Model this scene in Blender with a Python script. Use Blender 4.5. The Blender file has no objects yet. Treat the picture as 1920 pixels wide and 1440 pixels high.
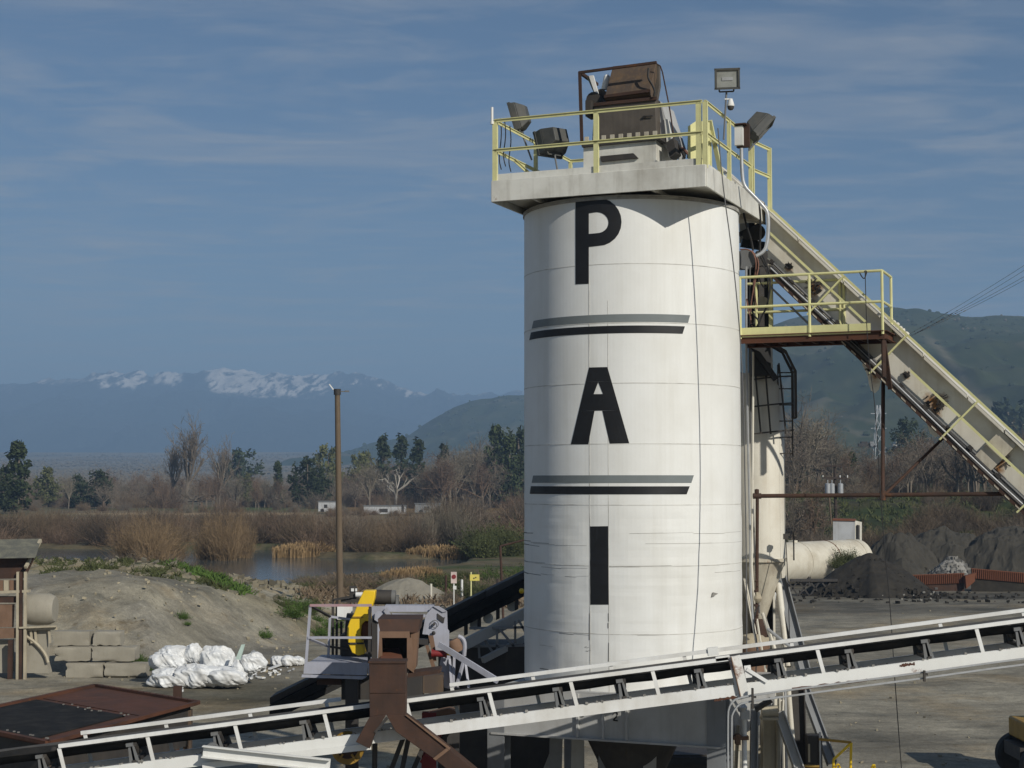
import bpy, math, random
import numpy as np
from mathutils import Vector as V, Matrix as M3

random.seed(7)
scn = bpy.context.scene
COL = scn.collection
H = 7.0                                  # eye height above the yard
F = 3000.0                               # focal length in photograph pixels
PITCH = math.atan(186.0 / F)

# ------------------------------------------------------------ camera, sky, sun
cd = bpy.data.cameras.new('camera')
cam = bpy.data.objects.new('camera', cd)
COL.objects.link(cam)
cam.location = (0, 0, H)
cam.rotation_euler = (math.pi / 2 + PITCH, 0, 0)
cd.sensor_width = 36.0
cd.lens = F / 1920.0 * 36.0
cd.clip_start = 0.1
cd.clip_end = 40000
scn.camera = cam

SUN_DIR = V((0.525, -0.688, 0.502)).normalized()
SUN_EL = math.asin(SUN_DIR.z)
SUN_AZ = math.atan2(SUN_DIR.x, SUN_DIR.y)

w = bpy.data.worlds.new('World')
scn.world = w
w.use_nodes = True
nt = w.node_tree
for n in list(nt.nodes):
    nt.nodes.remove(n)
def wn(t, **kw):
    n = nt.nodes.new(t)
    for k, v in kw.items():
        setattr(n, k, v)
    return n
wout = wn('ShaderNodeOutputWorld')
bg = wn('ShaderNodeBackground')
sky = wn('ShaderNodeTexSky', sky_type='NISHITA', sun_disc=False)
sky.sun_elevation = SUN_EL
sky.sun_rotation = SUN_AZ
sky.altitude = 100
sky.air_density = 1.0
sky.dust_density = 0.2
sky.ozone_density = 5.0
bg.inputs['Strength'].default_value = 0.055
# thin cirrus streaks on a high plane: direction / height, stretched along x
tc = wn('ShaderNodeTexCoord')
sx = wn('ShaderNodeSeparateXYZ')
nt.links.new(tc.outputs['Generated'], sx.inputs[0])
mz = wn('ShaderNodeMath', operation='MAXIMUM'); mz.inputs[1].default_value = 0.02
nt.links.new(sx.outputs['Z'], mz.inputs[0])
dx = wn('ShaderNodeMath', operation='DIVIDE'); dy = wn('ShaderNodeMath', operation='DIVIDE')
nt.links.new(sx.outputs['X'], dx.inputs[0]); nt.links.new(mz.outputs[0], dx.inputs[1])
nt.links.new(sx.outputs['Y'], dy.inputs[0]); nt.links.new(mz.outputs[0], dy.inputs[1])
cx = wn('ShaderNodeCombineXYZ')
nt.links.new(dx.outputs[0], cx.inputs[0]); nt.links.new(dy.outputs[0], cx.inputs[1])
def cloud(scale, rot, nscale, detail, lo, hi, dist):
    mp = wn('ShaderNodeMapping')
    mp.inputs['Scale'].default_value = scale
    mp.inputs['Rotation'].default_value = (0, 0, rot)
    nt.links.new(cx.outputs[0], mp.inputs['Vector'])
    nz = wn('ShaderNodeTexNoise')
    nz.inputs['Scale'].default_value = nscale
    nz.inputs['Detail'].default_value = detail
    nz.inputs['Roughness'].default_value = 0.58
    nz.inputs['Distortion'].default_value = dist
    nt.links.new(mp.outputs[0], nz.inputs['Vector'])
    mr = wn('ShaderNodeMapRange')
    mr.inputs['From Min'].default_value = lo
    mr.inputs['From Max'].default_value = hi
    nt.links.new(nz.outputs['Fac'], mr.inputs['Value'])
    return mr.outputs[0]
c1 = cloud((0.75, 0.95, 1), 0.30, 1.5, 9, 0.46, 0.76, 0.9)
c2 = cloud((1.2, 2.6, 1), 0.16, 2.4, 9, 0.47, 0.76, 0.6)
ca = wn('ShaderNodeMath', operation='MULTIPLY_ADD')
nt.links.new(c2, ca.inputs[0]); ca.inputs[1].default_value = 0.45
nt.links.new(c1, ca.inputs[2])
cm = wn('ShaderNodeMath', operation='MULTIPLY', use_clamp=True); cm.inputs[1].default_value = 0.62
nt.links.new(ca.outputs[0], cm.inputs[0])
mix = wn('ShaderNodeMixRGB')
mix.inputs['Color2'].default_value = (7.2, 7.2, 7.3, 1)
nt.links.new(cm.outputs[0], mix.inputs['Fac'])
nt.links.new(sky.outputs[0], mix.inputs['Color1'])
nt.links.new(mix.outputs[0], bg.inputs['Color'])
nt.links.new(bg.outputs[0], wout.inputs['Surface'])

sl = bpy.data.lights.new('sun', 'SUN')
sl.energy = 4.5
sl.angle = math.radians(0.53)
sl.color = (1.0, 0.95, 0.85)
so = bpy.data.objects.new('sun', sl)
so.rotation_euler = SUN_DIR.to_track_quat('Z', 'Y').to_euler()
so.location = (20, -30, 40)
COL.objects.link(so)

scn.view_settings.view_transform = 'Standard'
scn.view_settings.look = 'None'
scn.view_settings.exposure = 0.0
scn.view_settings.gamma = 1.0
scn.view_settings.use_curve_mapping = False
scn.render.engine = 'CYCLES'
scn.cycles.use_denoising = True
scn.cycles.max_bounces = 6
scn.cycles.diffuse_bounces = 3
scn.cycles.volume_bounces = 0
scn.cycles.transparent_max_bounces = 8

# ------------------------------------------------------------ helpers
_R = V((1, 0, 0)); _U = V((0, -math.sin(PITCH), math.cos(PITCH))); _Fw = V((0, math.cos(PITCH), math.sin(PITCH)))
EYE = V((0, 0, H))
def ray(px, py):
    return _R * ((px - 960) / F) + _U * ((720 - py) / F) + _Fw
def P(px, py, Y):
    """world point seen at photograph pixel (px, py) at distance Y"""
    d = ray(px, py)
    return EYE + d * (Y / d.y)
def G(px, py, z=0.0):
    d = ray(px, py)
    return EYE + d * ((z - H) / d.z)

_h32 = np.uint32
def _hash(ix, iy, seed):
    h = (ix.astype(np.int64) * 374761393 + iy.astype(np.int64) * 668265263 + seed * 1274126177) & 0xffffffff
    h = ((h ^ (h >> 13)) * 1274126177) & 0xffffffff
    return ((h ^ (h >> 16)) & 0xffff) / 65535.0
def vnoise(x, y, seed=0):
    ix = np.floor(x); iy = np.floor(y)
    fx = x - ix; fy = y - iy
    fx = fx * fx * fx * (fx * (fx * 6 - 15) + 10); fy = fy * fy * fy * (fy * (fy * 6 - 15) + 10)
    a = _hash(ix, iy, seed); b = _hash(ix + 1, iy, seed); c = _hash(ix, iy + 1, seed); d = _hash(ix + 1, iy + 1, seed)
    return (a * (1 - fx) + b * fx) * (1 - fy) + (c * (1 - fx) + d * fx) * fy
def fbm(x, y, o=4, seed=0, gain=0.5):
    x = np.asarray(x, float); y = np.asarray(y, float)
    s = 0; a = 1; t = 0
    for i in range(o):
        s = s + a * (vnoise(x, y, seed + i * 17) * 2 - 1); t += a
        a *= gain; x = x * 2.03 + 11.3; y = y * 2.03 - 7.7
    return s / t
def ridged(x, y, o=4, seed=0, gain=0.5):
    x = np.asarray(x, float); y = np.asarray(y, float)
    s = 0; a = 1; t = 0
    for i in range(o):
        s = s + a * (1 - np.abs(vnoise(x, y, seed + i * 13) * 2 - 1)); t += a
        a *= gain; x = x * 2.1 + 5.2; y = y * 2.1 - 3.1
    return s / t
def sstep(a, b, x):
    t = np.clip((np.asarray(x, float) - a) / (b - a), 0, 1)
    return t * t * (3 - 2 * t)

class MB:
    def __init__(s):
        s.v = []; s.f = []
    def add(s, vs, fs):
        o = len(s.v)
        s.v += [tuple(p) for p in vs]
        s.f += [tuple(i + o for i in f) for f in fs]
        return s
    def hexa(s, p):          # 0-3 bottom ring, 4-7 top ring
        return s.add(p, [(3, 2, 1, 0), (4, 5, 6, 7), (0, 1, 5, 4), (1, 2, 6, 5), (2, 3, 7, 6), (3, 0, 4, 7)])
    def box(s, c, sz, X=(1, 0, 0), Y=(0, 1, 0), Z=(0, 0, 1)):
        c = V(c); X = V(X) * sz[0] / 2; Y = V(Y) * sz[1] / 2; Z = V(Z) * sz[2] / 2
        return s.hexa([c - X - Y - Z, c + X - Y - Z, c + X + Y - Z, c - X + Y - Z,
                       c - X - Y + Z, c + X - Y + Z, c + X + Y + Z, c - X + Y + Z])
    def beam(s, p, q, wd, ht, up=(0, 0, 1)):
        p = V(p); q = V(q); d = (q - p).normalized(); up = V(up)
        if abs(d.dot(up)) > 0.98: up = V((0, 1, 0))
        a = d.cross(up).normalized(); b = a.cross(d).normalized()
        return s.box((p + q) / 2, ((q - p).length, wd, ht), d, a, b)
    def channel(s, p, q, wd, ht, up=(0, 0, 1), t=0.02):
        """C section: web plus two flanges pointing to +a"""
        p = V(p); q = V(q); d = (q - p).normalized(); up = V(up)
        if abs(d.dot(up)) > 0.98: up = V((0, 1, 0))
        a = d.cross(up).normalized(); b = a.cross(d).normalized()
        s.beam(p, q, t, ht, up)
        o = a * (wd / 2 + t / 2)
        s.box((p + q) / 2 + o + b * (ht / 2 - t / 2), ((q - p).length, wd, t), d, a, b)
        s.box((p + q) / 2 + o - b * (ht / 2 - t / 2), ((q - p).length, wd, t), d, a, b)
        return s
    def ibeam(s, p, q, wd, ht, up=(0, 0, 1), t=0.02):
        p = V(p); q = V(q); d = (q - p).normalized(); up = V(up)
        if abs(d.dot(up)) > 0.98: up = V((0, 1, 0))
        a = d.cross(up).normalized(); b = a.cross(d).normalized(); L = (q - p).length; c = (p + q) / 2
        s.box(c, (L, t, ht - 2 * t), d, a, b)
        s.box(c + b * (ht / 2 - t / 2), (L, wd, t), d, a, b)
        s.box(c - b * (ht / 2 - t / 2), (L, wd, t), d, a, b)
        return s
    def tube(s, p, q, r, r2=None, n=8, caps=True):
        p = V(p); q = V(q); r2 = r if r2 is None else r2
        d = (q - p).normalized(); up = V((0, 0, 1)) if abs(d.z) < 0.95 else V((1, 0, 0))
        a = d.cross(up).normalized(); b = d.cross(a)
        vs = []
        for c, rr in ((p, r), (q, r2)):
            for i in range(n):
                t = 2 * math.pi * i / n
                vs.append(c + a * (rr * math.cos(t)) + b * (rr * math.sin(t)))
        fs = [(i, i + n, (i + 1) % n + n, (i + 1) % n) for i in range(n)]
        if caps: fs += [tuple(range(n)), tuple(range(2 * n - 1, n - 1, -1))]
        return s.add(vs, fs)
    def pipe(s, pts, r, n=6, smooth=0):
        pts = [V(p) for p in pts]
        for _ in range(smooth):
            q = [pts[0]]
            for i in range(len(pts) - 1):
                q.append(pts[i] * .75 + pts[i + 1] * .25); q.append(pts[i] * .25 + pts[i + 1] * .75)
            q.append(pts[-1]); pts = q
        vs = []; a = None
        for i, p in enumerate(pts):
            d = (pts[min(i + 1, len(pts) - 1)] - pts[max(i - 1, 0)]).normalized()
            if a is None:
                up = V((0, 0, 1)) if abs(d.z) < 0.9 else V((1, 0, 0))
                a = d.cross(up).normalized()
            else:
                a = (a - d * a.dot(d)).normalized()
            b = d.cross(a)
            for k in range(n):
                t = 2 * math.pi * k / n
                vs.append(p + a * (r * math.cos(t)) + b * (r * math.sin(t)))
        fs = []
        for i in range(len(pts) - 1):
            for k in range(n):
                fs.append((i * n + k, (i + 1) * n + k, (i + 1) * n + (k + 1) % n, i * n + (k + 1) % n))
        fs += [tuple(range(n)), tuple(range(len(pts) * n - 1, (len(pts) - 1) * n - 1, -1))]
        return s.add(vs, fs)
    def prism(s, poly, vec):
        vec = V(vec); n = len(poly); poly = [V(p) for p in poly]
        vs = poly + [p + vec for p in poly]
        fs = [tuple(range(n - 1, -1, -1)), tuple(range(n, 2 * n))] + [(i, (i + 1) % n, (i + 1) % n + n, i + n) for i in range(n)]
        return s.add(vs, fs)
    def lathe(s, prof, c, n=32, ax=(0, 0, 1)):
        c = V(c); ax = V(ax).normalized()
        up = V((0, 0, 1)) if abs(ax.z) < 0.9 else V((1, 0, 0))
        a = up.cross(ax).normalized() if abs(ax.z) < 0.9 else V((1, 0, 0)); b = ax.cross(a)
        vs = []; m = len(prof)
        for r, z in prof:
            for k in range(n):
                t = 2 * math.pi * k / n
                vs.append(c + ax * z + a * (r * math.cos(t)) + b * (r * math.sin(t)))
        fs = [(i * n + k, i * n + (k + 1) % n, (i + 1) * n + (k + 1) % n, (i + 1) * n + k) for i in range(m - 1) for k in range(n)]
        if prof[0][0] > 1e-6: fs.append(tuple(range(n - 1, -1, -1)))
        if prof[-1][0] > 1e-6: fs.append(tuple(range((m - 1) * n, m * n)))
        return s.add(vs, fs)
    def build(s, name, mat, parent=None, loc=None, sharp=38, kind=None, label=None, bevel=0):
        off = V((0, 0, 0))
        if parent is not None:
            off = V(parent['_wl'])
        elif loc is not None:
            off = V(loc)
        me = bpy.data.meshes.new(name)
        a = np.array(s.v, float).reshape(-1, 3) - np.array(off)
        me.from_pydata(a.tolist(), [], s.f)
        me.materials.append(mat)
        if sharp is not None:
            me.polygons.foreach_set('use_smooth', [True] * len(me.polygons))
            me.set_sharp_from_angle(angle=math.radians(sharp))
        me.update()
        o = bpy.data.objects.new(name, me)
        COL.objects.link(o)
        if parent is not None:
            o.parent = parent
        else:
            o.location = off
        o['_wl'] = list(off)
        if kind: o['kind'] = kind
        if label: o['label'] = label
        if bevel:
            bm = o.modifiers.new('bevel', 'BEVEL'); bm.width = bevel; bm.segments = 2; bm.limit_method = 'ANGLE'
        return o

def tag(o, label, cat, group=None):
    o['label'] = label; o['category'] = cat
    if group: o['group'] = group
    return o
def thing(name, label, cat, loc, group=None):
    o = bpy.data.objects.new(name, None)
    o.empty_display_size = 0.3
    COL.objects.link(o)
    o.location = loc; o['_wl'] = list(loc)
    return tag(o, label, cat, group)
def copy_tree(o, parent=None):
    c = o.copy(); COL.objects.link(c)
    if parent is not None: c.parent = parent
    for ch in list(o.children):
        copy_tree(ch, c)
    return c

# ------------------------------------------------------------ materials
_mc = {}
def mat(name, base, dirt=(0.10, 0.085, 0.065), dirt_amt=0.3, rust=0.0, rough=0.6, metal=0.0, scale=2.0, bump=0.15, streak=0.2,
        rust_col=(0.16, 0.055, 0.02), spec=0.4, vary=0.0, bscale=14.0):
    if name in _mc: return _mc[name]
    m = bpy.data.materials.new(name); m.use_nodes = True
    t = m.node_tree; N = t.nodes; L = t.links
    b = N['Principled BSDF']
    b.inputs['Roughness'].default_value = rough
    b.inputs['Metallic'].default_value = metal
    b.inputs['Specular IOR Level'].default_value = spec
    tc = N.new('ShaderNodeTexCoord')
    def noise(sc, det, vec, ro=0.6):
        n = N.new('ShaderNodeTexNoise'); n.inputs['Scale'].default_value = sc; n.inputs['Detail'].default_value = det
        n.inputs['Roughness'].default_value = ro
        L.new(vec, n.inputs['Vector']); return n.outputs['Fac']
    def mrange(v, lo, hi, amt):
        r = N.new('ShaderNodeMapRange'); r.inputs['From Min'].default_value = lo; r.inputs['From Max'].default_value = hi
        r.inputs['To Max'].default_value = amt; L.new(v, r.inputs['Value']); return r.outputs[0]
    def mixc(c1, c2, f):
        x = N.new('ShaderNodeMixRGB')
        if isinstance(c1, tuple): x.inputs['Color1'].default_value = (*c1, 1)
        else: L.new(c1, x.inputs['Color1'])
        if isinstance(c2, tuple): x.inputs['Color2'].default_value = (*c2, 1)
        else: L.new(c2, x.inputs['Color2'])
        L.new(f, x.inputs['Fac']); return x.outputs[0]
    O = tc.outputs['Object']
    c = mixc(tuple(base), tuple(dirt), mrange(noise(scale, 8, O), 0.42, 0.75, dirt_amt))
    if streak > 0:
        mp = N.new('ShaderNodeMapping'); mp.inputs['Scale'].default_value = (6, 6, 0.35); L.new(O, mp.inputs['Vector'])
        c = mixc(c, tuple(dirt), mrange(noise(scale * 0.8, 6, mp.outputs[0]), 0.5, 0.8, streak))
    if rust > 0:
        mp2 = N.new('ShaderNodeMapping'); mp2.inputs['Location'].default_value = (3.1, 1.7, 5.3); L.new(O, mp2.inputs['Vector'])
        rf = mrange(noise(scale * 1.6, 9, mp2.outputs[0], 0.7), 0.74 - 0.3 * rust, 0.80 - 0.26 * rust, 0.95)
        c = mixc(c, tuple(rust_col), rf)
    if vary > 0:
        oi = N.new('ShaderNodeObjectInfo')
        r = N.new('ShaderNodeMapRange'); r.inputs['To Min'].default_value = 1 - vary; r.inputs['To Max'].default_value = 1 + vary
        L.new(oi.outputs['Random'], r.inputs['Value'])
        x = N.new('ShaderNodeMixRGB'); x.blend_type = 'MULTIPLY'; x.inputs['Fac'].default_value = 1
        L.new(c, x.inputs['Color1']); L.new(r.outputs[0], x.inputs['Color2']); c = x.outputs[0]
    L.new(c, b.inputs['Base Color'])
    rr = N.new('ShaderNodeMapRange'); rr.inputs['To Min'].default_value = max(0.05, rough - 0.15); rr.inputs['To Max'].default_value = min(1, rough + 0.2)
    L.new(noise(scale * 3, 5, O), rr.inputs['Value']); L.new(rr.outputs[0], b.inputs['Roughness'])
    if bump > 0:
        bp = N.new('ShaderNodeBump'); bp.inputs['Strength'].default_value = bump; bp.inputs['Distance'].default_value = 0.01
        L.new(noise(bscale, 6, O), bp.inputs['Height']); L.new(bp.outputs[0], b.inputs['Normal'])
    _mc[name] = m
    return m

WHITE = mat('silo_white_paint', (0.76, 0.76, 0.73), dirt=(0.42, 0.39, 0.31), dirt_amt=0.30, streak=0.30, rough=0.5, scale=0.6, bump=0.05)
DECKW = mat('deck_white_paint', (0.68, 0.67, 0.61), dirt=(0.22, 0.19, 0.14), dirt_amt=0.5, streak=0.42, rust=0.22, rough=0.55, scale=1.6)
SEAM = mat('dirty_seam', (0.34, 0.33, 0.30), dirt=(0.14, 0.12, 0.10), dirt_amt=0.8, streak=0, rough=0.7, scale=5)
SEAMF = mat('faint_seam', (0.60, 0.59, 0.55), dirt=(0.22, 0.20, 0.17), dirt_amt=0.9, streak=0, rough=0.7, scale=3)
CRACK = mat('dark_crease', (0.16, 0.16, 0.155), dirt=(0.3, 0.29, 0.27), dirt_amt=0.4, streak=0, rough=0.8, scale=6)
BLACKP = mat('black_sign_paint', (0.008, 0.008, 0.009), dirt=(0.02, 0.02, 0.02), dirt_amt=0.4, streak=0, rough=0.5, scale=2, bump=0.03)
GREYP = mat('grey_sign_paint', (0.17, 0.19, 0.19), dirt=(0.11, 0.12, 0.12), dirt_amt=0.4, streak=0.1, rough=0.55, scale=2, bump=0.03)
YELR = mat('pale_yellow_rail', (0.64, 0.62, 0.31), dirt=(0.36, 0.31, 0.16), dirt_amt=0.35, streak=0.15, rust=0.1, rough=0.5, scale=4)
YELG = mat('bright_yellow_guard', (0.80, 0.53, 0.02), dirt=(0.45, 0.30, 0.03), dirt_amt=0.25, streak=0.15, rough=0.45, scale=3)
YELD = mat('dull_machine_yellow', (0.34, 0.20, 0.03), dirt=(0.12, 0.08, 0.03), dirt_amt=0.5, streak=0.3, rough=0.55, scale=3)
CREAM = mat('cream_weathered_paint', (0.64, 0.61, 0.53), dirt=(0.32, 0.25, 0.15), dirt_amt=0.42, streak=0.4, rust=0.27, rough=0.55, scale=1.3)
CREAMD = mat('cream_dirty_paint', (0.50, 0.46, 0.37), dirt=(0.17, 0.13, 0.09), dirt_amt=0.6, streak=0.5, rust=0.28, rough=0.65, scale=2.2)
CONVW = mat('conveyor_white_paint', (0.74, 0.74, 0.71), dirt=(0.42, 0.39, 0.33), dirt_amt=0.22, streak=0.15, rust=0.34, rough=0.5, scale=1.1)
CONVC = mat('conveyor_clean_white', (0.74, 0.74, 0.72), dirt=(0.42, 0.38, 0.31), dirt_amt=0.5, streak=0.3, rust=0.27, rough=0.5, scale=1.6)
RUST = mat('brown_rust', (0.062, 0.031, 0.020), dirt=(0.024, 0.016, 0.013), dirt_amt=0.9, streak=0.5, rust=0.42, rust_col=(0.11, 0.045, 0.018), rough=0.8, scale=2.0, bump=0.3)
RUSTR = mat('red_rust', (0.095, 0.036, 0.018), dirt=(0.035, 0.018, 0.012), dirt_amt=0.9, streak=0.2, rust=0.45, rust_col=(0.16, 0.065, 0.025), rough=0.8, scale=1.4, bump=0.3)
RUSTO = mat('orange_rust', (0.155, 0.056, 0.026), dirt=(0.12, 0.04, 0.02), dirt_amt=0.6, streak=0.2, rough=0.85, scale=2, bump=0.3)
RUSTL = mat('dusty_tan_rust', (0.19, 0.115, 0.075), dirt=(0.10, 0.055, 0.03), dirt_amt=0.6, streak=0.35, rust=0.2, rough=0.85, scale=2.2, bump=0.3)
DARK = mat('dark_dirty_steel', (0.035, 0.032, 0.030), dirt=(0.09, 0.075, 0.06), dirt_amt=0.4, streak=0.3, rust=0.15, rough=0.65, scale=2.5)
HOODB = mat('hood_brown_steel', (0.075, 0.055, 0.042), dirt=(0.16, 0.10, 0.05), dirt_amt=0.45, streak=0.9, rust=0.2, rough=0.7, scale=3)
BODYG = mat('scorched_grey_steel', (0.10, 0.085, 0.07), dirt=(0.035, 0.03, 0.025), dirt_amt=0.6, streak=0.5, rough=0.7, scale=2.5)
RUBBER = mat('belt_rubber', (0.016, 0.016, 0.016), dirt=(0.055, 0.050, 0.044), dirt_amt=0.5, streak=0, rough=0.9, scale=3, bump=0.1, spec=.12)
BELTG = mat('dusty_belt', (0.060, 0.060, 0.062), dirt=(0.13, 0.12, 0.11), dirt_amt=0.5, streak=0, rough=0.8, scale=2, bump=0.1)
GALV = mat('galvanized_steel', (0.44, 0.45, 0.46), dirt=(0.22, 0.21, 0.19), dirt_amt=0.4, streak=0.2, rough=0.4, metal=0.35, scale=4)
GREYC = mat('idler_grey', (0.15, 0.155, 0.16), dirt=(0.13, 0.12, 0.10), dirt_amt=0.6, streak=0.3, rough=0.6, scale=5)
LAV = mat('crusher_lavender_grey', (0.36, 0.37, 0.43), dirt=(0.20, 0.18, 0.17), dirt_amt=0.45, streak=0.35, rust=0.16, rough=0.55, scale=2.5)
REDP = mat('faded_red_paint', (0.20, 0.020, 0.022), dirt=(0.10, 0.03, 0.02), dirt_amt=0.4, streak=0.2, rough=0.5, scale=4)
LAMPB = mat('lamp_housing_grey', (0.060, 0.062, 0.058), dirt=(0.13, 0.12, 0.10), dirt_amt=0.5, streak=0.2, rough=0.55, scale=5)
CABLE = mat('black_cable', (0.015, 0.015, 0.016), dirt=(0.05, 0.045, 0.04), dirt_amt=0.4, streak=0, rough=0.6, scale=5, bump=0)
CABLEG = mat('grey_cable', (0.13, 0.13, 0.13), dirt=(0.07, 0.065, 0.06), dirt_amt=0.5, streak=0, rough=0.6, scale=5, bump=0)
COPPER = mat('pink_brown_hose', (0.22, 0.11, 0.08), dirt=(0.09, 0.05, 0.04), dirt_amt=0.4, streak=0, rough=0.6, scale=5, bump=0)
STEELG = mat('leg_grey_paint', (0.21, 0.22, 0.23), dirt=(0.10, 0.09, 0.08), dirt_amt=0.5, streak=0.3, rust=0.12, rough=0.6, scale=2)
FRAMEG = mat('frame_grey_white', (0.42, 0.42, 0.41), dirt=(0.20, 0.18, 0.15), dirt_amt=0.45, streak=0.35, rust=0.08, rough=0.6, scale=1.5)
TAN = mat('dusty_tan_paint', (0.42, 0.37, 0.27), dirt=(0.18, 0.14, 0.10), dirt_amt=0.5, streak=0.4, rust=0.2, rough=0.7, scale=2)
CONCR = mat('dusty_concrete', (0.31, 0.285, 0.23), dirt=(0.20, 0.18, 0.14), dirt_amt=0.6, streak=0.25, rough=0.9, scale=1.5, bump=0.5)
WOOD = mat('weathered_pole_wood', (0.135, 0.100, 0.066), dirt=(0.09, 0.065, 0.04), dirt_amt=0.5, streak=0.7, rough=0.85, scale=3, bump=0.4)
WOODD = mat('dark_pole_wood', (0.05, 0.036, 0.028), dirt=(0.03, 0.02, 0.018), dirt_amt=0.5, streak=0.4, rough=0.85, scale=3, bump=0.2)
PLAST = mat('white_plastic_sheet', (0.70, 0.71, 0.71), dirt=(0.34, 0.31, 0.26), dirt_amt=0.55, streak=0.05, rough=0.45, scale=2.2, bump=0.25, bscale=6)
TANKW = mat('tank_dirty_white', (0.62, 0.58, 0.48), dirt=(0.32, 0.26, 0.17), dirt_amt=0.6, streak=0.4, rust=0.25, rough=0.6, scale=0.8)
ASPH = mat('black_asphalt_millings', (0.020, 0.017, 0.013), dirt=(0.048, 0.041, 0.030), dirt_amt=0.6, streak=0, rough=0.95, scale=2.2, bump=0.8, bscale=9)
GRAVD = mat('dark_grey_gravel', (0.042, 0.038, 0.030), dirt=(0.070, 0.061, 0.046), dirt_amt=0.6, streak=0, rough=0.95, scale=1.4, bump=0.8, bscale=7)
GRAVL = mat('pale_sandy_gravel', (0.24, 0.22, 0.175), dirt=(0.15, 0.135, 0.11), dirt_amt=0.5, streak=0, rough=0.95, scale=1.4, bump=0.6, bscale=7)
ROCKG = mat('broken_concrete_rock', (0.23, 0.22, 0.20), dirt=(0.12, 0.11, 0.10), dirt_amt=0.6, streak=0, rough=0.95, scale=3, bump=0.4, vary=0.25)
ROCKT = mat('tan_rubble_rock', (0.27, 0.235, 0.165), dirt=(0.13, 0.12, 0.085), dirt_amt=0.6, streak=0, rough=0.95, scale=1.0, bump=0.4, vary=0.2)
TYRE = mat('tyre_rubber', (0.016, 0.016, 0.016), dirt=(0.06, 0.05, 0.04), dirt_amt=0.4, streak=0, rough=0.8, scale=4)
OLIVE = mat('dull_lens_glass', (0.16, 0.18, 0.15), dirt=(0.08, 0.08, 0.07), dirt_amt=0.4, streak=0.1, rough=0.2, scale=6, bump=0)
GLASS = mat('lamp_lens_glass', (0.30, 0.31, 0.29), dirt=(0.14, 0.14, 0.12), dirt_amt=0.5, streak=0, rough=0.15, scale=9, bump=0.1, spec=0.6)
# ============================================================ THE LAND
def px_of(x, y):
    return 960 + F * x / np.maximum(y, 1.0)

def height(x, y):
    x = np.asarray(x, float); y = np.asarray(y, float)
    px = px_of(x, y)
    h = 0.10 * fbm(x / 7, y / 7, 3, 3) + 0.03 * fbm(x / 1.3, y / 1.3, 2, 5)
    # far valley floor climbing slowly to the horizon
    ang0 = -H / 430.0
    t = np.clip((np.log(np.maximum(y, 1)) - math.log(430)) / (math.log(4000) - math.log(430)), 0, 1)
    e = ang0 + (0.0193 - ang0) * t
    far = H + np.minimum(y, 4000) * e
    h = np.where(y > 430, far + 1.2 * fbm(x / 90, y / 90, 3, 9) * sstep(430, 900, y), h)
    # sand embankment on the left
    hc = np.interp(px, [-900, 100, 200, 330, 420, 500, 560, 620, 660], [3.0, 3.0, 2.95, 2.7, 2.25, 1.6, 0.95, 0.2, 0.0])
    yf = np.interp(px, [-900, 0, 100, 180, 290, 420, 560, 640], [60, 60, 58.9, 58.4, 59.6, 65, 71, 79])
    yf = yf + 0.8 * fbm(x / 3.0, y / 9.0, 3, 21)
    face = sstep(0, 1, (y - yf) / (2.6 + hc * 2.1))
    face = 0.55 * face + 0.45 * np.clip((y - yf) / (2.6 + hc * 2.1), 0, 1)
    dec = 1 - np.clip((y - 70) / 36.0, 0, 1) * np.interp(px, [100, 330, 440, 560], [0.38, 0.34, 0.72, 0.95])
    emb = hc * face * dec + face * np.clip(hc, 0, 1.5) * (0.16 * fbm(x / 2.2, y / 2.2, 4, 31) + 0.1 * fbm(x / 6, y / 6, 2, 33))
    gul = ridged(px / 26 + 0.5 * fbm(x / 2, y / 2, 2, 35), y / 14, 4, 37) - 0.62
    emb = emb + face * (1 - sstep(.75, 1.0, face)) * np.clip(hc, 0, 2) * 0.55 * gul + sstep(0.6, 1, face) * np.clip(hc, 0, 1) * 0.22 * fbm(x / 1.1, y / 1.6, 3, 39)
    emb = emb * (1 - sstep(104, 112, y))
    h = np.where(y < 430, h + emb, h)
    # pond basin
    yn = np.interp(px, [-900, 520, 580, 640, 760, 860, 900], [107, 109, 114, 124, 132, 142, 160])
    yfr = np.interp(px, [-900, 30, 60, 250, 320, 460, 540, 560, 640, 800, 870, 900], [188, 188, 187, 186, 180, 184, 182, 168, 163, 162, 160, 160])
    yn = yn + 2.0 * fbm(x / 6, y / 40, 3, 41); yfr = yfr + 4 * fbm(x / 8, y / 60, 3, 43)
    basin = sstep(-1, 4, y - yn) * sstep(-1, 5, yfr - y)
    h = h - 2.2 * basin
    # low bank beyond the pond
    h = h + np.where((y > 160) & (y < 430), 0.7 * sstep(185, 230, y) * (px < 1100), 0)
    # green bank on the right
    r = sstep(1180, 1420, px)
    bank = 5.3 * sstep(140, 205, y) + 6.0 * sstep(260, 430, y)
    bank = bank * (1 - sstep(430, 900, y))
    h = h + r * bank
    h = h + r * 0.5 * sstep(120, 150, y) * fbm(x / 5, y / 5, 3, 51)
    return h
def hz(x, y):
    return float(height(np.array([x]), np.array([y]))[0])

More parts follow.
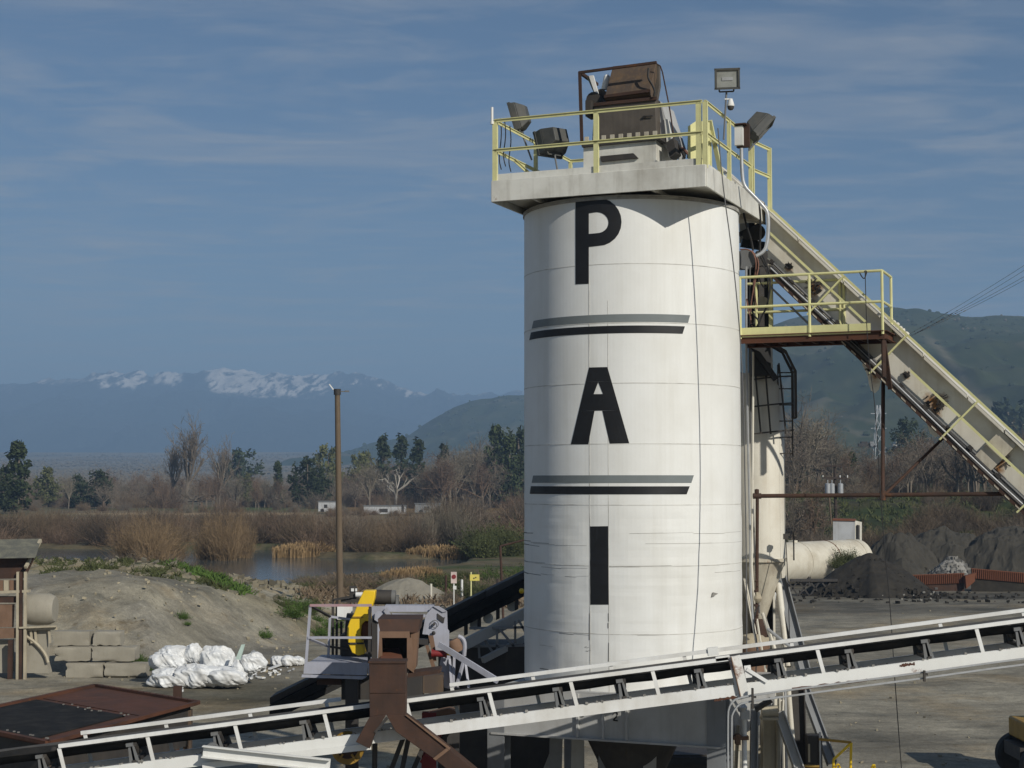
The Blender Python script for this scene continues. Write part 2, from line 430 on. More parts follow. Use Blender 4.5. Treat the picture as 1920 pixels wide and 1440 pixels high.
def axis(lo, d0, d1, step, hi, g):
    a = list(np.arange(d0, d1, step)); s = step; c = a[0]
    left = []
    while c > lo:
        s *= g; c -= s; left.append(c)
    s = step; c = a[-1]; right = []
    while c < hi:
        s *= g; c += s; right.append(c)
    return np.array(left[::-1] + a + right)
gx = axis(-5600, -32, 62, 0.5, 5600, 1.09)
gy = axis(-240, 34, 150, 0.5, 11800, 1.055)
GX, GY = np.meshgrid(gx, gy)
GH = height(GX, GY)
GPX = px_of(GX, GY)
nx, ny = len(gx), len(gy)
verts = np.stack([GX, GY, GH], -1).reshape(-1, 3)
ii = np.arange((ny - 1) * (nx - 1)); r_ = ii // (nx - 1); c_ = ii % (nx - 1)
a0 = r_ * nx + c_
faces = np.stack([a0, a0 + 1, a0 + nx + 1, a0 + nx], -1)
me = bpy.data.meshes.new('ground')
me.from_pydata(verts.tolist(), [], faces.tolist())
me.polygons.foreach_set('use_smooth', [True] * len(me.polygons))
# what the ground is made of, zone by zone
def mixn(a, b, t):
    return a * (1 - t[..., None]) + np.array(b) * t[..., None]
x, y, px = GX, GY, GPX
n1 = fbm(x / 9, y / 9, 4, 101); n2 = fbm(x / 2.5, y / 2.5, 4, 103); n3 = fbm(x / 30, y / 30, 3, 105); nt_ = fbm(x / 14, y / 2.2, 4, 107)
col = np.zeros(x.shape + (3,)) + np.array([0.255, 0.232, 0.180])
col = mixn(col, (0.34, 0.31, 0.24), sstep(0.0, 0.5, nt_) * 0.6)
col = mixn(col, (0.135, 0.123, 0.098), sstep(0.12, 0.5, n1) * 0.65)
# damp trodden ground around the sack heap, left
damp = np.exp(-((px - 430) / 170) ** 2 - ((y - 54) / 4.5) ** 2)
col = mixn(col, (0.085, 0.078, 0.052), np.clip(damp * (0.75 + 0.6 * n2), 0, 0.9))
# dark millings swept over the far yard on the right
dk = sstep(1400, 1500, px) * sstep(78, 96, y) * (1 - sstep(140, 150, y))
col = mixn(col, (0.050, 0.048, 0.042), np.clip(dk * (0.62 + 0.7 * nt_), 0, 0.95))
# sand embankment
em = sstep(0.25, 1.0, np.interp(px, [-900, 420, 640, 670], [1, 1, 0.5, 0])) * sstep(58, 62, y) * (y < 112)
sand = mixn(np.zeros(x.shape + (3,)) + np.array([0.265, 0.242, 0.185]), (0.215, 0.20, 0.165), sstep(-0.2, 0.45, fbm(x / 2.0, y / 6, 4, 111)))
sand = mixn(sand, (0.34, 0.30, 0.225), sstep(0.25, 0.6, n2) * 0.6)
top = sstep(70, 76, y)
rough_top = mixn(np.zeros(x.shape + (3,)) + np.array([0.24, 0.21, 0.135]), (0.10, 0.105, 0.05), sstep(-0.05, 0.35, n2))
rough_top = mixn(rough_top, (0.34, 0.30, 0.215), sstep(0.1, 0.5, n1) * 0.7)
sand = sand * (1 - top[..., None]) + rough_top * top[..., None]
col = col * (1 - em[..., None]) + sand * em[..., None]
# pale dirt road right of the embankment
rd = sstep(440, 520, px) * (1 - sstep(630, 700, px)) * sstep(80, 86, y) * (1 - sstep(98, 102, y))
col = mixn(col, (0.36, 0.325, 0.25), rd * 0.85)
# weedy shore around the pond
sh = (px < 990) * sstep(99, 104, y) * (1 - sstep(116, 300, y) * 0)
shore = mixn(np.zeros(x.shape + (3,)) + np.array([0.125, 0.105, 0.062]), (0.06, 0.075, 0.028), sstep(0, 0.4, n2))
col = np.where((sh * (y < 300))[..., None] > 0.5, shore, col)
# far flats: dry grass, a sandy track, green strip, brown brush land
fl = (px < 1250) & (y >= 200)
flat = mixn(np.zeros(x.shape + (3,)) + np.array([0.19, 0.145, 0.085]), (0.12, 0.11, 0.055), sstep(-0.1, 0.4, n3))
trk = np.exp(-((y - 330 - 6 * n3) / 12) ** 2) * sstep(60, 220, px) * (1 - sstep(560, 640, px))
flat = mixn(flat, (0.40, 0.30, 0.18), np.clip(trk, 0, 0.95))
grn = np.exp(-((y - 410) / 32) ** 2) * sstep(330, 420, px) * (1 - sstep(560, 640, px))
flat = mixn(flat, (0.075, 0.12, 0.03), np.clip(grn * 1.2, 0, 0.9))
gold = np.exp(-((y - 400) / 60) ** 2) * sstep(600, 680, px)
flat = mixn(flat, (0.22, 0.14, 0.05), np.clip(gold, 0, 0.85))
col = np.where(fl[..., None], flat, col)
fr = sstep(600, 1000, y)
valley = mixn(np.zeros(x.shape + (3,)) + np.array([0.215, 0.19, 0.14]), (0.13, 0.12, 0.085), sstep(-0.1, 0.3, fbm(x / 220, y / 60, 4, 121)))
col = col * (1 - fr[..., None]) + valley * fr[..., None]
# green bank, right
gb = sstep(1200, 1420, px) * sstep(138, 160, y) * (1 - sstep(500, 900, y))
green = mixn(np.zeros(x.shape + (3,)) + np.array([0.040, 0.056, 0.015]), (0.075, 0.068, 0.038), sstep(0.0, 0.45, n1) * 0.8)
green = mixn(green, (0.035, 0.036, 0.026), 1 - sstep(150, 182, y + 8 * n1))
col = col * (1 - gb[..., None]) + green * gb[..., None]
ca_ = me.color_attributes.new('soil', 'FLOAT_COLOR', 'POINT')
ca_.data.foreach_set('color', np.concatenate([np.clip(col, 0.01, 1), np.ones(col.shape[:2] + (1,))], -1).reshape(-1))
gm = bpy.data.materials.new('yard_ground'); gm.use_nodes = True
t = gm.node_tree; N = t.nodes; L = t.links; b = N['Principled BSDF']
b.inputs['Roughness'].default_value = 0.95; b.inputs['Specular IOR Level'].default_value = 0.2
at = N.new('ShaderNodeAttribute'); at.attribute_name = 'soil'
tc = N.new('ShaderNodeTexCoord')
def gnoise(sc, det, scale=(1, 1, 1), rot=0):
    mp = N.new('ShaderNodeMapping'); mp.inputs['Scale'].default_value = scale; mp.inputs['Rotation'].default_value = (0, 0, rot)
    L.new(tc.outputs['Object'], mp.inputs['Vector'])
    n = N.new('ShaderNodeTexNoise'); n.inputs['Scale'].default_value = sc; n.inputs['Detail'].default_value = det; n.inputs['Roughness'].default_value = 0.65
    L.new(mp.outputs[0], n.inputs['Vector']); return n.outputs['Fac']
def gmul(c, f, lo, hi, a, bb):
    r = N.new('ShaderNodeMapRange'); r.inputs['From Min'].default_value = lo; r.inputs['From Max'].default_value = hi
    r.inputs['To Min'].default_value = a; r.inputs['To Max'].default_value = bb; L.new(f, r.inputs['Value'])
    m = N.new('ShaderNodeMixRGB'); m.blend_type = 'MULTIPLY'; m.inputs['Fac'].default_value = 1
    L.new(c, m.inputs['Color1']); L.new(r.outputs[0], m.inputs['Color2']); return m.outputs[0]
c = at.outputs['Color']
def gtint(c, f, lo, hi, tint):
    r = N.new('ShaderNodeMapRange'); r.inputs['From Min'].default_value = lo; r.inputs['From Max'].default_value = hi; L.new(f, r.inputs['Value'])
    m = N.new('ShaderNodeMixRGB'); m.blend_type = 'MULTIPLY'; L.new(r.outputs[0], m.inputs['Fac']); L.new(c, m.inputs['Color1']); m.inputs['Color2'].default_value = (*tint, 1); return m.outputs[0]
c = gtint(c, gnoise(0.16, 7), 0.50, 0.66, (1.12, 0.98, 0.80))
c = gtint(c, gnoise(0.3, 8, (0.8, 1.4, 1), 0.9), 0.54, 0.64, (0.66, 0.68, 0.70))
c = gtint(c, gnoise(0.9, 8, (1, 1.3, 1), 2.1), 0.60, 0.68, (0.70, 0.66, 0.60))
c = gmul(c, gnoise(0.35, 6), 0.3, 0.7, 0.78, 1.22)
c = gmul(c, gnoise(3.0, 8), 0.3, 0.7, 0.80, 1.2)
c = gmul(c, gnoise(0.8, 8, (0.6, 1.2, 1), 0.12), 0.35, 0.65, 0.84, 1.14)
c = gmul(c, gnoise(14, 4), 0.3, 0.75, 0.76, 1.22)
c = gmul(c, gnoise(45, 3), 0.25, 0.75, 0.72, 1.28)
c = gmul(c, gnoise(0.22, 6), 0.38, 0.62, 0.84, 1.14)
c = gmul(c, gnoise(1.1, 5, (0.35, 1.5, 1), -0.22), 0.56, 0.66, 1.0, 0.84)
vo = N.new('ShaderNodeTexVoronoi'); vo.inputs['Scale'].default_value = 5.5; L.new(tc.outputs['Object'], vo.inputs['Vector'])
c = gmul(c, vo.outputs['Distance'], 0.06, 0.14, 1.45, 1.0)
L.new(c, b.inputs['Base Color'])
bp = N.new('ShaderNodeBump'); bp.inputs['Strength'].default_value = 0.7; bp.inputs['Distance'].default_value = 0.06
L.new(gnoise(2.2, 9), bp.inputs['Height']); L.new(bp.outputs[0], b.inputs['Normal'])
me.materials.append(gm)
ground = bpy.data.objects.new('ground', me); COL.objects.link(ground); ground['kind'] = 'structure'

# pond water
wm = bpy.data.materials.new('pond_water'); wm.use_nodes = True
t = wm.node_tree; N = t.nodes; L = t.links; b = N['Principled BSDF']
b.inputs['Base Color'].default_value = (0.060, 0.072, 0.072, 1); b.inputs['Roughness'].default_value = 0.12; b.inputs['IOR'].default_value = 1.33  # base colour lifted to imitate more sky reflection
tc = N.new('ShaderNodeTexCoord'); mp = N.new('ShaderNodeMapping'); mp.inputs['Scale'].default_value = (0.5, 1.6, 1)
nz = N.new('ShaderNodeTexNoise'); nz.inputs['Scale'].default_value = 1.4; nz.inputs['Detail'].default_value = 4
bp = N.new('ShaderNodeBump'); bp.inputs['Strength'].default_value = 0.22; bp.inputs['Distance'].default_value = 0.06
L.new(tc.outputs['Object'], mp.inputs[0]); L.new(mp.outputs[0], nz.inputs['Vector']); L.new(nz.outputs['Fac'], bp.inputs['Height']); L.new(bp.outputs[0], b.inputs['Normal'])
pond = MB(); pond.add([(-140, 104, -0.55), (2, 104, -0.55), (2, 196, -0.55), (-140, 196, -0.55)], [(0, 1, 2, 3)])
pond.build('pond_water', wm, sharp=None, kind='structure')

# ------------------------------------------------------------ hills and mountains
def land_mat(name, c1, c2, c3, s1, s2, snow=None):
    m = bpy.data.materials.new(name); m.use_nodes = True
    t = m.node_tree; N = t.nodes; L = t.links; b = N['Principled BSDF']
    b.inputs['Roughness'].default_value = 1.0; b.inputs['Specular IOR Level'].default_value = 0.1
    tc = N.new('ShaderNodeTexCoord')
    def nz(s, d=8):
        n = N.new('ShaderNodeTexNoise'); n.inputs['Scale'].default_value = s; n.inputs['Detail'].default_value = d; n.inputs['Roughness'].default_value = 0.65
        L.new(tc.outputs['Object'], n.inputs['Vector']); return n.outputs['Fac']
    def mr(v, lo, hi, to=1.0):
        r = N.new('ShaderNodeMapRange'); r.inputs['From Min'].default_value = lo; r.inputs['From Max'].default_value = hi; r.inputs['To Max'].default_value = to
        L.new(v, r.inputs['Value']); return r.outputs[0]
    def mx(a, bb, f):
        x = N.new('ShaderNodeMixRGB')
        for i, q in ((1, a), (2, bb)):
            if isinstance(q, tuple): x.inputs[i].default_value = (*q, 1)
            else: L.new(q, x.inputs[i])
        L.new(f, x.inputs[0]); return x.outputs[0]
    c = mx(c1, c2, mr(nz(s1), 0.42, 0.62))
    c = mx(c, c3, mr(nz(s2), 0.56, 0.68, 0.75))
    at = N.new('ShaderNodeAttribute'); at.attribute_name = 'cover'
    sp = N.new('ShaderNodeSeparateColor'); L.new(at.outputs['Color'], sp.inputs[0])
    if snow: c = mx(c, snow, sp.outputs[0])
    L.new(c, b.inputs['Base Color'])
    return m
def ridge(name, prof, Y0, front, back, base, amp, nscale, matl, nxp, nyp, seed, tilt=0.0, snowfn=None, coverfn=None, pw=1.0, jag=0.0):
    pxs = np.array([p[0] for p in prof], float); zs = np.array([(906 - p[1]) / F * Y0 + H for p in prof])
    X = np.linspace((pxs[0] - 960) / F * Y0, (pxs[-1] - 960) / F * Y0, nxp)
    s = np.concatenate([np.linspace(-1, 0, nyp), np.linspace(0, 1, nyp // 3)[1:]])
    Y = np.where(s < 0, Y0 + s * front, Y0 + s * back)
    XX, YY = np.meshgrid(X, Y); SS = np.repeat(s[:, None], nxp, 1)
    wob = 0.12 * front * fbm(XX / (front * .5), YY * 0, 2, seed + 5)
    top = np.interp((XX + SS * tilt * front) * F / Y0 + 960, pxs, zs)
    if jag: top = top + jag * fbm(X / 160, X * 0, 5, seed + 21, .6)[None, :] + jag * .8 * (ridged(X / 60, X * 0 + 3, 3, seed + 23)[None, :] - .6)
    fo = np.clip(1 - np.abs(SS + (wob / front) * (1 - np.abs(SS)) * 0), 0, 1) ** pw
    g = ridged(XX / nscale + 0.35 * fbm(XX / nscale, YY / nscale, 2, seed + 9), YY / (nscale * 2.4), 5, seed)
    d = (g - 0.62) * amp * np.clip(fo * (1 - fo) * 4, 0, 1) ** 0.7
    d = d + fbm(XX / nscale * 3, YY / nscale * 3, 4, seed + 3) * amp * 0.14 * sstep(0.02, 0.3, fo)
    Z = base + (top - base) * fo + d
    mesh = bpy.data.meshes.new(name)
    ny_ = len(s); i = np.arange((ny_ - 1) * (nxp - 1)); a = (i // (nxp - 1)) * nxp + i % (nxp - 1)
    mesh.from_pydata(np.stack([XX, YY, Z], -1).reshape(-1, 3).tolist(), [], np.stack([a, a + 1, a + nxp + 1, a + nxp], -1).tolist())
    mesh.polygons.foreach_set('use_smooth', [True] * len(mesh.polygons))
    cov = np.zeros(XX.shape + (4,)); cov[..., 3] = 1
    if coverfn is not None: cov[..., 0] = np.clip(coverfn(XX, YY, Z, g, XX * F / YY + 960, (906 - (Z - H) / YY * F)), 0, 1)
    ca = mesh.color_attributes.new('cover', 'FLOAT_COLOR', 'POINT'); ca.data.foreach_set('color', cov.reshape(-1))
    mesh.materials.append(matl)
    o = bpy.data.objects.new(name, mesh); COL.objects.link(o); o['kind'] = 'structure'
    return o
HILLM = land_mat('green_hill', (0.038, 0.052, 0.022), (0.060, 0.068, 0.032), (0.026, 0.030, 0.020), 0.012, 0.035, snow=(0.17, 0.15, 0.10))
MTM = land_mat('forest_mountain', (0.022, 0.030, 0.026), (0.034, 0.038, 0.034), (0.018, 0.022, 0.020), 0.004, 0.010, snow=(0.80, 0.75, 0.68))
def tracks(X, Y, Z, g, px, py):
    # pale dry grass and dirt on the spur that runs down to the right, and on scattered bare patches
    ys = np.interp(px, [1700, 1760, 1830, 1880, 1935], [600, 650, 735, 780, 830])
    band = np.exp(-((py - ys + 10 * fbm(X / 30, Y / 30, 3, 7)) / 11) ** 2) * sstep(1715, 1760, px) * 0.75
    patch = sstep(0.3, 0.5, fbm(X / 45, Y / 70, 4, 77)) * 0.45
    b2 = np.exp(-((py - (778 + (px - 1560) * 0.14) + 3 * fbm(X / 20, Y / 20, 2, 9)) / 3.0) ** 2) * sstep(1540, 1560, px) * (1 - sstep(1640, 1680, px)) * 0.5
    return np.maximum(np.maximum(band, patch), b2)
ridge('hill', [(985, 860), (1060, 810), (1200, 712), (1330, 650), (1400, 622), (1450, 606), (1500, 592), (1570, 584), (1640, 580), (1690, 578), (1750, 585), (1800, 588), (1920, 597), (2060, 612), (2300, 660), (2700, 740)],
      1750, 1150, 900, -12, 52, 210, HILLM, 300, 150, 201, tilt=0.10, coverfn=tracks, pw=0.92)
ridge('hill', [(560, 870), (640, 848), (700, 830), (760, 818), (800, 795), (850, 765), (900, 747), (940, 741), (980, 739), (1060, 734), (1200, 742), (1400, 760)],
      2700, 800, 900, -10, 50, 200, HILLM, 180, 70, 231, coverfn=tracks)
def snow(X, Y, Z, g, px, py):
    n = fbm(X / 255, Y / 360, 6, 303, .6)
    nf = .6 * fbm(X / 36 + .5 * Z / 38, Z / 50, 4, 309, .7) + .6 * fbm(X / 13 - .6 * Z / 13, Z / 34, 3, 311, .7)
    line = np.interp(px, [-400, 0, 60, 150, 195, 250, 300, 340, 375, 400, 480, 600, 640, 660, 700, 760, 800, 840, 1000, 1500], [741, 741, 722, 721, 729, 732, 716, 718, 704, 733, 740, 742, 738, 722, 716, 742, 736, 742, 742, 742])
    hol = np.interp(px, [-400, 60, 75, 90, 180, 200, 262, 280, 300, 335, 345, 380, 400, 650, 690, 720, 740, 770, 785, 830, 850, 960, 990, 1500], [.75, .1, .95, .3, .5, 1, 1, .1, .9, .8, .1, .25, 1, 1, .35, 1, 1, .5, 1, .95, .5, .45, .95, .4])
    s = sstep(-4, 7, line - 3 - py + 20 * n + 9 * nf) * sstep(.2, .85, hol + .5 * nf)
    s = s * sstep(-0.2, 0.22, nf + 1.2 * (g - 0.55) + 0.04)
    return s * .92
ridge('mountain_range', [(-500, 735), (-200, 715), (0, 721), (70, 718), (120, 715), (160, 710), (185, 703), (205, 694), (240, 697), (268, 692), (285, 706), (305, 697), (330, 701), (350, 710), (375, 711), (395, 704), (430, 691), (450, 696), (470, 693), (500, 697), (540, 698), (575, 701), (610, 699), (645, 700), (665, 698), (690, 711), (720, 718), (760, 727), (800, 731), (830, 735), (870, 739), (905, 735), (940, 736), (980, 728), (1100, 726), (1300, 735), (1600, 760)],
      7600, 2250, 1300, 40, 220, 600, MTM, 1100, 210, 401, coverfn=snow, pw=0.85, jag=20)

# ------------------------------------------------------------ the air
hm = bpy.data.materials.new('valley_haze'); hm.use_nodes = True
t = hm.node_tree
for n in list(t.nodes):
    t.nodes.remove(n)
o_ = t.nodes.new('ShaderNodeOutputMaterial'); pv = t.nodes.new('ShaderNodeVolumePrincipled')
pv.inputs['Color'].default_value = (0.42, 0.66, 1.0, 1)
pv.inputs['Density'].default_value = 2.8e-4
pv.inputs['Anisotropy'].default_value = 0.0
t.links.new(pv.outputs[0], o_.inputs['Volume'])
hb = MB(); hb.box((0, 5800, 296), (12200, 12800, 602))
haze = hb.build('haze', hm, sharp=None, kind='stuff')
# ============================================================ THE SILO
UU = V((0.924, -0.3827, 0)).normalized(); VV = V((0.3827, 0.924, 0)).normalized(); ZZ = V((0, 0, 1))
CX, CY, RS = 2.10, 28.0, 1.885
DFL = V((-0.346, 26.85, 0))            # front left corner of the top deck
def D(s, t, z):                        # deck axes: s to the right, t to the back, z above the yard
    return DFL + UU * s + VV * t + ZZ * z
def cyl(px, py, R=RS):
    d = ray(px, py); d = d / d.y
    A = d.x * d.x + 1; B = -2 * (d.x * CX + CY); C_ = CX * CX + CY * CY - R * R
    q = B * B - 4 * A * C_
    Y = (-B - math.sqrt(max(q, 0))) / (2 * A)
    return math.atan2(d.x * Y - CX, CY - Y), H + d.z * Y
def dent(th, z):
    th = np.asarray(th, float); z = np.asarray(z, float)
    low = 1 - sstep(6.2, 7.4, z)
    a = 0.0025 * fbm(th * 2.2, z * 0.9, 3, 61)
    b = 0.014 * fbm(th * 3.0 + 4, z * 1.3, 3, 63) + 0.006 * fbm(th * 1.3, z * 5.5, 3, 65)
    return a + low * b
def cpt(th, z, off=0.0):
    r = RS + float(dent(th, z)) + off
    return V((CX + r * math.sin(th), CY - r * math.cos(th), z))
ZB, ZT = 3.30, 11.745
silo = thing('storage_silo', 'tall white round steel silo painted with big black letters and double stripes', 'silo', (CX, CY, 0))
nth, nz_ = 168, 150
ths = np.linspace(-math.pi, math.pi, nth, endpoint=False); zs_ = np.linspace(ZB, ZT, nz_)
TH, ZZ_ = np.meshgrid(ths, zs_)
RR = RS + dent(TH, ZZ_) * (1 - sstep(2.4, 3.0, np.abs(TH)))
m = MB()
m.v = [tuple(p) for p in np.stack([CX + RR * np.sin(TH), CY - RR * np.cos(TH), ZZ_], -1).reshape(-1, 3)]
for j in range(nz_ - 1):
    for i in range(nth):
        k = (i + 1) % nth
        m.f.append((j * nth + i, j * nth + k, (j + 1) * nth + k, (j + 1) * nth + i))
m.build('shell', WHITE, silo, sharp=None)
def arc_strip(mb, th0, th1, z0, z1, hgt, proud, n=48):
    """thin raised bead along the shell from (th0, z0) to (th1, z1)"""
    base = len(mb.v)
    for i in range(n + 1):
        t = i / n; th = th0 + (th1 - th0) * t; z = z0 + (z1 - z0) * t
        for dz, o in ((-hgt / 2, -0.004), (-hgt / 2, proud), (hgt / 2, proud), (hgt / 2, -0.004)):
            mb.v.append(tuple(cpt(th, z + dz, o)))
    for i in range(n):
        for k in range(3):
            a = base + i * 4 + k
            mb.f.append((a, a + 4, a + 5, a + 1))
def upstrip(mb, th, z0, z1, wid, proud, n=60, wob=0.0):
    base = len(mb.v); dth = wid / RS / 2
    for i in range(n + 1):
        z = z0 + (z1 - z0) * i / n
        w_ = wob * math.sin(z * 5.1 + th * 9) / RS
        for dt, o in ((-dth, -0.004), (-dth, proud), (dth, proud), (dth, -0.004)):
            mb.v.append(tuple(cpt(th + dt + w_, z, o)))
    for i in range(n):
        for k in range(3):
            a = base + i * 4 + k
            mb.f.append((a, a + 1, a + 5, a + 4))
for py in (370, 494, 605, 718, 832, 947, 1062, 1190):
    z = cyl(1185, py)[1]
    m = MB(); arc_strip(m, -1.75, 1.75, z, z, 0.011, 0.0035, 90)
    m.build('weld_seam', SEAMF if py > 380 else SEAM, silo, sharp=None)
thL = cyl(1105, 700)[0]; thR = cyl(1140, 700)[0]
m = MB(); upstrip(m, thL, ZB, 10.4, 0.012, 0.004); m.build('vertical_seam', SEAMF, silo, sharp=None)
m = MB(); upstrip(m, thR, ZB, 10.0, 0.010, 0.003); m.build('vertical_seam', SEAMF, silo, sharp=None)
# dark creases in the battered lower rings
m = MB(); m_thin = MB(); rc = random.Random(5)
for px0, px1, py, w_ in ((984, 1000, 999, .02), (984, 1030, 1014, .012), (985, 1012, 1021, .016), (983, 1022, 1050, .010), (1015, 1102, 1062, .007), (984, 1014, 1073, .020),
                         (1014, 1040, 1076, .007), (1060, 1104, 1080, .006), (1140, 1200, 1063, .006), (1180, 1300, 1000, .006), (1210, 1390, 1020, .006), (1300, 1388, 1000, .007),
                         (1330, 1388, 1059, .006), (1340, 1388, 1074, .006), (1048, 1106, 1187, .009), (1140, 1250, 1190, .006), (1012, 1046, 1253, .016), (1012, 1036, 1209, .006),
                         (1145, 1350, 1062, .005), (1000, 1100, 1019, .005), (1096, 1104, 1214, .012), (1098, 1108, 1220, .009)):
    a = cyl(px0, py); b = cyl(px1, py)
    if px0 < 990: a = (a[0] - 0.10, a[1])
    for k in range(2):
        t0 = a[0] + (b[0] - a[0]) * (0.5 * k); t1 = a[0] + (b[0] - a[0]) * (0.5 * k + 0.5)
        zz0 = a[1] + rc.uniform(-.006, .006)
        arc_strip(m if w_ > .008 else m_thin, t0, t1, zz0, zz0 + rc.uniform(-.01, .01), w_ * (.9 if k == 0 else .5), 0.003, 14)
for py0, py1, px0 in ((1150, 1200, 1105), (1205, 1240, 1141), (1150, 1165, 1141), (1168, 1178, 1140)):
    a = cyl(px0, py0); b = cyl(px0, py1)
    upstrip(m, a[0], b[1], a[1], 0.014, 0.005, 14, 0.004)
m.build('crease_marks', CRACK, silo, sharp=None, kind='stuff'); m_thin.build('faint_crease_marks', SEAM, silo, sharp=None, kind='stuff')
# painted lettering: thin plates curved to the shell
def plate(name, left, right, matl, nc=10, proud=0.006):
    """surface between two outlines given as photograph pixels"""
    m = MB(); n = len(left); g = []
    for (lx, ly), (rx, ry) in zip(left, right):
        a = cyl(lx, ly); b = cyl(rx, ry)
        for k in range(nc + 1):
            t = k / nc
            g.append((a[0] + (b[0] - a[0]) * t, a[1] + (b[1] - a[1]) * t))
    for o in (proud, -0.006):
        for th, z in g: m.v.append(tuple(cpt(th, z, o)))
    W = nc + 1; tot = n * W
    for i in range(n - 1):
        for k in range(nc):
            a = i * W + k
            m.f.append((a, a + W, a + W + 1, a + 1))
    rim = [k for k in range(W)] + [i * W + nc for i in range(1, n)] + [(n - 1) * W + k for k in range(nc - 1, -1, -1)] + [i * W for i in range(n - 2, 0, -1)]
    for i in range(len(rim)):
        a, b = rim[i], rim[(i + 1) % len(rim)]
        m.f.append((a, b, b + tot, a + tot))
    return m
def lin(a, b, n): return [(a[0] + (b[0] - a[0]) * i / (n - 1), a[1] + (b[1] - a[1]) * i / (n - 1)) for i in range(n)]
def join(*ms):
    r = MB()
    for q in ms: r.add(q.v, q.f)
    return r
stem = plate('p', lin((1079.3, 374.5), (1079.3, 533), 24), lin((1104, 372.6), (1104, 532), 24), BLACKP, 6)
outer = [(1104, 372.6), (1112, 371.7), (1121, 371)]; inner = [(1104, 399.8), (1110, 399), (1117, 398)]
for i in range(13):
    a = -math.pi / 2 + math.pi * i / 12
    outer.append((1122 + 43.5 * math.cos(a), 416 + 45 * math.sin(a))); inner.append((1119 + 22 * math.cos(a), 417.5 + 19.7 * math.sin(a)))
outer += [(1113, 462), (1104, 463.0)]; inner += [(1111, 438), (1104, 438.6)]
bowl = plate('p', inner, outer, BLACKP, 5)
join(stem, bowl).build('letter', BLACKP, silo, sharp=None)
def xl(y): return 1104.6 + (1070.8 - 1104.6) * (y - 689) / 144
def xr(y): return 1138.6 + (1179.6 - 1138.6) * (y - 688) / 143
def ys(a, b, n): return [a + (b - a) * i / (n - 1) for i in range(n)]
q1 = plate('a', [(xl(y), y) for y in ys(689, 716, 5)], [(xr(y), y - 0.8) for y in ys(689, 716, 5)], BLACKP)
q2 = plate('a', [(xl(y), y) for y in ys(716, 739.4, 5)], [(1121.7 - 8.7 * (y - 716) / 23.4, y) for y in ys(716, 739.4, 5)], BLACKP, 5)
q3 = plate('a', [(1121.7 + 9.3 * (y - 716) / 23.4, y) for y in ys(716, 739.4, 5)], [(xr(y), y - .8) for y in ys(716, 739.4, 5)], BLACKP, 5)
q4 = plate('a', [(xl(y), y) for y in ys(739.4, 770.4, 6)], [(xr(y), y - .8) for y in ys(739.4, 770.4, 6)], BLACKP)
q5 = plate('a', [(xl(y), y) for y in ys(770.4, 833, 10)], [(1114.7 - 11.7 * (y - 770.4) / 62.6, y) for y in ys(770.4, 833, 10)], BLACKP, 5)
q6 = plate('a', [(1129.6 + 13.9 * (y - 770.4) / 61.4, y) for y in ys(770.4, 831.8, 10)], [(xr(y), y - .8) for y in ys(770.4, 831.8, 10)], BLACKP, 5)
join(q1, q2, q3, q4, q5, q6).build('letter', BLACKP, silo, sharp=None)
plate('i', lin((1106, 987), (1107.3, 1133.5), 30), lin((1140, 986.5), (1141.5, 1133.5), 30), BLACKP, 6).build('letter', BLACKP, silo, sharp=None)
def stripe(TL, BL, TM, BM, TR, BR, matl):
    # both edges run level round the shell: interpolate in (angle, height)
    ctl = [(cyl(*TL), cyl(*BL)), (cyl(*TM), cyl(*BM)), (cyl(*TR), cyl(*BR))]
    zt = sum(c[0][1] for c in ctl) / 3; zb = sum(c[1][1] for c in ctl) / 3
    m = MB(); n = 60; W = 5
    for o in (0.006, -0.006):
        for i in range(n + 1):
            t = i / n
            for k in range(W):
                s = k / (W - 1)
                th0 = ctl[0][0][0] + (ctl[0][1][0] - ctl[0][0][0]) * s
                th1 = ctl[2][0][0] + (ctl[2][1][0] - ctl[2][0][0]) * s
                zz = zt + (zb - zt) * s
                m.v.append(tuple(cpt(th0 + (th1 - th0) * t, zz, o)))
    tot = (n + 1) * W
    for i in range(n):
        for k in range(W - 1):
            a = i * W + k
            m.f.append((a, a + 1, a + W + 1, a + W))
    for i in range(n):
        for k in (0, W - 1):
            a = i * W + k; m.f.append((a, a + W, a + W + tot, a + tot))
    for i in (0, n):
        for k in range(W - 1):
            a = i * W + k; m.f.append((a, a + 1, a + 1 + tot, a + tot))
    m.build('stripe', matl, silo, sharp=None)
stripe((1001, 602), (997.5, 616), (1183, 588.5), (1183, 604), (1293.6, 591), (1289.8, 605), GREYP)
stripe((996, 623), (993, 637), (1183, 610.7), (1183, 625), (1284, 612), (1279.6, 626), BLACKP)
stripe((1000, 894), (997.5, 908), (1193, 889.6), (1193, 904), (1300.7, 890), (1296, 904), GREYP)
stripe((996, 913), (994, 927.5), (1193, 911), (1193, 926), (1293, 911), (1287.5, 926), BLACKP)
# small torn bracket
th, z = cyl(1337, 1117)
m = MB(); o = cpt(th, z, 0.01)
m.prism([o, o + V((-0.06, 0, -0.03)), o + V((-0.03, 0, 0.05)), o + V((0.05, 0, 0.03))], (0.02, -0.05, 0.01)); m.build('torn_bracket', SEAM, silo)
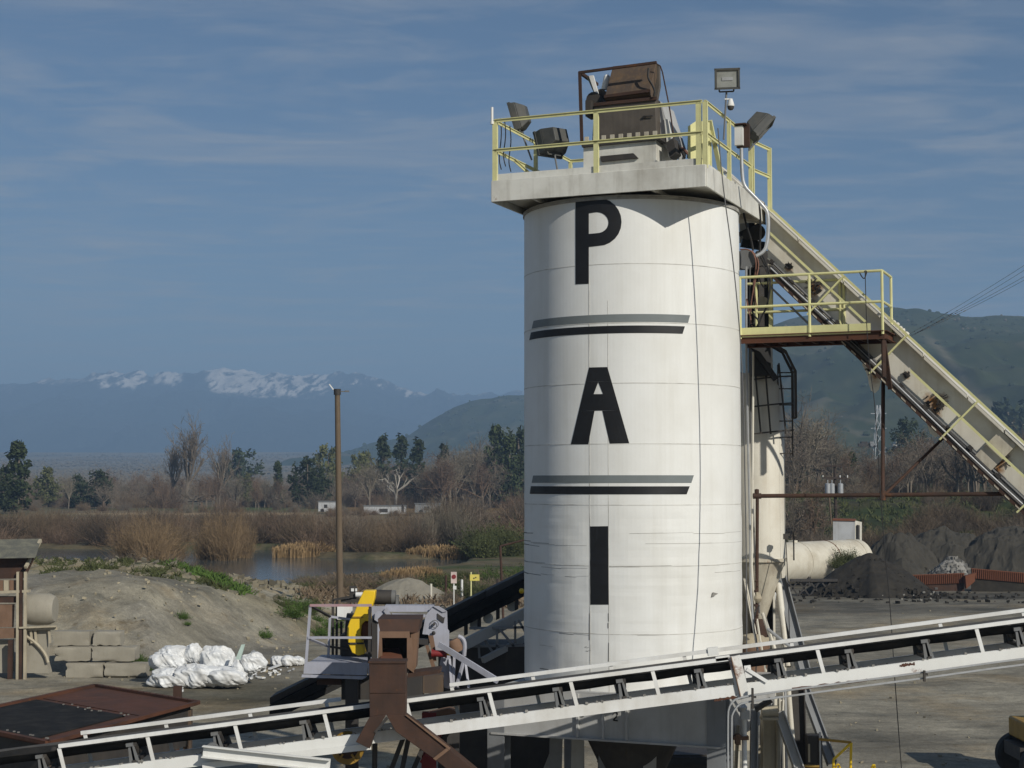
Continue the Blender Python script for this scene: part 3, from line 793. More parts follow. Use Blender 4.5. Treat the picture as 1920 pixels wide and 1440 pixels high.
# rim band under the deck, discharge cone, gate
m = MB(); m.lathe([(RS + .004, ZT - .07), (RS + .022, ZT - .07), (RS + .022, ZT - .012), (RS + .004, ZT - .012)], (CX, CY, 0), 128); m.build('top_rim', SEAM, silo)
m = MB(); m.lathe([(1.0, 3.3), (1.0, 3.0), (0.40, 1.75), (0.40, 1.25)], (CX, CY, 0), 48); m.build('discharge_cone', DARK, silo)  # dark steel colour stands in for the shade below the skirt
m = MB(); m.box((CX, CY, 1.15), (1.1, 1.0, 0.2), UU, VV); m.box((CX + .7, CY, 1.15), (0.5, .12, .12), UU, VV); m.build('discharge_gate', DARK, silo)
# square skirt frame and columns
FC = V((CX, CY, 0)) - VV * 2.0
def Fp(s, t, z): return FC + UU * s + VV * t + ZZ * z
m = MB(); m.box(Fp(0.147, 0.01, 3.23), (3.85, 0.02, 0.74), UU, VV); m.build('skirt_panel', FRAMEG, silo)
m = MB(); m.box(Fp(-1.77, 1.9, 3.23), (0.02, 3.75, 0.74), UU, VV); m.build('skirt_panel', FRAMEG, silo)
m = MB(); m.box(Fp(2.065, 1.9, 3.23), (0.02, 3.75, 0.74), UU, VV); m.build('skirt_panel', FRAMEG, silo)
m = MB(); m.box(Fp(0.147, 3.79, 3.23), (3.85, 0.02, 0.74), UU, VV); m.build('skirt_panel', FRAMEG, silo)
m = MB(); m.box(Fp(0.147, 1.9, 3.612), (3.85, 3.8, 0.02), UU, VV); m.build('skirt_top_plate', FRAMEG, silo)
m = MB(); m.box(Fp(0.147, -0.03, 2.87), (3.9, 0.06, 0.03), UU, VV); m.build('skirt_flange', FRAMEG, silo)
for px in (1084, 1132, 1176):
    dd = ray(px, 1370); dd = dd / dd.y
    # solve for the point on the front panel
    s = (dd.x * FC.y - FC.x) / (UU.x - dd.x * UU.y)
    m = MB(); m.box(Fp(s, -0.025, 3.24), (0.035, 0.05, 0.70), UU, VV); m.build('skirt_rib', FRAMEG, silo)
# painted number
def fpx(px, py, off=-0.006):
    dd = ray(px, py); dd = dd / dd.y
    s = (dd.x * FC.y - FC.x) / (UU.x - dd.x * UU.y); q = FC + UU * s + VV * off
    return V((q.x, q.y, H + dd.z * q.y))
m = MB(); two = [(1150, 1340), (1151, 1336.5), (1154, 1335), (1157, 1336.5), (1158, 1340), (1156.5, 1343.5), (1153, 1347), (1150, 1350.5), (1158.5, 1351.2)]
for a, b in zip(two[:-1], two[1:]): m.beam(fpx(*a), fpx(*b), 0.004, 0.022, up=UU * 0.3 + ZZ)
m.build('number', BLACKP, silo)
for s, t in ((-1.72, 0.10), (2.03, 0.10), (-1.72, 3.7), (2.03, 3.7)):
    m = MB(); m.ibeam(Fp(s, t, 0.0), Fp(s, t, 3.6 if t < 1 else 3.2), 0.30, 0.28, up=VV, t=0.02)
    m.box(Fp(s, t, .02), (.5, .5, .04), UU, VV)
    m.build('column', STEELG, silo)
for (s0, t0, z0), (s1, t1, z1) in (((-1.72, 3.7, .3), (-0.2, 3.7, 2.8)), ((2.03, 3.7, .3), (0.6, 3.7, 2.8)), ((2.03, .3, .4), (2.03, 3.5, 2.8)), ((-1.72, .3, .4), (-1.72, 3.5, 2.8))):
    m = MB(); m.beam(Fp(s0, t0, z0), Fp(s1, t1, z1), 0.10, 0.10); m.build('brace', TAN, silo)
for s in (-1.35, -0.95, -0.45, .35):
    m = MB(); m.beam(Fp(s, 1.6, 0), Fp(s + .08, 1.6, 2.86), 0.22, 0.18); m.build('post', FRAMEG if s in (-.95, .35) else STEELG, silo)

# ============================================================ TOP DECK
ZD0, ZD1 = 11.75, 12.11
W_ = 3.74; T_ = 3.80
deck = thing('top_deck', 'square white deck with pale yellow guardrail on top of the white silo', 'platform', tuple(D(W_ / 2, T_ / 2, ZD0)))
m = MB(); m.box(D(W_ / 2, T_ / 2, (ZD0 + .10 + ZD1) / 2), (W_ - .06, T_ - .06, ZD1 - ZD0 - .13), UU, VV); m.build('floor_plate', DECKW, deck)
m = MB(); m.box(D(W_ / 2, 0, (ZD0 + ZD1) / 2), (W_, 0.035, ZD1 - ZD0), UU, VV); m.build('fascia', DECKW, deck, bevel=.006)
m = MB(); m.box(D(W_ + .0005, T_ / 2 + .02, (ZD0 + ZD1) / 2), (0.035, T_, ZD1 - ZD0 - .004), UU, VV); m.build('fascia', DECKW, deck, bevel=.006)
m = MB(); m.box(D(-.0005, T_ / 2 + .02, (ZD0 + ZD1) / 2), (0.035, T_, ZD1 - ZD0 - .004), UU, VV); m.build('fascia', DECKW, deck, bevel=.006)
m = MB(); m.box(D(W_ / 2, T_, (ZD0 + ZD1) / 2), (W_ - .05, 0.035, ZD1 - ZD0 - .008), UU, VV); m.build('fascia', DECKW, deck)
m = MB()
for (a, b) in (((0.03, 0.03), (W_ - .03, 0.03)), ((W_ - .03, .03), (W_ - .03, T_)), ((.03, .03), (.03, T_))):
    pass
m.box(D(W_ / 2, 0.06, ZD1 + .045), (W_ - .16, .012, .13), UU, VV); m.box(D(W_ / 2, 0.075, ZD1 + .115), (W_ - .16, .04, .012), UU, VV)
m.build('toe_board', DECKW, deck)
m = MB(); m.box(D(W_ - .06, T_ / 2, ZD1 + .03), (.012, T_ - .2, .09), UU, VV); m.build('toe_board', DECKW, deck)
for s in (0.7, 1.4, 2.1, 2.8):
    m = MB(); m.box(D(s, .85, ZD0 + .06), (.05, 1.6, .07), UU, VV); m.build('joist', DECKW, deck)
RT = ZD1 + 1.03; RM = ZD1 + .52
def post(par, p, z0, z1, w_=.055, matl=YELR):
    m = MB(); m.box(V((p.x, p.y, (z0 + z1) / 2)), (w_, .012, z1 - z0), UU, VV)
    m.box(V((p.x, p.y, (z0 + z1) / 2)) + UU * (w_ / 2) + VV * .024, (.012, .06, z1 - z0), UU, VV); m.build('post', matl, par)
def rail(par, p, q, w_=.05, matl=YELR, name='rail'):
    m = MB(); m.beam(p, q, .012, w_); d = (V(q) - V(p)).normalized()
    m.beam(V(p) + ZZ * (w_ / 2), V(q) + ZZ * (w_ / 2), .05, .012); m.build(name, matl, par)
for s in (.04, 1.86, W_ - .13, W_ - .02): post(deck, D(s, .03, 0), ZD1 - .05, RT, .075 if s < W_ - .1 else .07)
for t in (1.52, 3.0): post(deck, D(W_ - .02, t, 0), ZD1 - .25, RT)
post(deck, D(W_ - .02, 3.15, 0), ZD1 - .3, RT - .1)
post(deck, D(W_ + .10, 3.95, 0), ZD1 - 2.45, RT, .065)
for t in (1.9, 3.7): post(deck, D(.04, t, 0), ZD1, RT)
for z in (RT, RM):
    rail(deck, D(.04, .03, z), D(W_ - .06, .03, z)); rail(deck, D(W_ - .02, .05, z), D(W_ - .02, 3.1, z)); rail(deck, D(.04, .05, z), D(.04, 3.72, z))
    rail(deck, D(W_ - .02, 3.2, z - .03), D(W_ + .1, 3.95, z - .03))
rail(deck, D(.04, 3.72, RT), D(1.3, 3.72, RT)); rail(deck, D(.04, 3.72, RM), D(1.3, 3.72, RM))
rail(deck, D(.04, .9, RM), D(.04, 3.7, ZD1 + .06))
m = MB(); m.tube(D(.0, .02, RT - .02), D(.0, .02, RT + .24), .022, n=8); m.tube(D(.0, .02, RT - .05), D(.0, .02, RT), .03, n=8); m.build('antenna_rod', CONVC, deck)

# yellow gate leaf folded at the corner
gate = thing('yellow_gate', 'pale yellow sheet metal gate leaf standing inside the right deck corner', 'gate', tuple(D(W_ - .25, .35, ZD1)))
m = MB(); z0 = ZD1 + .02
pl = [D(W_ - .36, .25, z0), D(W_ - .10, .62, z0), D(W_ - .10, .62, z0 + .80), D(W_ - .25, .40, z0 + .80), D(W_ - .36, .25, z0 + .68)]
m.prism(pl, VV * .02 + UU * -.01); m.build('gate_panel', YELR, gate)
m = MB(); m.beam(D(W_ - .10, .62, z0), D(W_ - .16, .8, z0 + .82), .05, .06, up=UU); m.build('gate_stile', YELR, gate)
m = MB(); m.beam(D(W_ - .05, 1.15, z0 - .0), D(W_ - .12, .7, z0 + .85), .05, .07, up=UU); m.build('gate_stile', YELR, gate)

# ============================================================ HEAD HOUSING OF THE INCLINED CONVEYOR
hd = thing('conveyor_head_housing', 'scorched rusty brown machine housing with tilted hood on the silo deck', 'machine', tuple(D(2.0, 1.5, ZD1)))
def on(px, py, t):
    """point seen at (px, py) on the vertical plane at depth t behind the deck front"""
    d = ray(px, py); d = d / d.y; o = DFL + VV * t
    s = (d.x * o.y - o.x) / (UU.x - d.x * UU.y); q = o + UU * s
    return V((q.x, q.y, H + d.z * q.y))
def slab(px, t, th, name, matl, par=hd, **k):
    m = MB(); m.prism([on(a, b, t) for a, b in px][::-1], VV * th); return m.build(name, matl, par, **k)
tb = 0.95
slab([(1094, 273), (1230, 263), (1230, 318), (1094, 328)], tb, 1.25, 'base_box', DECKW)
slab([(1125, 293), (1187, 287), (1196, 296), (1127, 303)], tb - .05, .05, 'slot_cover', DARK)
slab([(1089, 266), (1236, 251), (1238, 261), (1091, 276)], tb - .06, 1.4, 'flange', DARK)
m = MB()
for k in range(9):
    a = on(1100 + k * 16, 262 - k * 1.35, tb - .075); m = MB(); m.box(a, (.07, .03, .10), UU, VV); m.build('bolt_block', CREAMD, hd)
slab([(1114, 196), (1229, 184), (1231, 252), (1110, 264)], tb + .06, 1.0, 'body', BODYG, bevel=.01)
slab([(1113, 193), (1231, 181), (1231, 187), (1113, 199)], tb + .03, .04, 'top_angle', RUST)
# tilted hood: lower edge forward, upper edge back
h0 = [on(1133, 184, tb + .02), on(1218, 173, tb + .02)]; h1 = [on(1149, 124, tb + .42), on(1231, 115, tb + .42)]
m = MB(); nrm = (h0[1] - h0[0]).cross(h1[0] - h0[0]).normalized(); nrm = nrm if nrm.y > 0 else -nrm
m.prism([h0[0], h0[1], h1[1], h1[0]], nrm * .16); m.build('hood', HOODB, hd, bevel=.008)
m = MB(); m.prism([h0[0] - nrm * .01, h0[1] - nrm * .01, h0[1] - nrm * .01 + ZZ * .05, h0[0] - nrm * .01 + ZZ * .05], nrm * .03); m.build('hood_lip', RUST, hd)
slab([(1219, 180), (1231, 118), (1235, 122), (1236, 160), (1231, 188)], tb + .42, .10, 'hood_side', BODYG)
slab([(1140, 176), (1216, 166), (1226, 122), (1152, 130)], tb + .75, .25, 'inner_casing', DARK)
slab([(1231, 186), (1238, 190), (1263, 268), (1258, 290), (1232, 255)], tb + .3, .8, 'side_plate', FRAMEG)
slab([(1245, 222), (1252, 224), (1266, 290), (1253, 294)], tb + .25, .06, 'white_strut', DECKW)
m = MB()
for a, b in (((1087, 135), (1091, 268)), ((1087, 136), (1148, 128)), ((1147, 128), (1231, 117))): m.beam(on(*a, tb - .02), on(*b, tb - .02), .04, .05, up=UU)
m.beam(on(1087, 136, tb), on(1087, 136, tb) + VV * .9, .05, .05); m.beam(on(1090, 268, tb), on(1090, 268, tb) + VV * .9, .05, .05)
m.build('angle_frame', RUST, hd)
m = MB(); m.pipe([on(1232, 120, tb + .2), on(1240, 125, tb + .2), on(1248, 165, tb + .2), on(1256, 205, tb + .2), on(1264, 262, tb + .2), on(1268, 290, tb + .2)], .012, 6, 1); m.build('guard_rod', RUST, hd)
m = MB(); m.tube(on(1133, 168, tb + .5), on(1138, 144, tb + .5), .055, n=12); m.lathe([(.055, 0), (.04, .03), (0, .045)], on(1138, 144, tb + .5), 12); m.build('air_cylinder', CONVC, hd)
m = MB(); m.prism([on(1101, 146, tb + .3), on(1108, 141, tb + .3), on(1121, 180, tb + .3), on(1119, 187, tb + .3)], VV * .16); m.build('motor_arm', OLIVE, hd)
m = MB(); m.prism([on(1104, 142, tb + .28), on(1112, 141, tb + .28), on(1122, 178, tb + .28), on(1117, 180, tb + .28)], VV * .05); m.build('arm_flange', CONVC, hd)
m = MB(); m.tube(on(1112, 186, tb + .25), on(1112, 186, tb + .25) + VV * .5, .13, n=14); m.tube(on(1126, 176, tb + .4), on(1126, 176, tb + .4) + VV * .4, .09, n=12)
m.box(on(1108, 206, tb + .3), (.10, .3, .28), UU, VV); m.build('drive_motor', DARK, hd)
m = MB(); m.tube(on(1206, 218, tb + .03), on(1224, 217, tb + .03), .012, n=6); m.box(on(1208, 219, tb + .04), (.05, .03, .03), UU, VV); m.build('latch', DARK, hd)
m = MB(); m.pipe([on(1216, 128, tb), on(1214, 145, tb - .02), on(1222, 158, tb), on(1228, 170, tb), on(1226, 180, tb)], .018, 6, 2); m.build('hose', CABLE, hd)
for i, (a, b, c_, mt) in enumerate((((1262, 292), (1276, 272), (1296, 296), COPPER), ((1268, 292), (1284, 278), (1300, 297), CREAMD), ((1258, 288), (1268, 262), (1284, 296), CABLE))):
    m = MB(); m.pipe([on(*a, 1.3), on(*b, 1.35), on(*c_, 1.2)], .022, 6, 2); m.build('hose', mt, hd)
slab([(1248, 268), (1262, 258), (1268, 286), (1256, 296)], tb + .1, .3, 'bearing_block', DARK)
slab([(1290, 240), (1302, 240), (1302, 296), (1288, 296)], 1.8, .4, 'gear_box', DARK)

# ============================================================ FLOODLIGHTS AND CAMERA
def floodlight(label, pos, aim, w_, h_, d_, roll, polebase, boxy=True, visible_lens=True, poler=.016):
    t = thing('floodlight', label, 'floodlight', tuple(polebase), 'floodlights round the silo deck')
    aim = V(aim).normalized(); r = aim.cross(ZZ).normalized(); u = r.cross(aim).normalized()
    q = M3.Rotation(roll, 3, aim); r = q @ r; u = q @ u; pos = V(pos)
    f = pos + aim * (d_ / 2); k = pos - aim * (d_ / 2)
    def ring(c, ww, hh): return [c - r * ww / 2 - u * hh / 2, c + r * ww / 2 - u * hh / 2, c + r * ww / 2 + u * hh / 2, c - r * ww / 2 + u * hh / 2]
    m = MB(); a = ring(k, w_ * .62, h_ * .58); b = ring(pos + aim * d_ * .12, w_ * .96, h_ * .96); c = ring(f, w_, h_)
    m.hexa([a[0], a[1], a[2], a[3], b[0], b[1], b[2], b[3]]); m.hexa([b[0], b[1], b[2], b[3], c[0], c[1], c[2], c[3]])
    m.build('housing', LAMPB, t, bevel=.012)
    m = MB()
    for sx_, sy, ww, hh in ((0, .5, 1.06, .10), (0, -.5, 1.06, .10), (.5, 0, .08, 1.0), (-.5, 0, .08, 1.0)):
        m.box(f + r * (sx_ * w_ * .96) + u * (sy * h_ * .96) + aim * .012, (w_ * ww, h_ * hh, .05), r, u, aim)
    m.build('front_frame', LAMPB, t)
    m = MB(); m.box(f + aim * .006, (w_ * .86, h_ * .84, .012), r, u, aim); m.build('lens', GLASS, t)
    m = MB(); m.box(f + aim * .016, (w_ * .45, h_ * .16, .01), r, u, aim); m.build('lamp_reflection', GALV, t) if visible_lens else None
    base = V(polebase); hp = pos - ZZ * (h_ * .5 + .05)
    m = MB(); m.beam(hp - r * w_ * .3, hp + r * w_ * .3, .03, .02); m.beam(hp - r * w_ * .3, hp - r * w_ * .3 + u * .16, .025, .02); m.beam(hp + r * w_ * .3, hp + r * w_ * .3 + u * .16, .025, .02)
    m.build('yoke', LAMPB, t)
    m = MB(); m.tube(base, hp, poler, n=8); m.build('pole', GREYC, t)
    return t
pA = D(.16, 1.45, 0); zA = P(979, 217, pA.y).z
floodlight('dark floodlight seen edge on at the left rail of the silo deck', P(978, 217, pA.y), V((-.93, .25, -.25)), .40, .50, .24, -.12, P(997, 300, pA.y), visible_lens=False)
pB = D(1.2, 1.6, 0)
floodlight('dark boxy floodlight seen from behind between left rail and brown machine', P(1040, 262, pB.y), V((-.55, .75, -.30)), .50, .44, .40, .0, P(1045, 318, pB.y), visible_lens=False)
pC = D(W_ - .08, .95, 0)
floodlight('square floodlight on its own thin pole facing the camera above deck corner', P(1362, 148, pC.y), V((-.02, -.93, -.22)), .40, .33, .22, .03, P(1357, 262, pC.y))
pD = D(W_ - .0, 2.75, 0)
floodlight('large dark floodlight tilted over the right end of the silo deck', P(1420, 233, pD.y), V((.62, -.1, -.55)), .36, .46, .30, -.25, P(1404, 282, pD.y), visible_lens=False)
scam = thing('security_camera', 'small white dome security camera clamped to the floodlight pole', 'security camera', tuple(P(1370, 200, pC.y)))
cpos = P(1370, 196, pC.y)
m = MB(); m.lathe([(0.0, .10), (.03, .095), (.045, .05), (.06, 0), (.062, -.03)], cpos, 16); m.box(cpos + V((-.05, 0, .09)), (.10, .03, .02)); m.build('mount', CONVC, scam)
m = MB(); m.lathe([(.055, -.03), (.055, -.06), (.035, -.09), (0, -.10)], cpos, 16); m.build('dome', DARK, scam)
jb = thing('junction_box', 'white and rust red electrical box on the right deck rail', 'electrical box', tuple(P(1388, 270, D(W_, 2.0, 0).y)))
yj = D(W_ + .03, 1.95, 0).y
m = MB(); m.box(P(1386, 255, yj), (.14, .10, .33), UU, VV); m.build('box_door', CONVC, jb)
m = MB(); m.box(P(1392, 254, yj) + VV * .06, (.22, .09, .40), UU, VV); m.box(P(1390, 234, yj), (.2, .2, .02), UU, VV); m.build('box_back', RUST, jb)
pc = thing('riser_conduit', 'thick galvanized conduit running down from electrical box beside inclined conveyor', 'conduit', tuple(P(1390, 275, yj)))
m = MB(); m.pipe([P(1390, 278, yj), P(1391, 320, yj), P(1394, 348, yj), P(1410, 364, yj), P(1430, 385, yj), P(1440, 398, yj), P(1441, 430, yj), P(1438, 462, yj), P(1430, 474, yj), P(1418, 480, yj)], .032, 10, 2); m.build('pipe', GALV, pc)
# cables
def cable(label, pts, r=.009, matl=CABLE, sm=2, name='cable', cat='cable', group=None):
    m = MB(); m.pipe(pts, r, 5, sm); o = m.build(name, matl, None, loc=pts[0]); return tag(o, label, cat, group)
cable('thin grey cable hanging from the deck corner down past the right side of silo', [(3.34, 25.65, 12.75), (3.40, 25.663, 11.97), (3.458, 25.68, 11.49), (3.542, 25.655, 10.82), (3.615, 25.635, 10.06), (3.677, 25.612, 9.20),
       (3.709, 25.605, 8.24), (3.717, 25.594, 7.38), (3.718, 25.554, 6.70), (3.716, 25.493, 6.03), (3.701, 25.415, 5.38), (3.688, 25.323, 4.82), (3.67, 25.25, 4.3)], .010, CABLEG)
yc = D(.1, .35, 0).y
for i, (a, b) in enumerate((((938, 222), 318), ((946, 224), 312), ((956, 236), 322))):
    cable(('short black cord hanging inside left deck corner, nearest the post', 'middle black cord hanging inside the left deck corner', 'black cord looping from the left deck rail, nearest the floodlight')[i],
          [P(a[0], a[1], yc), P(a[0] + 3, a[1] + 30, yc), P(a[0] - 3, b - 20, yc), P(a[0] + 2, b, yc)], .010)
# ============================================================ INCLINED SLAT CONVEYOR
IC0 = V((4.69, 28.9, 0))
def topz(s): return H + 4.95 - 0.994 * s
def I(s, t, dn=0.0):
    """on the conveyor: s along the plan, t behind its near panel, dn straight down from the top edge"""
    p = IC0 + UU * s + VV * t
    return V((p.x, p.y, topz(s) - dn))
S0, S1, TH_ = -0.95, 11.4, 1.10
sl_d = (I(1, 0) - I(0, 0)).normalized(); sl_n = sl_d.cross(VV).normalized()
if sl_n.z < 0: sl_n = -sl_n
inc = thing('inclined_slat_conveyor', 'long cream steel inclined conveyor climbing to the silo top from the right', 'conveyor', tuple(I(5, .35, 1)))
SP = -.04
m = MB(); m.prism([I(SP, 0, TH_), I(S1, 0, TH_), I(S1, 0, .02), I(SP, 0, .02)], VV * .02); m.build('side_panel', CREAM, inc)
m = MB(); m.prism([I(SP, .68, TH_), I(S1, .68, TH_), I(S1, .68, .02), I(SP, .68, .02)], VV * .02); m.build('side_panel', CREAM, inc)
# cover plates: lengths butted with small steps, each overhanging the panel
cuts = [S0, -.2, .55, 1.35, 2.0, 2.72, 3.45, 4.05, 5.2, 6.6, 8.2, 9.8, S1]; rc = random.Random(3)
for a, b in zip(cuts[:-1], cuts[1:]):
    o = rc.uniform(-.008, .012)
    m = MB(); m.prism([I(a + .012, -.15, -.0 - o), I(b - .012, -.15, -.0 - o), I(b - .012, -.15, .075 - o), I(a + .012, -.15, .075 - o)], VV * .98); m.build('cover_plate', CREAM, inc)
m = MB(); m.prism([I(SP, -.07, TH_ - .01), I(S1, -.07, TH_ - .01), I(S1, -.07, TH_ + .05), I(SP, -.07, TH_ + .05)], VV * .9); m.build('bottom_plate', RUST, inc)
m = MB(); m.prism([I(SP, -.20, TH_ - .0), I(S1, -.20, TH_ - .0), I(S1, -.20, TH_ + .07), I(SP, -.20, TH_ + .07)], VV * .02); m.build('bottom_angle', RUST, inc)
k = 0; s = .3
while s < 6:
    m = MB(); m.prism([I(s, -.212, TH_ + .02), I(s + .075, -.212, TH_ + .02), I(s + .075, -.212, TH_ + .05), I(s, -.212, TH_ + .05)], VV * .012); m.build('slot_plate', CREAMD, inc)
    s += .17
for s in (3.98, 7.2, 10.2):        # stiffener boxes across the panel
    m = MB(); m.prism([I(s, -.10, .09) - sl_n * 0, I(s + .26, -.10, .09), I(s + .26, -.10, .09) - sl_n * .66, I(s, -.10, .09) - sl_n * .66], VV * .098); m.build('stiffener', CREAMD, inc)
# pipes strapped under the panel edge
for dn, t, r, mt, j in ((.98, -.11, .032, CABLE, 0), (1.05, -.15, .040, DARK, 1), (.92, -.06, .024, CABLEG, 2), (1.11, -.10, .030, CABLE, 3), (1.0, -.17, .016, GALV, 4)):
    pts = []
    for i in range(24):
        s = .05 + 9.5 * i / 23
        pts.append(I(s, t + .012 * math.sin(s * 2.3 + j), dn + .018 * math.sin(s * 1.7 + 2 * j)))
    m = MB(); m.pipe(pts, r, 7, 1); m.build('pipe', mt, inc)
# pipe clamps and greasy bolt clusters along the edge
rc = random.Random(11); s = .05
while s < 6.2:
    m = MB(); p0 = I(s, -.12, .90)
    for j in range(3): m.box(p0 + UU * rc.uniform(-.05, .05) - ZZ * rc.uniform(-.02, .05) + VV * rc.uniform(-.02, .05), (rc.uniform(.04, .09), .06, rc.uniform(.03, .07)), sl_d, VV, sl_n)
    m.build('clamp', DARK, inc, kind='stuff'); s += rc.uniform(.32, .5)
# hatch studs: rusty greasy clusters with run marks
def stain_mat():
    m = bpy.data.materials.new('rust_stain_fade'); m.use_nodes = True; t = m.node_tree; N = t.nodes; L = t.links; b = N['Principled BSDF']; b.inputs['Roughness'].default_value = .65
    at = N.new('ShaderNodeAttribute'); at.attribute_name = 'wear'; sp = N.new('ShaderNodeSeparateColor'); L.new(at.outputs['Color'], sp.inputs[0])
    tc = N.new('ShaderNodeTexCoord'); nz = N.new('ShaderNodeTexNoise'); nz.inputs['Scale'].default_value = 14; nz.inputs['Detail'].default_value = 6; L.new(tc.outputs['Object'], nz.inputs['Vector'])
    mm = N.new('ShaderNodeMath'); mm.operation = 'MULTIPLY_ADD'; L.new(nz.outputs['Fac'], mm.inputs[0]); mm.inputs[1].default_value = .9; L.new(sp.outputs[0], mm.inputs[2])
    r = N.new('ShaderNodeMapRange'); r.inputs['From Min'].default_value = .62; r.inputs['From Max'].default_value = 1.25; L.new(mm.outputs[0], r.inputs['Value'])
    x = N.new('ShaderNodeMixRGB'); x.inputs['Color1'].default_value = (.60, .57, .48, 1); x.inputs['Color2'].default_value = (.26, .12, .035, 1); L.new(r.outputs[0], x.inputs['Fac']); L.new(x.outputs[0], b.inputs['Base Color'])
    return m
STAIN = stain_mat()
for px, py, rr in ((1528, 537, .13), (1753, 752, .17), (1873, 862, .16), (1640, 690, .12), (1480, 500, .06), (1700, 812 - 110, .05)):
    d = ray(px, py); d = d / d.y; s = (d.x * IC0.y - IC0.x) / (UU.x - d.x * UU.y); c = IC0 + UU * s; c = V((c.x, c.y, H + d.z * c.y))
    m = MB(); n = 20; wv = []
    for j in range(6):
        for i in range(n):
            a = 2 * math.pi * i / n; q = rr * 2.0 * j / 5 * (1 + .25 * math.sin(3 * a + px)); z_ = math.sin(a) * q * (1.5 if math.sin(a) < 0 else .7)
            m.v.append(tuple(c - VV * .003 + UU * (math.cos(a) * q * .8) + ZZ * z_)); wv.append(1 - j / 5)
    for j in range(5):
        for i in range(n): k = (i + 1) % n; m.f.append((j * n + i, j * n + k, (j + 1) * n + k, (j + 1) * n + i))
    so_ = m.build('rust_stain', STAIN, inc, sharp=None)
    ca = so_.data.color_attributes.new('wear', 'FLOAT_COLOR', 'POINT'); ca.data.foreach_set('color', [q for w_ in wv for q in (w_, w_, w_, 1)])
    m = MB()
    for i in range(26):
        a = rc.uniform(0, 6.28); q = rr * math.sqrt(rc.random()); p = c + UU * math.cos(a) * q + ZZ * math.sin(a) * q
        m.box(p - VV * .03, (rc.uniform(.015, .05), rc.uniform(.02, .08), rc.uniform(.015, .05)), sl_d, VV, sl_n)
    for i in range(10):
        a = rc.uniform(0, 6.28); p = c + UU * math.cos(a) * rr * .9 + ZZ * math.sin(a) * rr * .9
        m.tube(p - VV * .02, p - VV * .05 + UU * math.cos(a) * rr * .5 + ZZ * math.sin(a) * rr * .5, .006, n=4)
    m.build('greasy_bolts', DARK, inc, kind='stuff')
# walkway handrail along the near side
def irail(dn, name, s0, s1, t=-.17, w_=.042):
    m = MB(); m.prism([I(s0, t, dn), I(s1, t, dn), I(s1, t, dn + w_ * 1.35), I(s0, t, dn + w_ * 1.35)], VV * .04); m.build(name, YELR, inc)
irail(-.10, 'handrail', .05, 10.5); irail(.36, 'handrail', .05, 1.75); irail(.48, 'handrail', 2.5, 10.5)
for s in (1.38, 2.47, 3.65, 4.9, 6.2, 7.5, 8.8):
    a = I(s, -.185, -.10); b = a - sl_n * .95
    m = MB(); m.beam(a, b, .03, .05, up=VV); m.build('rail_post', YELR, inc)
m = MB(); m.prism([I(0, -.05, 1.36), I(1.0, -.05, 1.38), I(1.0, -.05, 1.43), I(0, -.05, 1.41)], VV * .05); m.build('tie_bar', STEELG, inc)
# lower foot
m = MB(); m.box(I(10.9, .35, 1.6) * 1 + V((0, 0, -.9)), (.9, 1.0, 2.2), UU, VV); m.build('boot_box', CREAMD, inc)
# lumps of spilled insulation on the cover, beside the platform
m = MB()
for i in range(6):
    p = I(2.10 + .055 * i, .25 + rc.uniform(-.1, .1), -.02 - rc.uniform(0, .03)); m.lathe([(0, -.04), (.05, -.02), (.06, .02), (.03, .05), (0, .06)], p, 7, ax=(rc.uniform(-.5, .5), rc.uniform(-.5, .5), 1))
m.build('foam_lumps', CREAM, inc, kind='stuff')

# ============================================================ MID PLATFORM
PNR = V((6.35, 27.2, 0)); LP, WP = 2.62, .92
PZ0, PZ1 = H + 2.49, H + 2.61
def Q(s, t, z):                      # s from the right end to the left, t to the back
    p = PNR - UU * s + VV * t
    return V((p.x, p.y, z))
mp_ = thing('access_platform', 'small access platform with pale yellow guardrail and rust red underside beside the silo', 'platform', tuple(Q(LP / 2, WP / 2, PZ0)))
m = MB(); m.channel(Q(LP, .0, PZ0 + .04), Q(0, .0, PZ0 + .04), .05, .15, t=.015); m.build('edge_channel', RUSTR, mp_)
m = MB(); m.channel(Q(0, 0, PZ0 + .04), Q(0, WP, PZ0 + .04), .05, .15, t=.015); m.build('edge_channel', RUSTR, mp_)
m = MB(); m.channel(Q(LP, WP, PZ0 + .04), Q(0, WP, PZ0 + .04), .05, .15, t=.015); m.build('edge_channel', RUSTR, mp_)
for i in range(9):
    s = .15 + i * .29
    m = MB(); m.beam(Q(s, .02, PZ0 + .02), Q(s, WP - .02, PZ0 + .02), .03, .07); m.build('floor_bar', RUST, mp_)
m = MB(); m.box(Q(LP / 2, WP / 2, PZ0 + .105), (LP - .04, WP - .04, .012), UU, VV); m.build('floor_plate', RUST, mp_)
m = MB(); m.box(Q(LP / 2 + .1, -.012, PZ1 + .04), (LP - .25, .012, .17), UU, VV); m.build('toe_board', YELR, mp_)
PT, PM = H + 3.63, H + 3.10
def ppost(s, t, z1=PT, w_=.05):
    m = MB(); m.tube(Q(s, t, PZ0 + .05), Q(s, t, z1), w_ / 2, n=8); m.build('post', YELR, mp_)
def prail(a, b):
    m = MB(); m.tube(a, b, .024, n=8); m.build('rail', YELR, mp_)
ppost(.02, -.02); ppost(1.27, -.02); ppost(2.5, -.02); ppost(.02, WP)
for z in (PT, PM): prail(Q(LP, -.02, z), Q(.02, -.02, z)); prail(Q(.02, -.02, z), Q(.02, WP, z))
for z in (PT, PM): prail(Q(LP, WP, z), Q(.85, WP, z))
ppost(.85, WP); ppost(.92, WP); ppost(2.44, WP)
m = MB(); m.beam(Q(0.02, .05, PZ0 - .03), Q(.0, .55, PZ0 - .85), .07, .07); m.build('bracket', RUST, mp_)
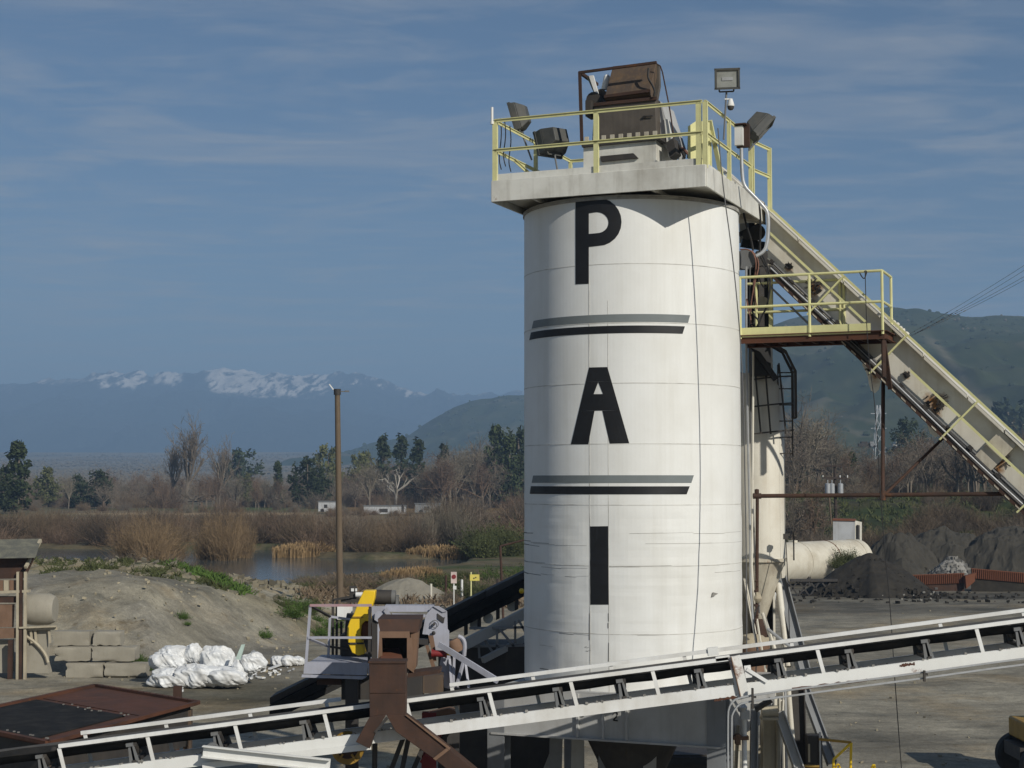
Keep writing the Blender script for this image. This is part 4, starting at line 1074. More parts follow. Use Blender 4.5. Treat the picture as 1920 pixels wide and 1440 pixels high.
m = MB(); m.beam(Q(0.02, .05, PZ0 - .03), Q(.02, .05, PZ0 - .68), .06, .09); m.build('bracket', RUST, mp_)
cable('thin dark rope tied to platform rail and hanging down to the yard', [P(1622, 510, 27.1), P(1625, 620, 27.1), P(1632, 700, 27.0), P(1641, 760, 26.9), P(1651, 930, 26.6), P(1660, 1050, 26.3), P(1668, 1120, 26.2), P(1678, 1280, 26), P(1690, 1440, 25.8), P(1693, 1470, 25.8)], .0075, CABLE, 2, 'rope', 'rope')
cable('black rope knotted in loops round the platform top rail', [P(1612, 511, 27.08), P(1615, 518, 27.05), P(1621, 524, 27.05), P(1624, 512, 27.05), P(1620, 508, 27.1), P(1626, 508, 27.1), P(1622, 520, 27.05)], .010, CABLE, 2, 'rope_knot', 'rope')

# ============================================================ CABLE AND PIPE SHAFT RIGHT OF THE SILO
YS = 30.75
col = thing('shaft_column', 'dark steel column with one white flange standing right behind the silo', 'column', tuple(P(1432, 700, YS))[:2] + (0,))
a = P(1430, 470, YS); b = P(1430, 1250, YS)
m = MB(); m.box((a.x, a.y + .12, (a.z + 0) / 2), (.22, .22, a.z)); m.build('web_post', DARK, col)
m = MB(); m.box((a.x + .135, a.y + .02, (a.z - .6) / 2 + .15), (.04, .26, a.z - .6)); m.build('flange', CREAM, col)
YQ = 29.0
def shaft(label, pts, r, mt, name='conduit', cat='conduit', grp=None):
    return cable(label, [P(x, y, yy) for x, y, yy in pts], r, mt, 1, name, cat, grp)
shaft('white vertical conduit nearest the silo wall, passing behind the access platform', [(1399, 500, 29), (1399, 640, 29), (1402, 820, 29), (1406, 980, 29), (1408, 1150, 28.8), (1424, 1240, 28.6)], .022, GALV)
shaft('slim grey conduit second from the silo wall, running down the shaft', [(1406, 500, 29.1), (1406, 700, 29.1), (1410, 900, 29.0), (1416, 1060, 29), (1424, 1150, 28.9)], .016, CABLEG)
shaft('cream conduit bending along the dust bin down to the column foot', [(1412, 660, 28.9), (1412, 760, 28.8), (1410, 1000, 28.6), (1409, 1080, 28.5), (1420, 1170, 28.4), (1436, 1260, 28.3)], .020, CREAM)
shaft('slim dark pipe third from the silo wall in the cable shaft', [(1415, 560, 29.2), (1414, 640, 29.2), (1409, 700, 29.2), (1412, 900, 29.1)], .014, DARK)
for i, (lab, pts, r, mt) in enumerate((
    ('black cable dropping steeply from the deck corner into the shaft', [(1389, 362, 28.6), (1393, 395, 28.6), (1400, 425, 28.7), (1409, 452, 28.8), (1412, 470, 28.8)], .020, CABLE),
    ('second black cable falling from the thick riser conduit', [(1412, 362, 28.6), (1424, 385, 28.6), (1426, 420, 28.7), (1425, 455, 28.8), (1424, 478, 28.8), (1436, 500, 28.7)], .022, CABLE),
    ('black cable forming a big ring in front of the shaft', [(1424, 470, 28.6), (1436, 492, 28.4), (1444, 520, 28.3), (1443, 550, 28.3), (1436, 580, 28.4), (1428, 592, 28.5), (1422, 610, 28.5)], .017, CABLE),
    ('black cable of the smaller ring beside the big cable ring', [(1424, 500, 28.4), (1432, 498, 28.3), (1439, 510, 28.3), (1441, 530, 28.3), (1434, 542, 28.4), (1424, 528, 28.5), (1424, 505, 28.6)], .013, CABLE),
    ('pink hose arching over the grey drum and down the shaft', [(1388, 468, 28.6), (1402, 467, 28.5), (1413, 474, 28.4), (1418, 490, 28.4), (1417, 510, 28.5), (1412, 535, 28.6), (1416, 560, 28.6), (1420, 580, 28.6)], .014, COPPER),
    ('second pink brown hose looping past the grey drum', [(1410, 470, 28.5), (1420, 482, 28.5), (1423, 500, 28.5), (1418, 520, 28.5), (1413, 540, 28.5), (1408, 570, 28.6), (1407, 600, 28.6)], .011, COPPER),
    ('mauve cable hanging behind the platform rail', [(1400, 560, 28.8), (1403, 580, 28.8), (1408, 600, 28.8), (1409, 612, 28.8)], .013, COPPER),
    ('black cable tangle swinging behind the platform toe board', [(1402, 560, 28.7), (1412, 590, 28.7), (1424, 602, 28.7), (1418, 616, 28.7), (1404, 612, 28.7), (1414, 606, 28.6)], .018, CABLE))):
    shaft(lab, pts, r, mt, 'hose' if 'hose' in lab else 'cable', 'hose' if 'hose' in lab else 'cable')
dr = thing('shaft_drum', 'round grey metal drum tucked between silo and dark machinery', 'drum', tuple(P(1400, 500, 29.6)))
m = MB(); m.tube(P(1398, 486, 29.2), P(1398, 486, 30.0), .17, n=20); m.box(P(1399, 494, 29.5), (.24, .5, .18)); m.build('casing', STEELG, dr)
m = MB(); m.tube(P(1398, 486, 29.18), P(1398, 486, 29.21), .185, n=20); m.build('rim', GREYC, dr)
dv = thing('elevator_drive', 'dark greasy drive machinery under the deck end beside the inclined conveyor', 'machine', tuple(P(1412, 440, 29.8)))
m = MB(); m.tube(P(1420, 436, 29.5), P(1420, 436, 30.0), .15, n=16); m.tube(P(1402, 440, 29.5), P(1402, 440, 29.9), .10, n=14); m.build('motor', DARK, dv)
m = MB(); m.beam(P(1386, 440, 29.6), P(1424, 422, 29.6), .12, .08); m.beam(P(1390, 455, 29.7), P(1432, 462, 29.7), .2, .14); m.box(P(1408, 425, 29.9), (.12, .2, .5)); m.build('drive_frame', CABLE, dv)
m = MB(); m.box(P(1404, 428, 30.2), (.35, .1, .55)); m.build('back_plate', TAN, dv)
m = MB(); m.box(P(1410, 560, 29.9), (.22, .2, 1.6)); m.build('shaft_cover', CABLE, dv)
m = MB(); m.tube(P(1428, 572, 29.4), P(1428, 572, 29.8), .16, n=18); m.build('guard_disc', CREAMD, dv)
m = MB(); m.box(P(1424, 660, 29.5), (.34, .5, .9)); m.beam(P(1404, 640, 29.2), P(1455, 712, 29.2), .10, .10); m.build('lower_frame', CABLE, dv)  # cable black paints this frame as if shadowed
ch = thing('deck_chute_box', 'dark open chute box hung below the back right corner of the deck', 'chute', tuple(D(3.6, 3.0, 11.3)))
m = MB(); m.prism([P(1387, 408, 28.7), P(1424, 414, 28.7), P(1422, 372, 28.7), P(1387, 350, 28.7)][::1], VV * .5); m.build('chute_side', CREAMD, ch)

# ============================================================ DUST BIN
BX, BY, BR = 4.60, 30.0, .50
binn = thing('dust_bin', 'narrow weathered white dust bin with cone bottom standing behind the silo', 'bin', (BX, BY, 0))
zt, zc, ztip = H + 2.05, H - 1.42, H - 2.6
m = MB(); m.lathe([(BR, zc), (BR, zt - .25), (BR - .12, zt)], (BX, BY, 0), 40); m.build('shell', CREAM, binn)
m = MB(); m.lathe([(.10, ztip), (BR, zc)], (BX, BY, 0), 40); m.build('cone', CREAMD, binn)
m = MB(); m.lathe([(BR + .002, zc - .03), (BR + .03, zc - .03), (BR + .03, zc + .03), (BR + .002, zc + .03)], (BX, BY, 0), 40); m.build('ring_angle', CREAMD, binn)
m = MB(); m.lathe([(.16, ztip - .30), (.16, ztip + .05), (.11, ztip + .12)], (BX, BY, 0), 14); m.build('rotary_valve', RUST, binn)
m = MB(); m.lathe([(.24, ztip - .5), (.26, ztip - .42), (.20, ztip - .25)], (BX, BY, 0), 16); m.build('spout_collar', TAN, binn)
for a in (-1.5, 2.0, -2.4):
    p = V((BX + (BR + .045) * math.sin(a), BY - (BR + .045) * math.cos(a), 0))
    m = MB(); m.box((p.x, p.y, (zc + .2) / 2 + .0), (.07, .07, zc + .2)); m.build('leg', CREAM, binn)
for zz in (zc - .6, zc - 2.4):
    m = MB()
    m.beam((BX - .5, BY + .3, zz), (BX + .5, BY + .3, zz), .05, .06); m.build('leg_tie', CREAMD, binn)
lad = thing('bin_ladder', 'dark steel ladder with cage bars fixed on the right of the dust bin', 'ladder', (BX + .5, BY - .3, 0))
lx0, lx1, ly = BX + .44, BX + .60, BY - .34
for xx in (lx0 - .10, lx1):
    m = MB(); m.box((xx, ly, (H + 2.2 + zc) / 2), (.022, .035, H + 2.2 - zc)); m.build('stile', DARK, lad)
z = H + .55; zi = 0
while z < H + 2.1:
    m = MB(); m.tube((lx0 - .10, ly, z), (lx1, ly, z), .012, n=6); m.build('rung', DARK, lad); z += .30
for q in ((1441, 655), (1448, 668)):
    pass
m = MB()
cg = [(BX + .20, H + 2.55), (BX + .42, H + 2.42), (BX + .60, H + 2.05), (BX + .60, H + 1.2)]
for off in (0, -.32):
    m.pipe([V((x_, ly - .05 + off, z_)) for x_, z_ in cg], .028, 6, 0)
for x_, z_ in cg: m.tube((x_, ly - .05, z_), (x_, ly - .37, z_), .02, n=6)
m.build('cage_frame', DARK, lad)
for xx in (-.16, .02, .30):
    m = MB(); m.tube((BX + xx, ly - .36, H + 2.5 - abs(xx)), (BX + xx + .12, ly - .34, H + .9), .018, n=6); m.build('cage_bar', DARK, lad)
for z in (H + 1.9, H + 1.4, H + .9):
    m = MB(); m.pipe([V((BX - .2, ly - .30, z)), V((BX + .25, ly - .38, z + .05)), V((lx1, ly - .1, z + .08))], .016, 6, 1); m.build('cage_hoop', DARK, lad)
cable('thin black hanging wire with clamp right of the dust bin', [P(1473, 1008, 29.2), P(1476, 1060, 29.2), P(1478, 1120, 29.2), P(1482, 1240, 29.2)], .008, CABLE, 1)
m = MB(); p = P(1473, 1006, 29.2); m.box(p, (.08, .06, .10)); m.box(p + V((.05, 0, .03)), (.05, .04, .05)); tag(m.build('pulley_block', DARK, None, loc=p), 'small dark pulley block at the right edge of the dust bin', 'pulley')
sh_ = thing('pipe_side_leg', 'cream steel box duct running down between the silo and dust bin', 'duct', tuple(P(1398, 1100, 30.4))[:2] + (0,))
a = P(1402, 700, 30.5)
m = MB(); m.box((a.x - .14, a.y, (a.z + 2.0) / 2), (.42, .3, a.z - 2.0)); m.build('duct', CREAMD, sh_)

# rusty pipe frame
rf = thing('rusty_pipe_frame', 'rusty pipe frame with long level pipe, upright post and brace under the conveyor', 'pipe frame', tuple(P(1420, 1160, 28.3))[:2] + (0,))
YR = 28.3
def rb(a, b, r, name, ya=YR, yb=YR):
    m = MB(); m.tube(P(a[0], a[1], ya), P(b[0], b[1], yb), r, n=10); return m.build(name, RUST, rf)
rb((1420, 930), (1895, 926), .038, 'level_pipe', YR, 27.3); rb((1420, 930), (1419, 1160), .030, 'riser'); rb((1656, 712), (1655, 934), .034, 'upright', 28.6, 27.8); rb((1660, 926), (1768, 822), .026, 'brace', 27.8, 28.2)
m = MB(); m.tube(P(1412, 930, YR), P(1427, 930, YR), .052, n=10); m.tube(P(1655, 920, 27.8), P(1655, 938, 27.8), .055, n=10); m.lathe([(0, -.05), (.04, -.03), (.04, .05), (0, .06)], P(1419, 923, YR), 8); m.build('elbow', RUST, rf)
m = MB()
for i in range(9):
    p = P(1418 + 2 * math.sin(i * 2.1), 1090 + i * 9, 28.2); m.lathe([(0, -.04), (.03, 0), (0, .04)], p, 6, ax=(math.sin(i), .3, 1))
tag(m.build('chain', RUST, None, loc=P(1418, 1090, 28.2)), 'short rusty chain hanging beside the dust bin cone', 'chain')
m = MB(); m.lathe([(0, -.09), (.05, -.06), (.075, 0), (.05, .07), (0, .09)], P(1421, 1122, 28.2), 9); m.box(P(1421, 1118, 28.2), (.06, .09, .14)); tag(m.build('chain_block', TAN, None, loc=P(1421, 1122, 28.2)), 'rusty chain hoist block under the dust bin cone', 'hoist')
cable('thin rusty loop of cable under the chain hoist', [P(1424, 1135, 28.1), P(1415, 1150, 28.1), P(1413, 1180, 28.1), P(1420, 1200, 28.1), P(1418, 1240, 28), P(1416, 1300, 28)], .011, CABLE, 2)
dome = thing('hopper_lid', 'round tan hopper lid with rusty rim low behind the silo right side', 'hopper', tuple(P(1412, 1210, 29.2)))
m = MB(); m.lathe([(.30, 0), (.28, .05), (.20, .12), (.02, .16)], P(1410, 1204, 29.2), 20); m.build('lid', TAN, dome)
m = MB(); m.lathe([(.18, -.9), (.30, -.12), (.31, 0)], P(1412, 1204, 29.2), 20); m.build('bowl', RUSTL, dome)
# legs and pipes standing behind the white conveyor, right of the silo
def leg(label, a, b, ya, yb, w_, h_, mt, name='steel_leg', cat='steel leg', tube=0):
    m = MB(); p, q = P(a[0], a[1], ya), P(b[0], b[1], yb)
    if tube: m.tube(p, q, tube, n=10)
    else: m.ibeam(p, q, w_, h_, up=(1, 0, 0), t=.02)
    return tag(m.build(name, mt, None, loc=(q.x, q.y, q.z)), label, cat)
leg('thick dark grey leg leaning out from under the bin to the right', (1462, 1085), (1510, 1270), 30.2, 29.2, .22, .22, STEELG)
leg('white pipe leg leaning between the bin cone and the dark leg', (1459, 1090), (1478, 1250), 30, 29.4, 0, 0, CREAM, 'leaning_pipe', 'pipe', .062)
leg('cream pipe bending beside the chain hoist down to the conveyor', (1430, 1150), (1462, 1245), 28.6, 28.2, 0, 0, CREAM, 'pipe', 'pipe', .034)
leg('silver pipe crossing to the right above the conveyor rail', (1440, 1180), (1488, 1218), 28.4, 27.8, 0, 0, GALV, 'pipe', 'pipe', .030)
leg('long cream angle strut from the silo edge down past the hopper lid', (1396, 1085), (1416, 1190), 29.2, 28.8, .05, .05, CREAM, 'strut', 'strut')
leg('grey strut leaning right below the conveyor, farthest right of the legs', (1508, 1290), (1560, 1432), 28.6, 27.8, .14, .16, STEELG)
leg('dark upright leg below the conveyor beside the leaning grey strut', (1494, 1285), (1502, 1520), 28.0, 28.0, .22, .24, DARK)
leg('cream pipe leg below the conveyor left of the dark upright leg', (1478, 1290), (1496, 1520), 27.6, 27.6, 0, 0, CREAM, 'leaning_pipe', 'pipe', .045)
leg('slim silver pipe standing below the conveyor left of the cream pipe leg', (1472, 1290), (1476, 1520), 27.4, 27.4, 0, 0, GALV, 'pipe', 'pipe', .024)
leg('broad cream diagonal brace below conveyor with sunlit upper edge', (1460, 1335), (1510, 1475), 26.6, 26.4, .20, .16, FRAMEG, 'brace', 'brace')
leg('tan box column under the round tan cap below conveyor', (1442, 1340), (1442, 1520), 26.8, 26.8, .30, .24, TAN, 'column', 'column')
leg('narrow cream column right beside the tan box column', (1457, 1308), (1458, 1520), 26.9, 26.9, .10, .10, CREAM, 'column', 'column')
leg('second narrow cream column leaning behind the tan box column', (1464, 1312), (1452, 1520), 27.4, 27.2, .12, .10, CREAM, 'column', 'column')
leg('white twin hydraulic pipe under the dark cylinder', (1395, 1338), (1397, 1520), 26.0, 26.0, 0, 0, CONVC, 'pipe', 'pipe', .042)
leg('grey square post left of the tan box column under conveyor', (1415, 1320), (1412, 1520), 26.4, 26.4, .12, .12, STEELG, 'post', 'post')
leg('tan lath strut between the double conduit and white twin pipe', (1384, 1360), (1378, 1480), 26.2, 26.2, .06, .05, TAN, 'strut', 'strut')
leg('brown dark post leaning beside the front right silo column', (1357, 1312), (1366, 1400), 25.6, 25.6, .09, .07, RUST, 'post', 'post')
leg('black hydraulic cylinder tilted under the conveyor joint', (1416, 1330), (1446, 1312), 25.6, 25.6, 0, 0, DARK, 'hydraulic_cylinder', 'cylinder', .05)
m = MB(); m.tube(P(1428, 1336, 26.5), P(1458, 1334, 26.5), .10, n=14); m.box(P(1442, 1346, 26.5), (.28, .25, .04)); tag(m.build('round_cap', TAN, None, loc=P(1442, 1346, 26.5)), 'tan round barrel cap on top of the tan box column', 'cap')
m = MB(); m.lathe([(0, -.07), (.07, -.05), (.08, .02), (.04, .07), (0, .08)], P(1392, 1328, 25.9), 10); m.box(P(1397, 1340, 25.9), (.14, .12, .14)); tag(m.build('valve_head', GALV, None, loc=P(1395, 1340, 25.9)), 'silver valve head on top of white twin pipe', 'valve')
m = MB(); m.box(P(1389, 1383, 26), (.24, .14, .06)); m.box(P(1383, 1386, 26), (.08, .16, .16)); tag(m.build('pipe_clamp', RUSTL, None, loc=P(1389, 1383, 26)), 'rusty clamp gripping the white twin pipe', 'clamp')
# dark cabinet and yellow stair rail low right
cab = thing('dark_cabinet', 'tall dark steel cabinet standing under conveyor beside the yellow rail', 'cabinet', tuple(P(1525, 1520, 27.6)))
m = MB(); m.box(P(1526, 1450, 27.6), (.24, .3, 1.3)); m.build('body', DARK, cab)
m = MB(); m.box(P(1538, 1440, 27.42), (.03, .03, 1.2)); m.build('edge', GALV, cab)
m = MB(); m.box(P(1517, 1412, 27.42), (.03, .03, .3)); m.build('handle', TAN, cab)
yr = thing('yellow_stair_rail', 'bright yellow stair guardrail below the conveyor at bottom right', 'guardrail', tuple(P(1580, 1500, 26.5)))
Yy = 26.5
for a, b in (((1536, 1386), (1596, 1392)), ((1596, 1392), (1593, 1520)), ((1596, 1393), (1563, 1424)), ((1563, 1424), (1560, 1520)), ((1505, 1436), (1536, 1437))):
    m = MB(); m.tube(P(*a, Yy), P(*b, Yy), .022, n=8); m.build('rail', YELD if a[0] < 1540 else YELG, yr)
m = MB(); m.pipe([P(1566, 1460, Yy), P(1567, 1436, Yy), P(1572, 1432, Yy), P(1575, 1440, Yy), P(1574, 1470, Yy)], .018, 7, 1); m.build('hand_loop', YELG, yr)
m = MB(); m.pipe([P(1632, 1470, Yy), P(1634, 1440, Yy), P(1639, 1432, Yy), P(1640, 1440, Yy), P(1640, 1480, Yy)], .020, 7, 1); m.build('hand_loop', YELG, yr)
# ============================================================ WHITE BELT CONVEYOR IN FRONT
CYN = 23.8
CA = P(125, 1397, CYN); CB = P(1920, 1163, CYN)
CD = (CB - CA).normalized(); CN = V((0, 1, 0)); CUP = CN.cross(CD).normalized()
if CUP.z < 0: CUP = -CUP
WC = .74
def K(px, c=0.0, up=0.0):
    """on the conveyor: column px of the near top rail, c metres across (to the back), up metres from the rail"""
    d = ray(px, 720); d = d / d.y
    s = (d.x * CYN - CA.x) / CD.x
    return CA + CD * s + CN * c + CUP * up
cv = thing('belt_conveyor', 'long white steel belt conveyor crossing in front of the silo base', 'conveyor', tuple(K(1000, .37, -.5)))
PXL, PXR = -160, 2350
def bar(name, a, b, w_, h_, mt=CONVC, par=cv, up=None):
    m = MB(); m.beam(a, b, w_, h_, up=CUP if up is None else up); return m.build(name, mt, par, bevel=0)
bar('top_rail', K(122, 0, 0), K(760, 0, 0), .05, .055); bar('top_rail', K(760.5, 0, 0), K(PXR, 0, 0), .05, .055)
bar('top_rail', K(139, WC, .06), K(634, WC, .06), .05, .055); bar('top_rail', K(842, WC, .06), K(PXR, WC, .06), .05, .055)
def stringer(c, px0, px1, mt, sgn):
    m = MB(); a, b = K(px0, c, -.47), K(px1, c, -.47); m.beam(a, b, .014, .165, up=CUP)
    for o in (.078, -.078):
        m.beam(a + CUP * o + CN * sgn * .03, b + CUP * o + CN * sgn * .03, .05, .012, up=CUP)
    m.build('stringer', mt, cv)
stringer(0, PXL, 690, CONVW, 1); stringer(0, 691, 1368, CONVC, 1); stringer(0, 1369, PXR, CONVW, 1); stringer(WC, PXL, PXR, CONVC, -1)
for px in (122, 285, 447, 612, 764, 917, 1068, 1220, 1526, 1822, 1985, 2140):
    bar('post', K(px, 0, -.03), K(px + 6, 0, -.40), .012, .055, up=CD)
for px in (146, 300, 460, 606, 845, 1000, 1150, 1290, 1495, 1780, 1940, 2100):
    bar('post', K(px, WC, .03), K(px + 6, WC, -.40), .012, .055, up=CD)
# troughed belt above, flat return belt below
def strip(name, prof, px0, px1, mt, th=.014, n=40):
    m = MB(); W = len(prof)
    for i in range(n + 1):
        px = px0 + (px1 - px0) * i / n
        sag = .008 * math.sin(px * .045)
        for dz in (0, -th):
            for c, u in prof: m.v.append(tuple(K(px, c, u + dz + sag)))
    for i in range(n):
        for k in range(W - 1):
            a = i * 2 * W + k; m.f.append((a, a + 1, a + 2 * W + 1, a + 2 * W)); a += W; m.f.append((a, a + 2 * W, a + 2 * W + 1, a + 1))
        for k, f in ((0, 0), (W - 1, 1)):
            a = i * 2 * W + k; q = (a, a + 2 * W, a + 3 * W, a + W); m.f.append(q if f == 0 else q[::-1])
    return m.build(name, mt, cv, sharp=50)
strip('carrying_belt', [(.055, -.055), (.11, -.095), (.19, -.16), (.25, -.185), (.49, -.185), (.55, -.16), (.63, -.095), (.685, -.055)], PXL, PXR, RUBBER)
strip('return_belt', [(.08, -.47), (.37, -.47), (.66, -.47)], PXL, PXR, BELTG)
m = MB(); m.beam(K(PXL, WC - .03, -.075), K(PXR, WC - .03, -.075), .01, .10, up=CUP); m.build('skirt_strip', BELTG, cv)
# idlers: bracket castings and three rollers each
def idler(px):
    t = cv
    for c, s in ((.045, 1), (WC - .045, -1)):
        m = MB(); b0 = K(px, c, -.385); b1 = K(px - 3, c, -.14)
        m.prism([b0 - CD * .075, b0 + CD * .075, b1 + CD * .04, b1 - CD * .045], CN * .02 * s)
        m.prism([b0 - CD * .02, b0 + CD * .02, b1 + CD * .012, b1 - CD * .012], CN * .05 * s)
        m.box(b1 + CUP * .02 - CD * .02, (.10, .05, .05), CD, CN, CUP)
        m.build('idler_bracket', GREYC, cv)
    e0, e1, e2, e3 = K(px, .08, -.12), K(px, .245, -.255), K(px, .495, -.255), K(px, .66, -.12)
    m = MB(); m.tube(e0, e1, .055, n=10); m.tube(e1 + CN * .02, e2 - CN * .02, .055, n=10); m.tube(e2, e3, .055, n=10)
    m.beam(K(px, .03, -.375), K(px, WC - .03, -.375), .06, .05, up=CUP); m.build('idler_roller', DARK, cv)
for px in (88, 255, 412, 576, 905, 1045, 1163, 1308, 1457, 1588, 1730, 1903, 2040, 2180): idler(px)
for px in (415, 1100, 1640):
    m = MB(); m.tube(K(px - 20, .04, -.53), K(px - 20, WC - .04, -.53), .05, n=12); m.build('return_roller', GREYC, cv)
# bolted splice at the column with rusty gusset
sp = K(1373, 0, 0)
bar('splice_plate', K(1372, -.022, .03), K(1380, -.022, -.60), .18, .012, CONVW, up=CN)
bar('splice_web', K(1366, -.045, .03), K(1374, -.045, -.60), .012, .06, RUSTL, up=CN)
bar('end_bracket', K(1338, -.01, .02), K(1364, -.01, .02), .03, .07)
m = MB(); m.box(K(1345, WC, .05), (.16, .1, .12), CD, CN, CUP); m.build('end_bracket', CONVW, cv)
bar('gusset_brace', K(1392, -.03, -.18), K(1426, -.03, -.40), .02, .05, CONVC, up=CUP)
bar('gusset_plate', K(1388, -.01, -.22), K(1400, -.01, -.22), .015, .18, CONVC, up=CUP)
m = MB(); rc = random.Random(21)
for px0, px1, dn in ((1325, 1392, -.568), (1470, 1625, -.562), (1672, 1700, -.42)):
    n = 18; a = []; b = []
    for i in range(n + 1):
        px = px0 + (px1 - px0) * i / n; a.append(K(px, -.012, dn + rc.uniform(.0, .03))); b.append(K(px, -.012, dn - rc.uniform(.012, .028)))
    base = len(m.v); m.v += [tuple(q) for q in a + b]
    for i in range(n): m.f.append((base + i, base + n + 1 + i, base + n + 2 + i, base + i + 1))
m.build('rust_flakes', RUSTR, cv, kind='stuff', sharp=None)
m = MB(); rc = random.Random(33)
for i in range(260):
    px = rc.uniform(100, 1950); k = rc.random(); c_, u_ = (rc.uniform(.10, .6), -.455) if k < .6 else (rc.uniform(-.01, .03), -.385)
    s_ = rc.uniform(.012, .045); m.box(K(px, c_, u_ + s_ * .3), (s_, s_, s_ * .7), V((1, rc.uniform(-.5, .5), rc.uniform(-.3, .3))).normalized())
m.build('spilled_gravel', ROCKG, cv, kind='stuff', sharp=None)
# lower left: loose channel, jagged patch plate and its bearing
bar('patch_channel', K(380, -.04, -.55), K(690, -.04, -.585), .02, .09, CONVW)
lc = thing('loose_channel', 'loose white steel channel leaning below conveyor at lower left', 'steel channel', tuple(P(500, 1420, CYN - .2)))
m = MB(); m.channel(P(381, 1408, CYN - .12), P(619, 1434, CYN - .3), .08, .17, t=.014); m.build('channel', CONVW, lc)
m = MB(); m.box(P(503, 1437, CYN - .15), (.30, .06, .03)); m.build('tab', TAN, lc)
pb = thing('pillow_bearing', 'grey pillow block bearing with a rusty shaft end on the conveyor frame', 'bearing', tuple(K(402, -.02, -.34)))
q = K(401, -.03, -.33)
m = MB(); m.lathe([(.05, -.05), (.095, -.05), (.105, 0), (.095, .05), (.05, .05)], q, 20, ax=(0, 1, 0)); m.box(q - CUP * .09, (.26, .08, .04), CD, CN, CUP); m.build('housing', GREYC, pb)
m = MB(); m.tube(q - CN * .08, q + CN * .3, .045, n=14); m.build('shaft', RUST, pb)
# tail wheel under the frame
tw = thing('yellow_drive_wheel', 'yellow spoked drive wheel with dark hub hanging below the conveyor', 'wheel', tuple(P(655, 1402, CYN + .2)))
q = P(652, 1402, CYN + .25)
m = MB(); m.lathe([(.16, -.02), (.24, -.05), (.25, 0), (.24, .05), (.16, .02)], q, 28, ax=(0, 1, 0)); m.build('rim', YELD, tw)
m = MB(); m.lathe([(0, -.09), (.09, -.09), (.12, -.03), (.19, -.015), (.19, .015), (0, .05)], q, 20, ax=(0, 1, 0)); m.build('hub', RUST, tw)
for k in range(5):
    a = k * 1.2566 + .3
    m = MB(); m.beam(q + V((math.cos(a) * .1, -.03, math.sin(a) * .1)), q + V((math.cos(a) * .22, -.03, math.sin(a) * .22)), .03, .05, up=(0, 1, 0)); m.build('spoke', YELD, tw)
# twin conduits under the frame, bending down at the splice
for i, (dy, xb, lab) in enumerate(((0, 0, 'upper of two slim silver conduits running under the white conveyor'), (11, 7, 'lower of two slim silver conduits running under the white conveyor'))):
    pts = [P(2150, 1208 + dy, 23.7), P(1920, 1236.5 + dy - 2, 23.7), P(1700, 1265 + dy, 23.7), P(1540, 1286 + dy, 23.7), P(1430, 1301 + dy, 23.7), P(1392, 1307 + dy, 23.7), P(1375 + xb, 1313 + dy, 23.7), P(1366 + xb, 1328 + dy, 23.7), P(1365 + xb, 1350, 23.7), P(1365 + xb, 1430, 23.7), P(1366 + xb, 1560, 23.7)]
    cable(lab, pts, .016, GALV, 1, 'conduit', 'conduit', None)
for px in (1411, 1733):
    m = MB(); a = P(px, 1307 - (px - 1411) * .131, 23.66); m.box(a - V((0, 0, .02)), (.03, .05, .30 if px < 1500 else .16)); m.box(a + V((.03, .05, .0)), (.05, .1, .03))
    tag(m.build('conduit_hanger', DARK, None, loc=a), 'dark strap hanger holding the silver conduits, %s' % ('beside the rusty splice' if px < 1500 else 'far along to the right'), 'hanger')
# trestle legs
leg2 = thing('conveyor_trestle', 'trestle of dark crossed struts under the white conveyor near the rusty chute', 'trestle', tuple(P(760, 1500, 24.2))[:2] + (0,))
for a, b in (((703, 1395), (700, 1600)), ((765, 1360), (712, 1500)), ((806, 1372), (750, 1500)), ((770, 1365), (742, 1500)), ((856, 1350), (826, 1392))):
    m = MB(); m.beam(P(*a, 24.25), P(*b, 24.25), .07, .10 if a[0] != 703 else .12, up=(0, 1, 0)); m.build('strut', DARK, leg2)
rbk = thing('red_support_leg', 'faded red steel support leg behind the rusty chute branch', 'support', tuple(P(810, 1500, 24.8))[:2] + (0,))
m = MB(); m.ibeam(P(805, 1335, 24.9), P(803, 1600, 24.9), .22, .16, up=(0, 1, 0)); m.build('leg', REDP, rbk)
m = MB(); m.beam(P(790, 1430, 24.8), P(832, 1366, 24.8), .06, .08, up=(0, 1, 0)); m.build('brace', REDP, rbk)

# ============================================================ RUSTY CHUTE
cu = thing('discharge_chute', 'brown rusty steel chute forking into two legs over the white conveyor', 'chute', tuple(P(727, 1300, 23.5)))
YC = 23.42
def cslab(px, Y, th, name, mt, par=cu, **k):
    m = MB(); m.prism([P(a, b, Y) for a, b in px][::-1], V((0, th, 0))); return m.build(name, mt, par, **k)
cslab([(692, 1241), (760, 1241), (760.5, 1300), (692.5, 1300)], YC, .36, 'front_plate', RUST, bevel=.006)
cslab([(692.5, 1300.5), (760.5, 1300.5), (760, 1344), (724, 1340), (693, 1344)], YC, .36, 'lower_plate', RUST, bevel=.006)
cslab([(693, 1344), (724, 1340), (701, 1379), (693, 1404), (667, 1391)], YC - .01, .34, 'left_leg', RUST, bevel=.006)
cslab([(724, 1340), (760, 1342), (795, 1368), (841, 1404), (815, 1424), (752, 1379), (742, 1372)], YC - .02, .34, 'right_leg', RUST, bevel=.006)
cslab([(841.5, 1404), (900, 1452), (950, 1495), (925, 1520), (862, 1462), (815.5, 1424)], YC - .02, .34, 'right_leg_extension', RUST, bevel=.006)
cslab([(838, 1402), (843, 1405.5), (817, 1426), (812, 1422)], YC - .045, .03, 'joint_flange', RUSTL)
cslab([(760, 1341), (763, 1341), (845, 1403), (842, 1406)], YC - .05, .03, 'leg_flange', RUSTL)
cslab([(724, 1344), (728, 1348), (704, 1375), (701, 1372)], YC - .025, .02, 'slot_edge', DARK)
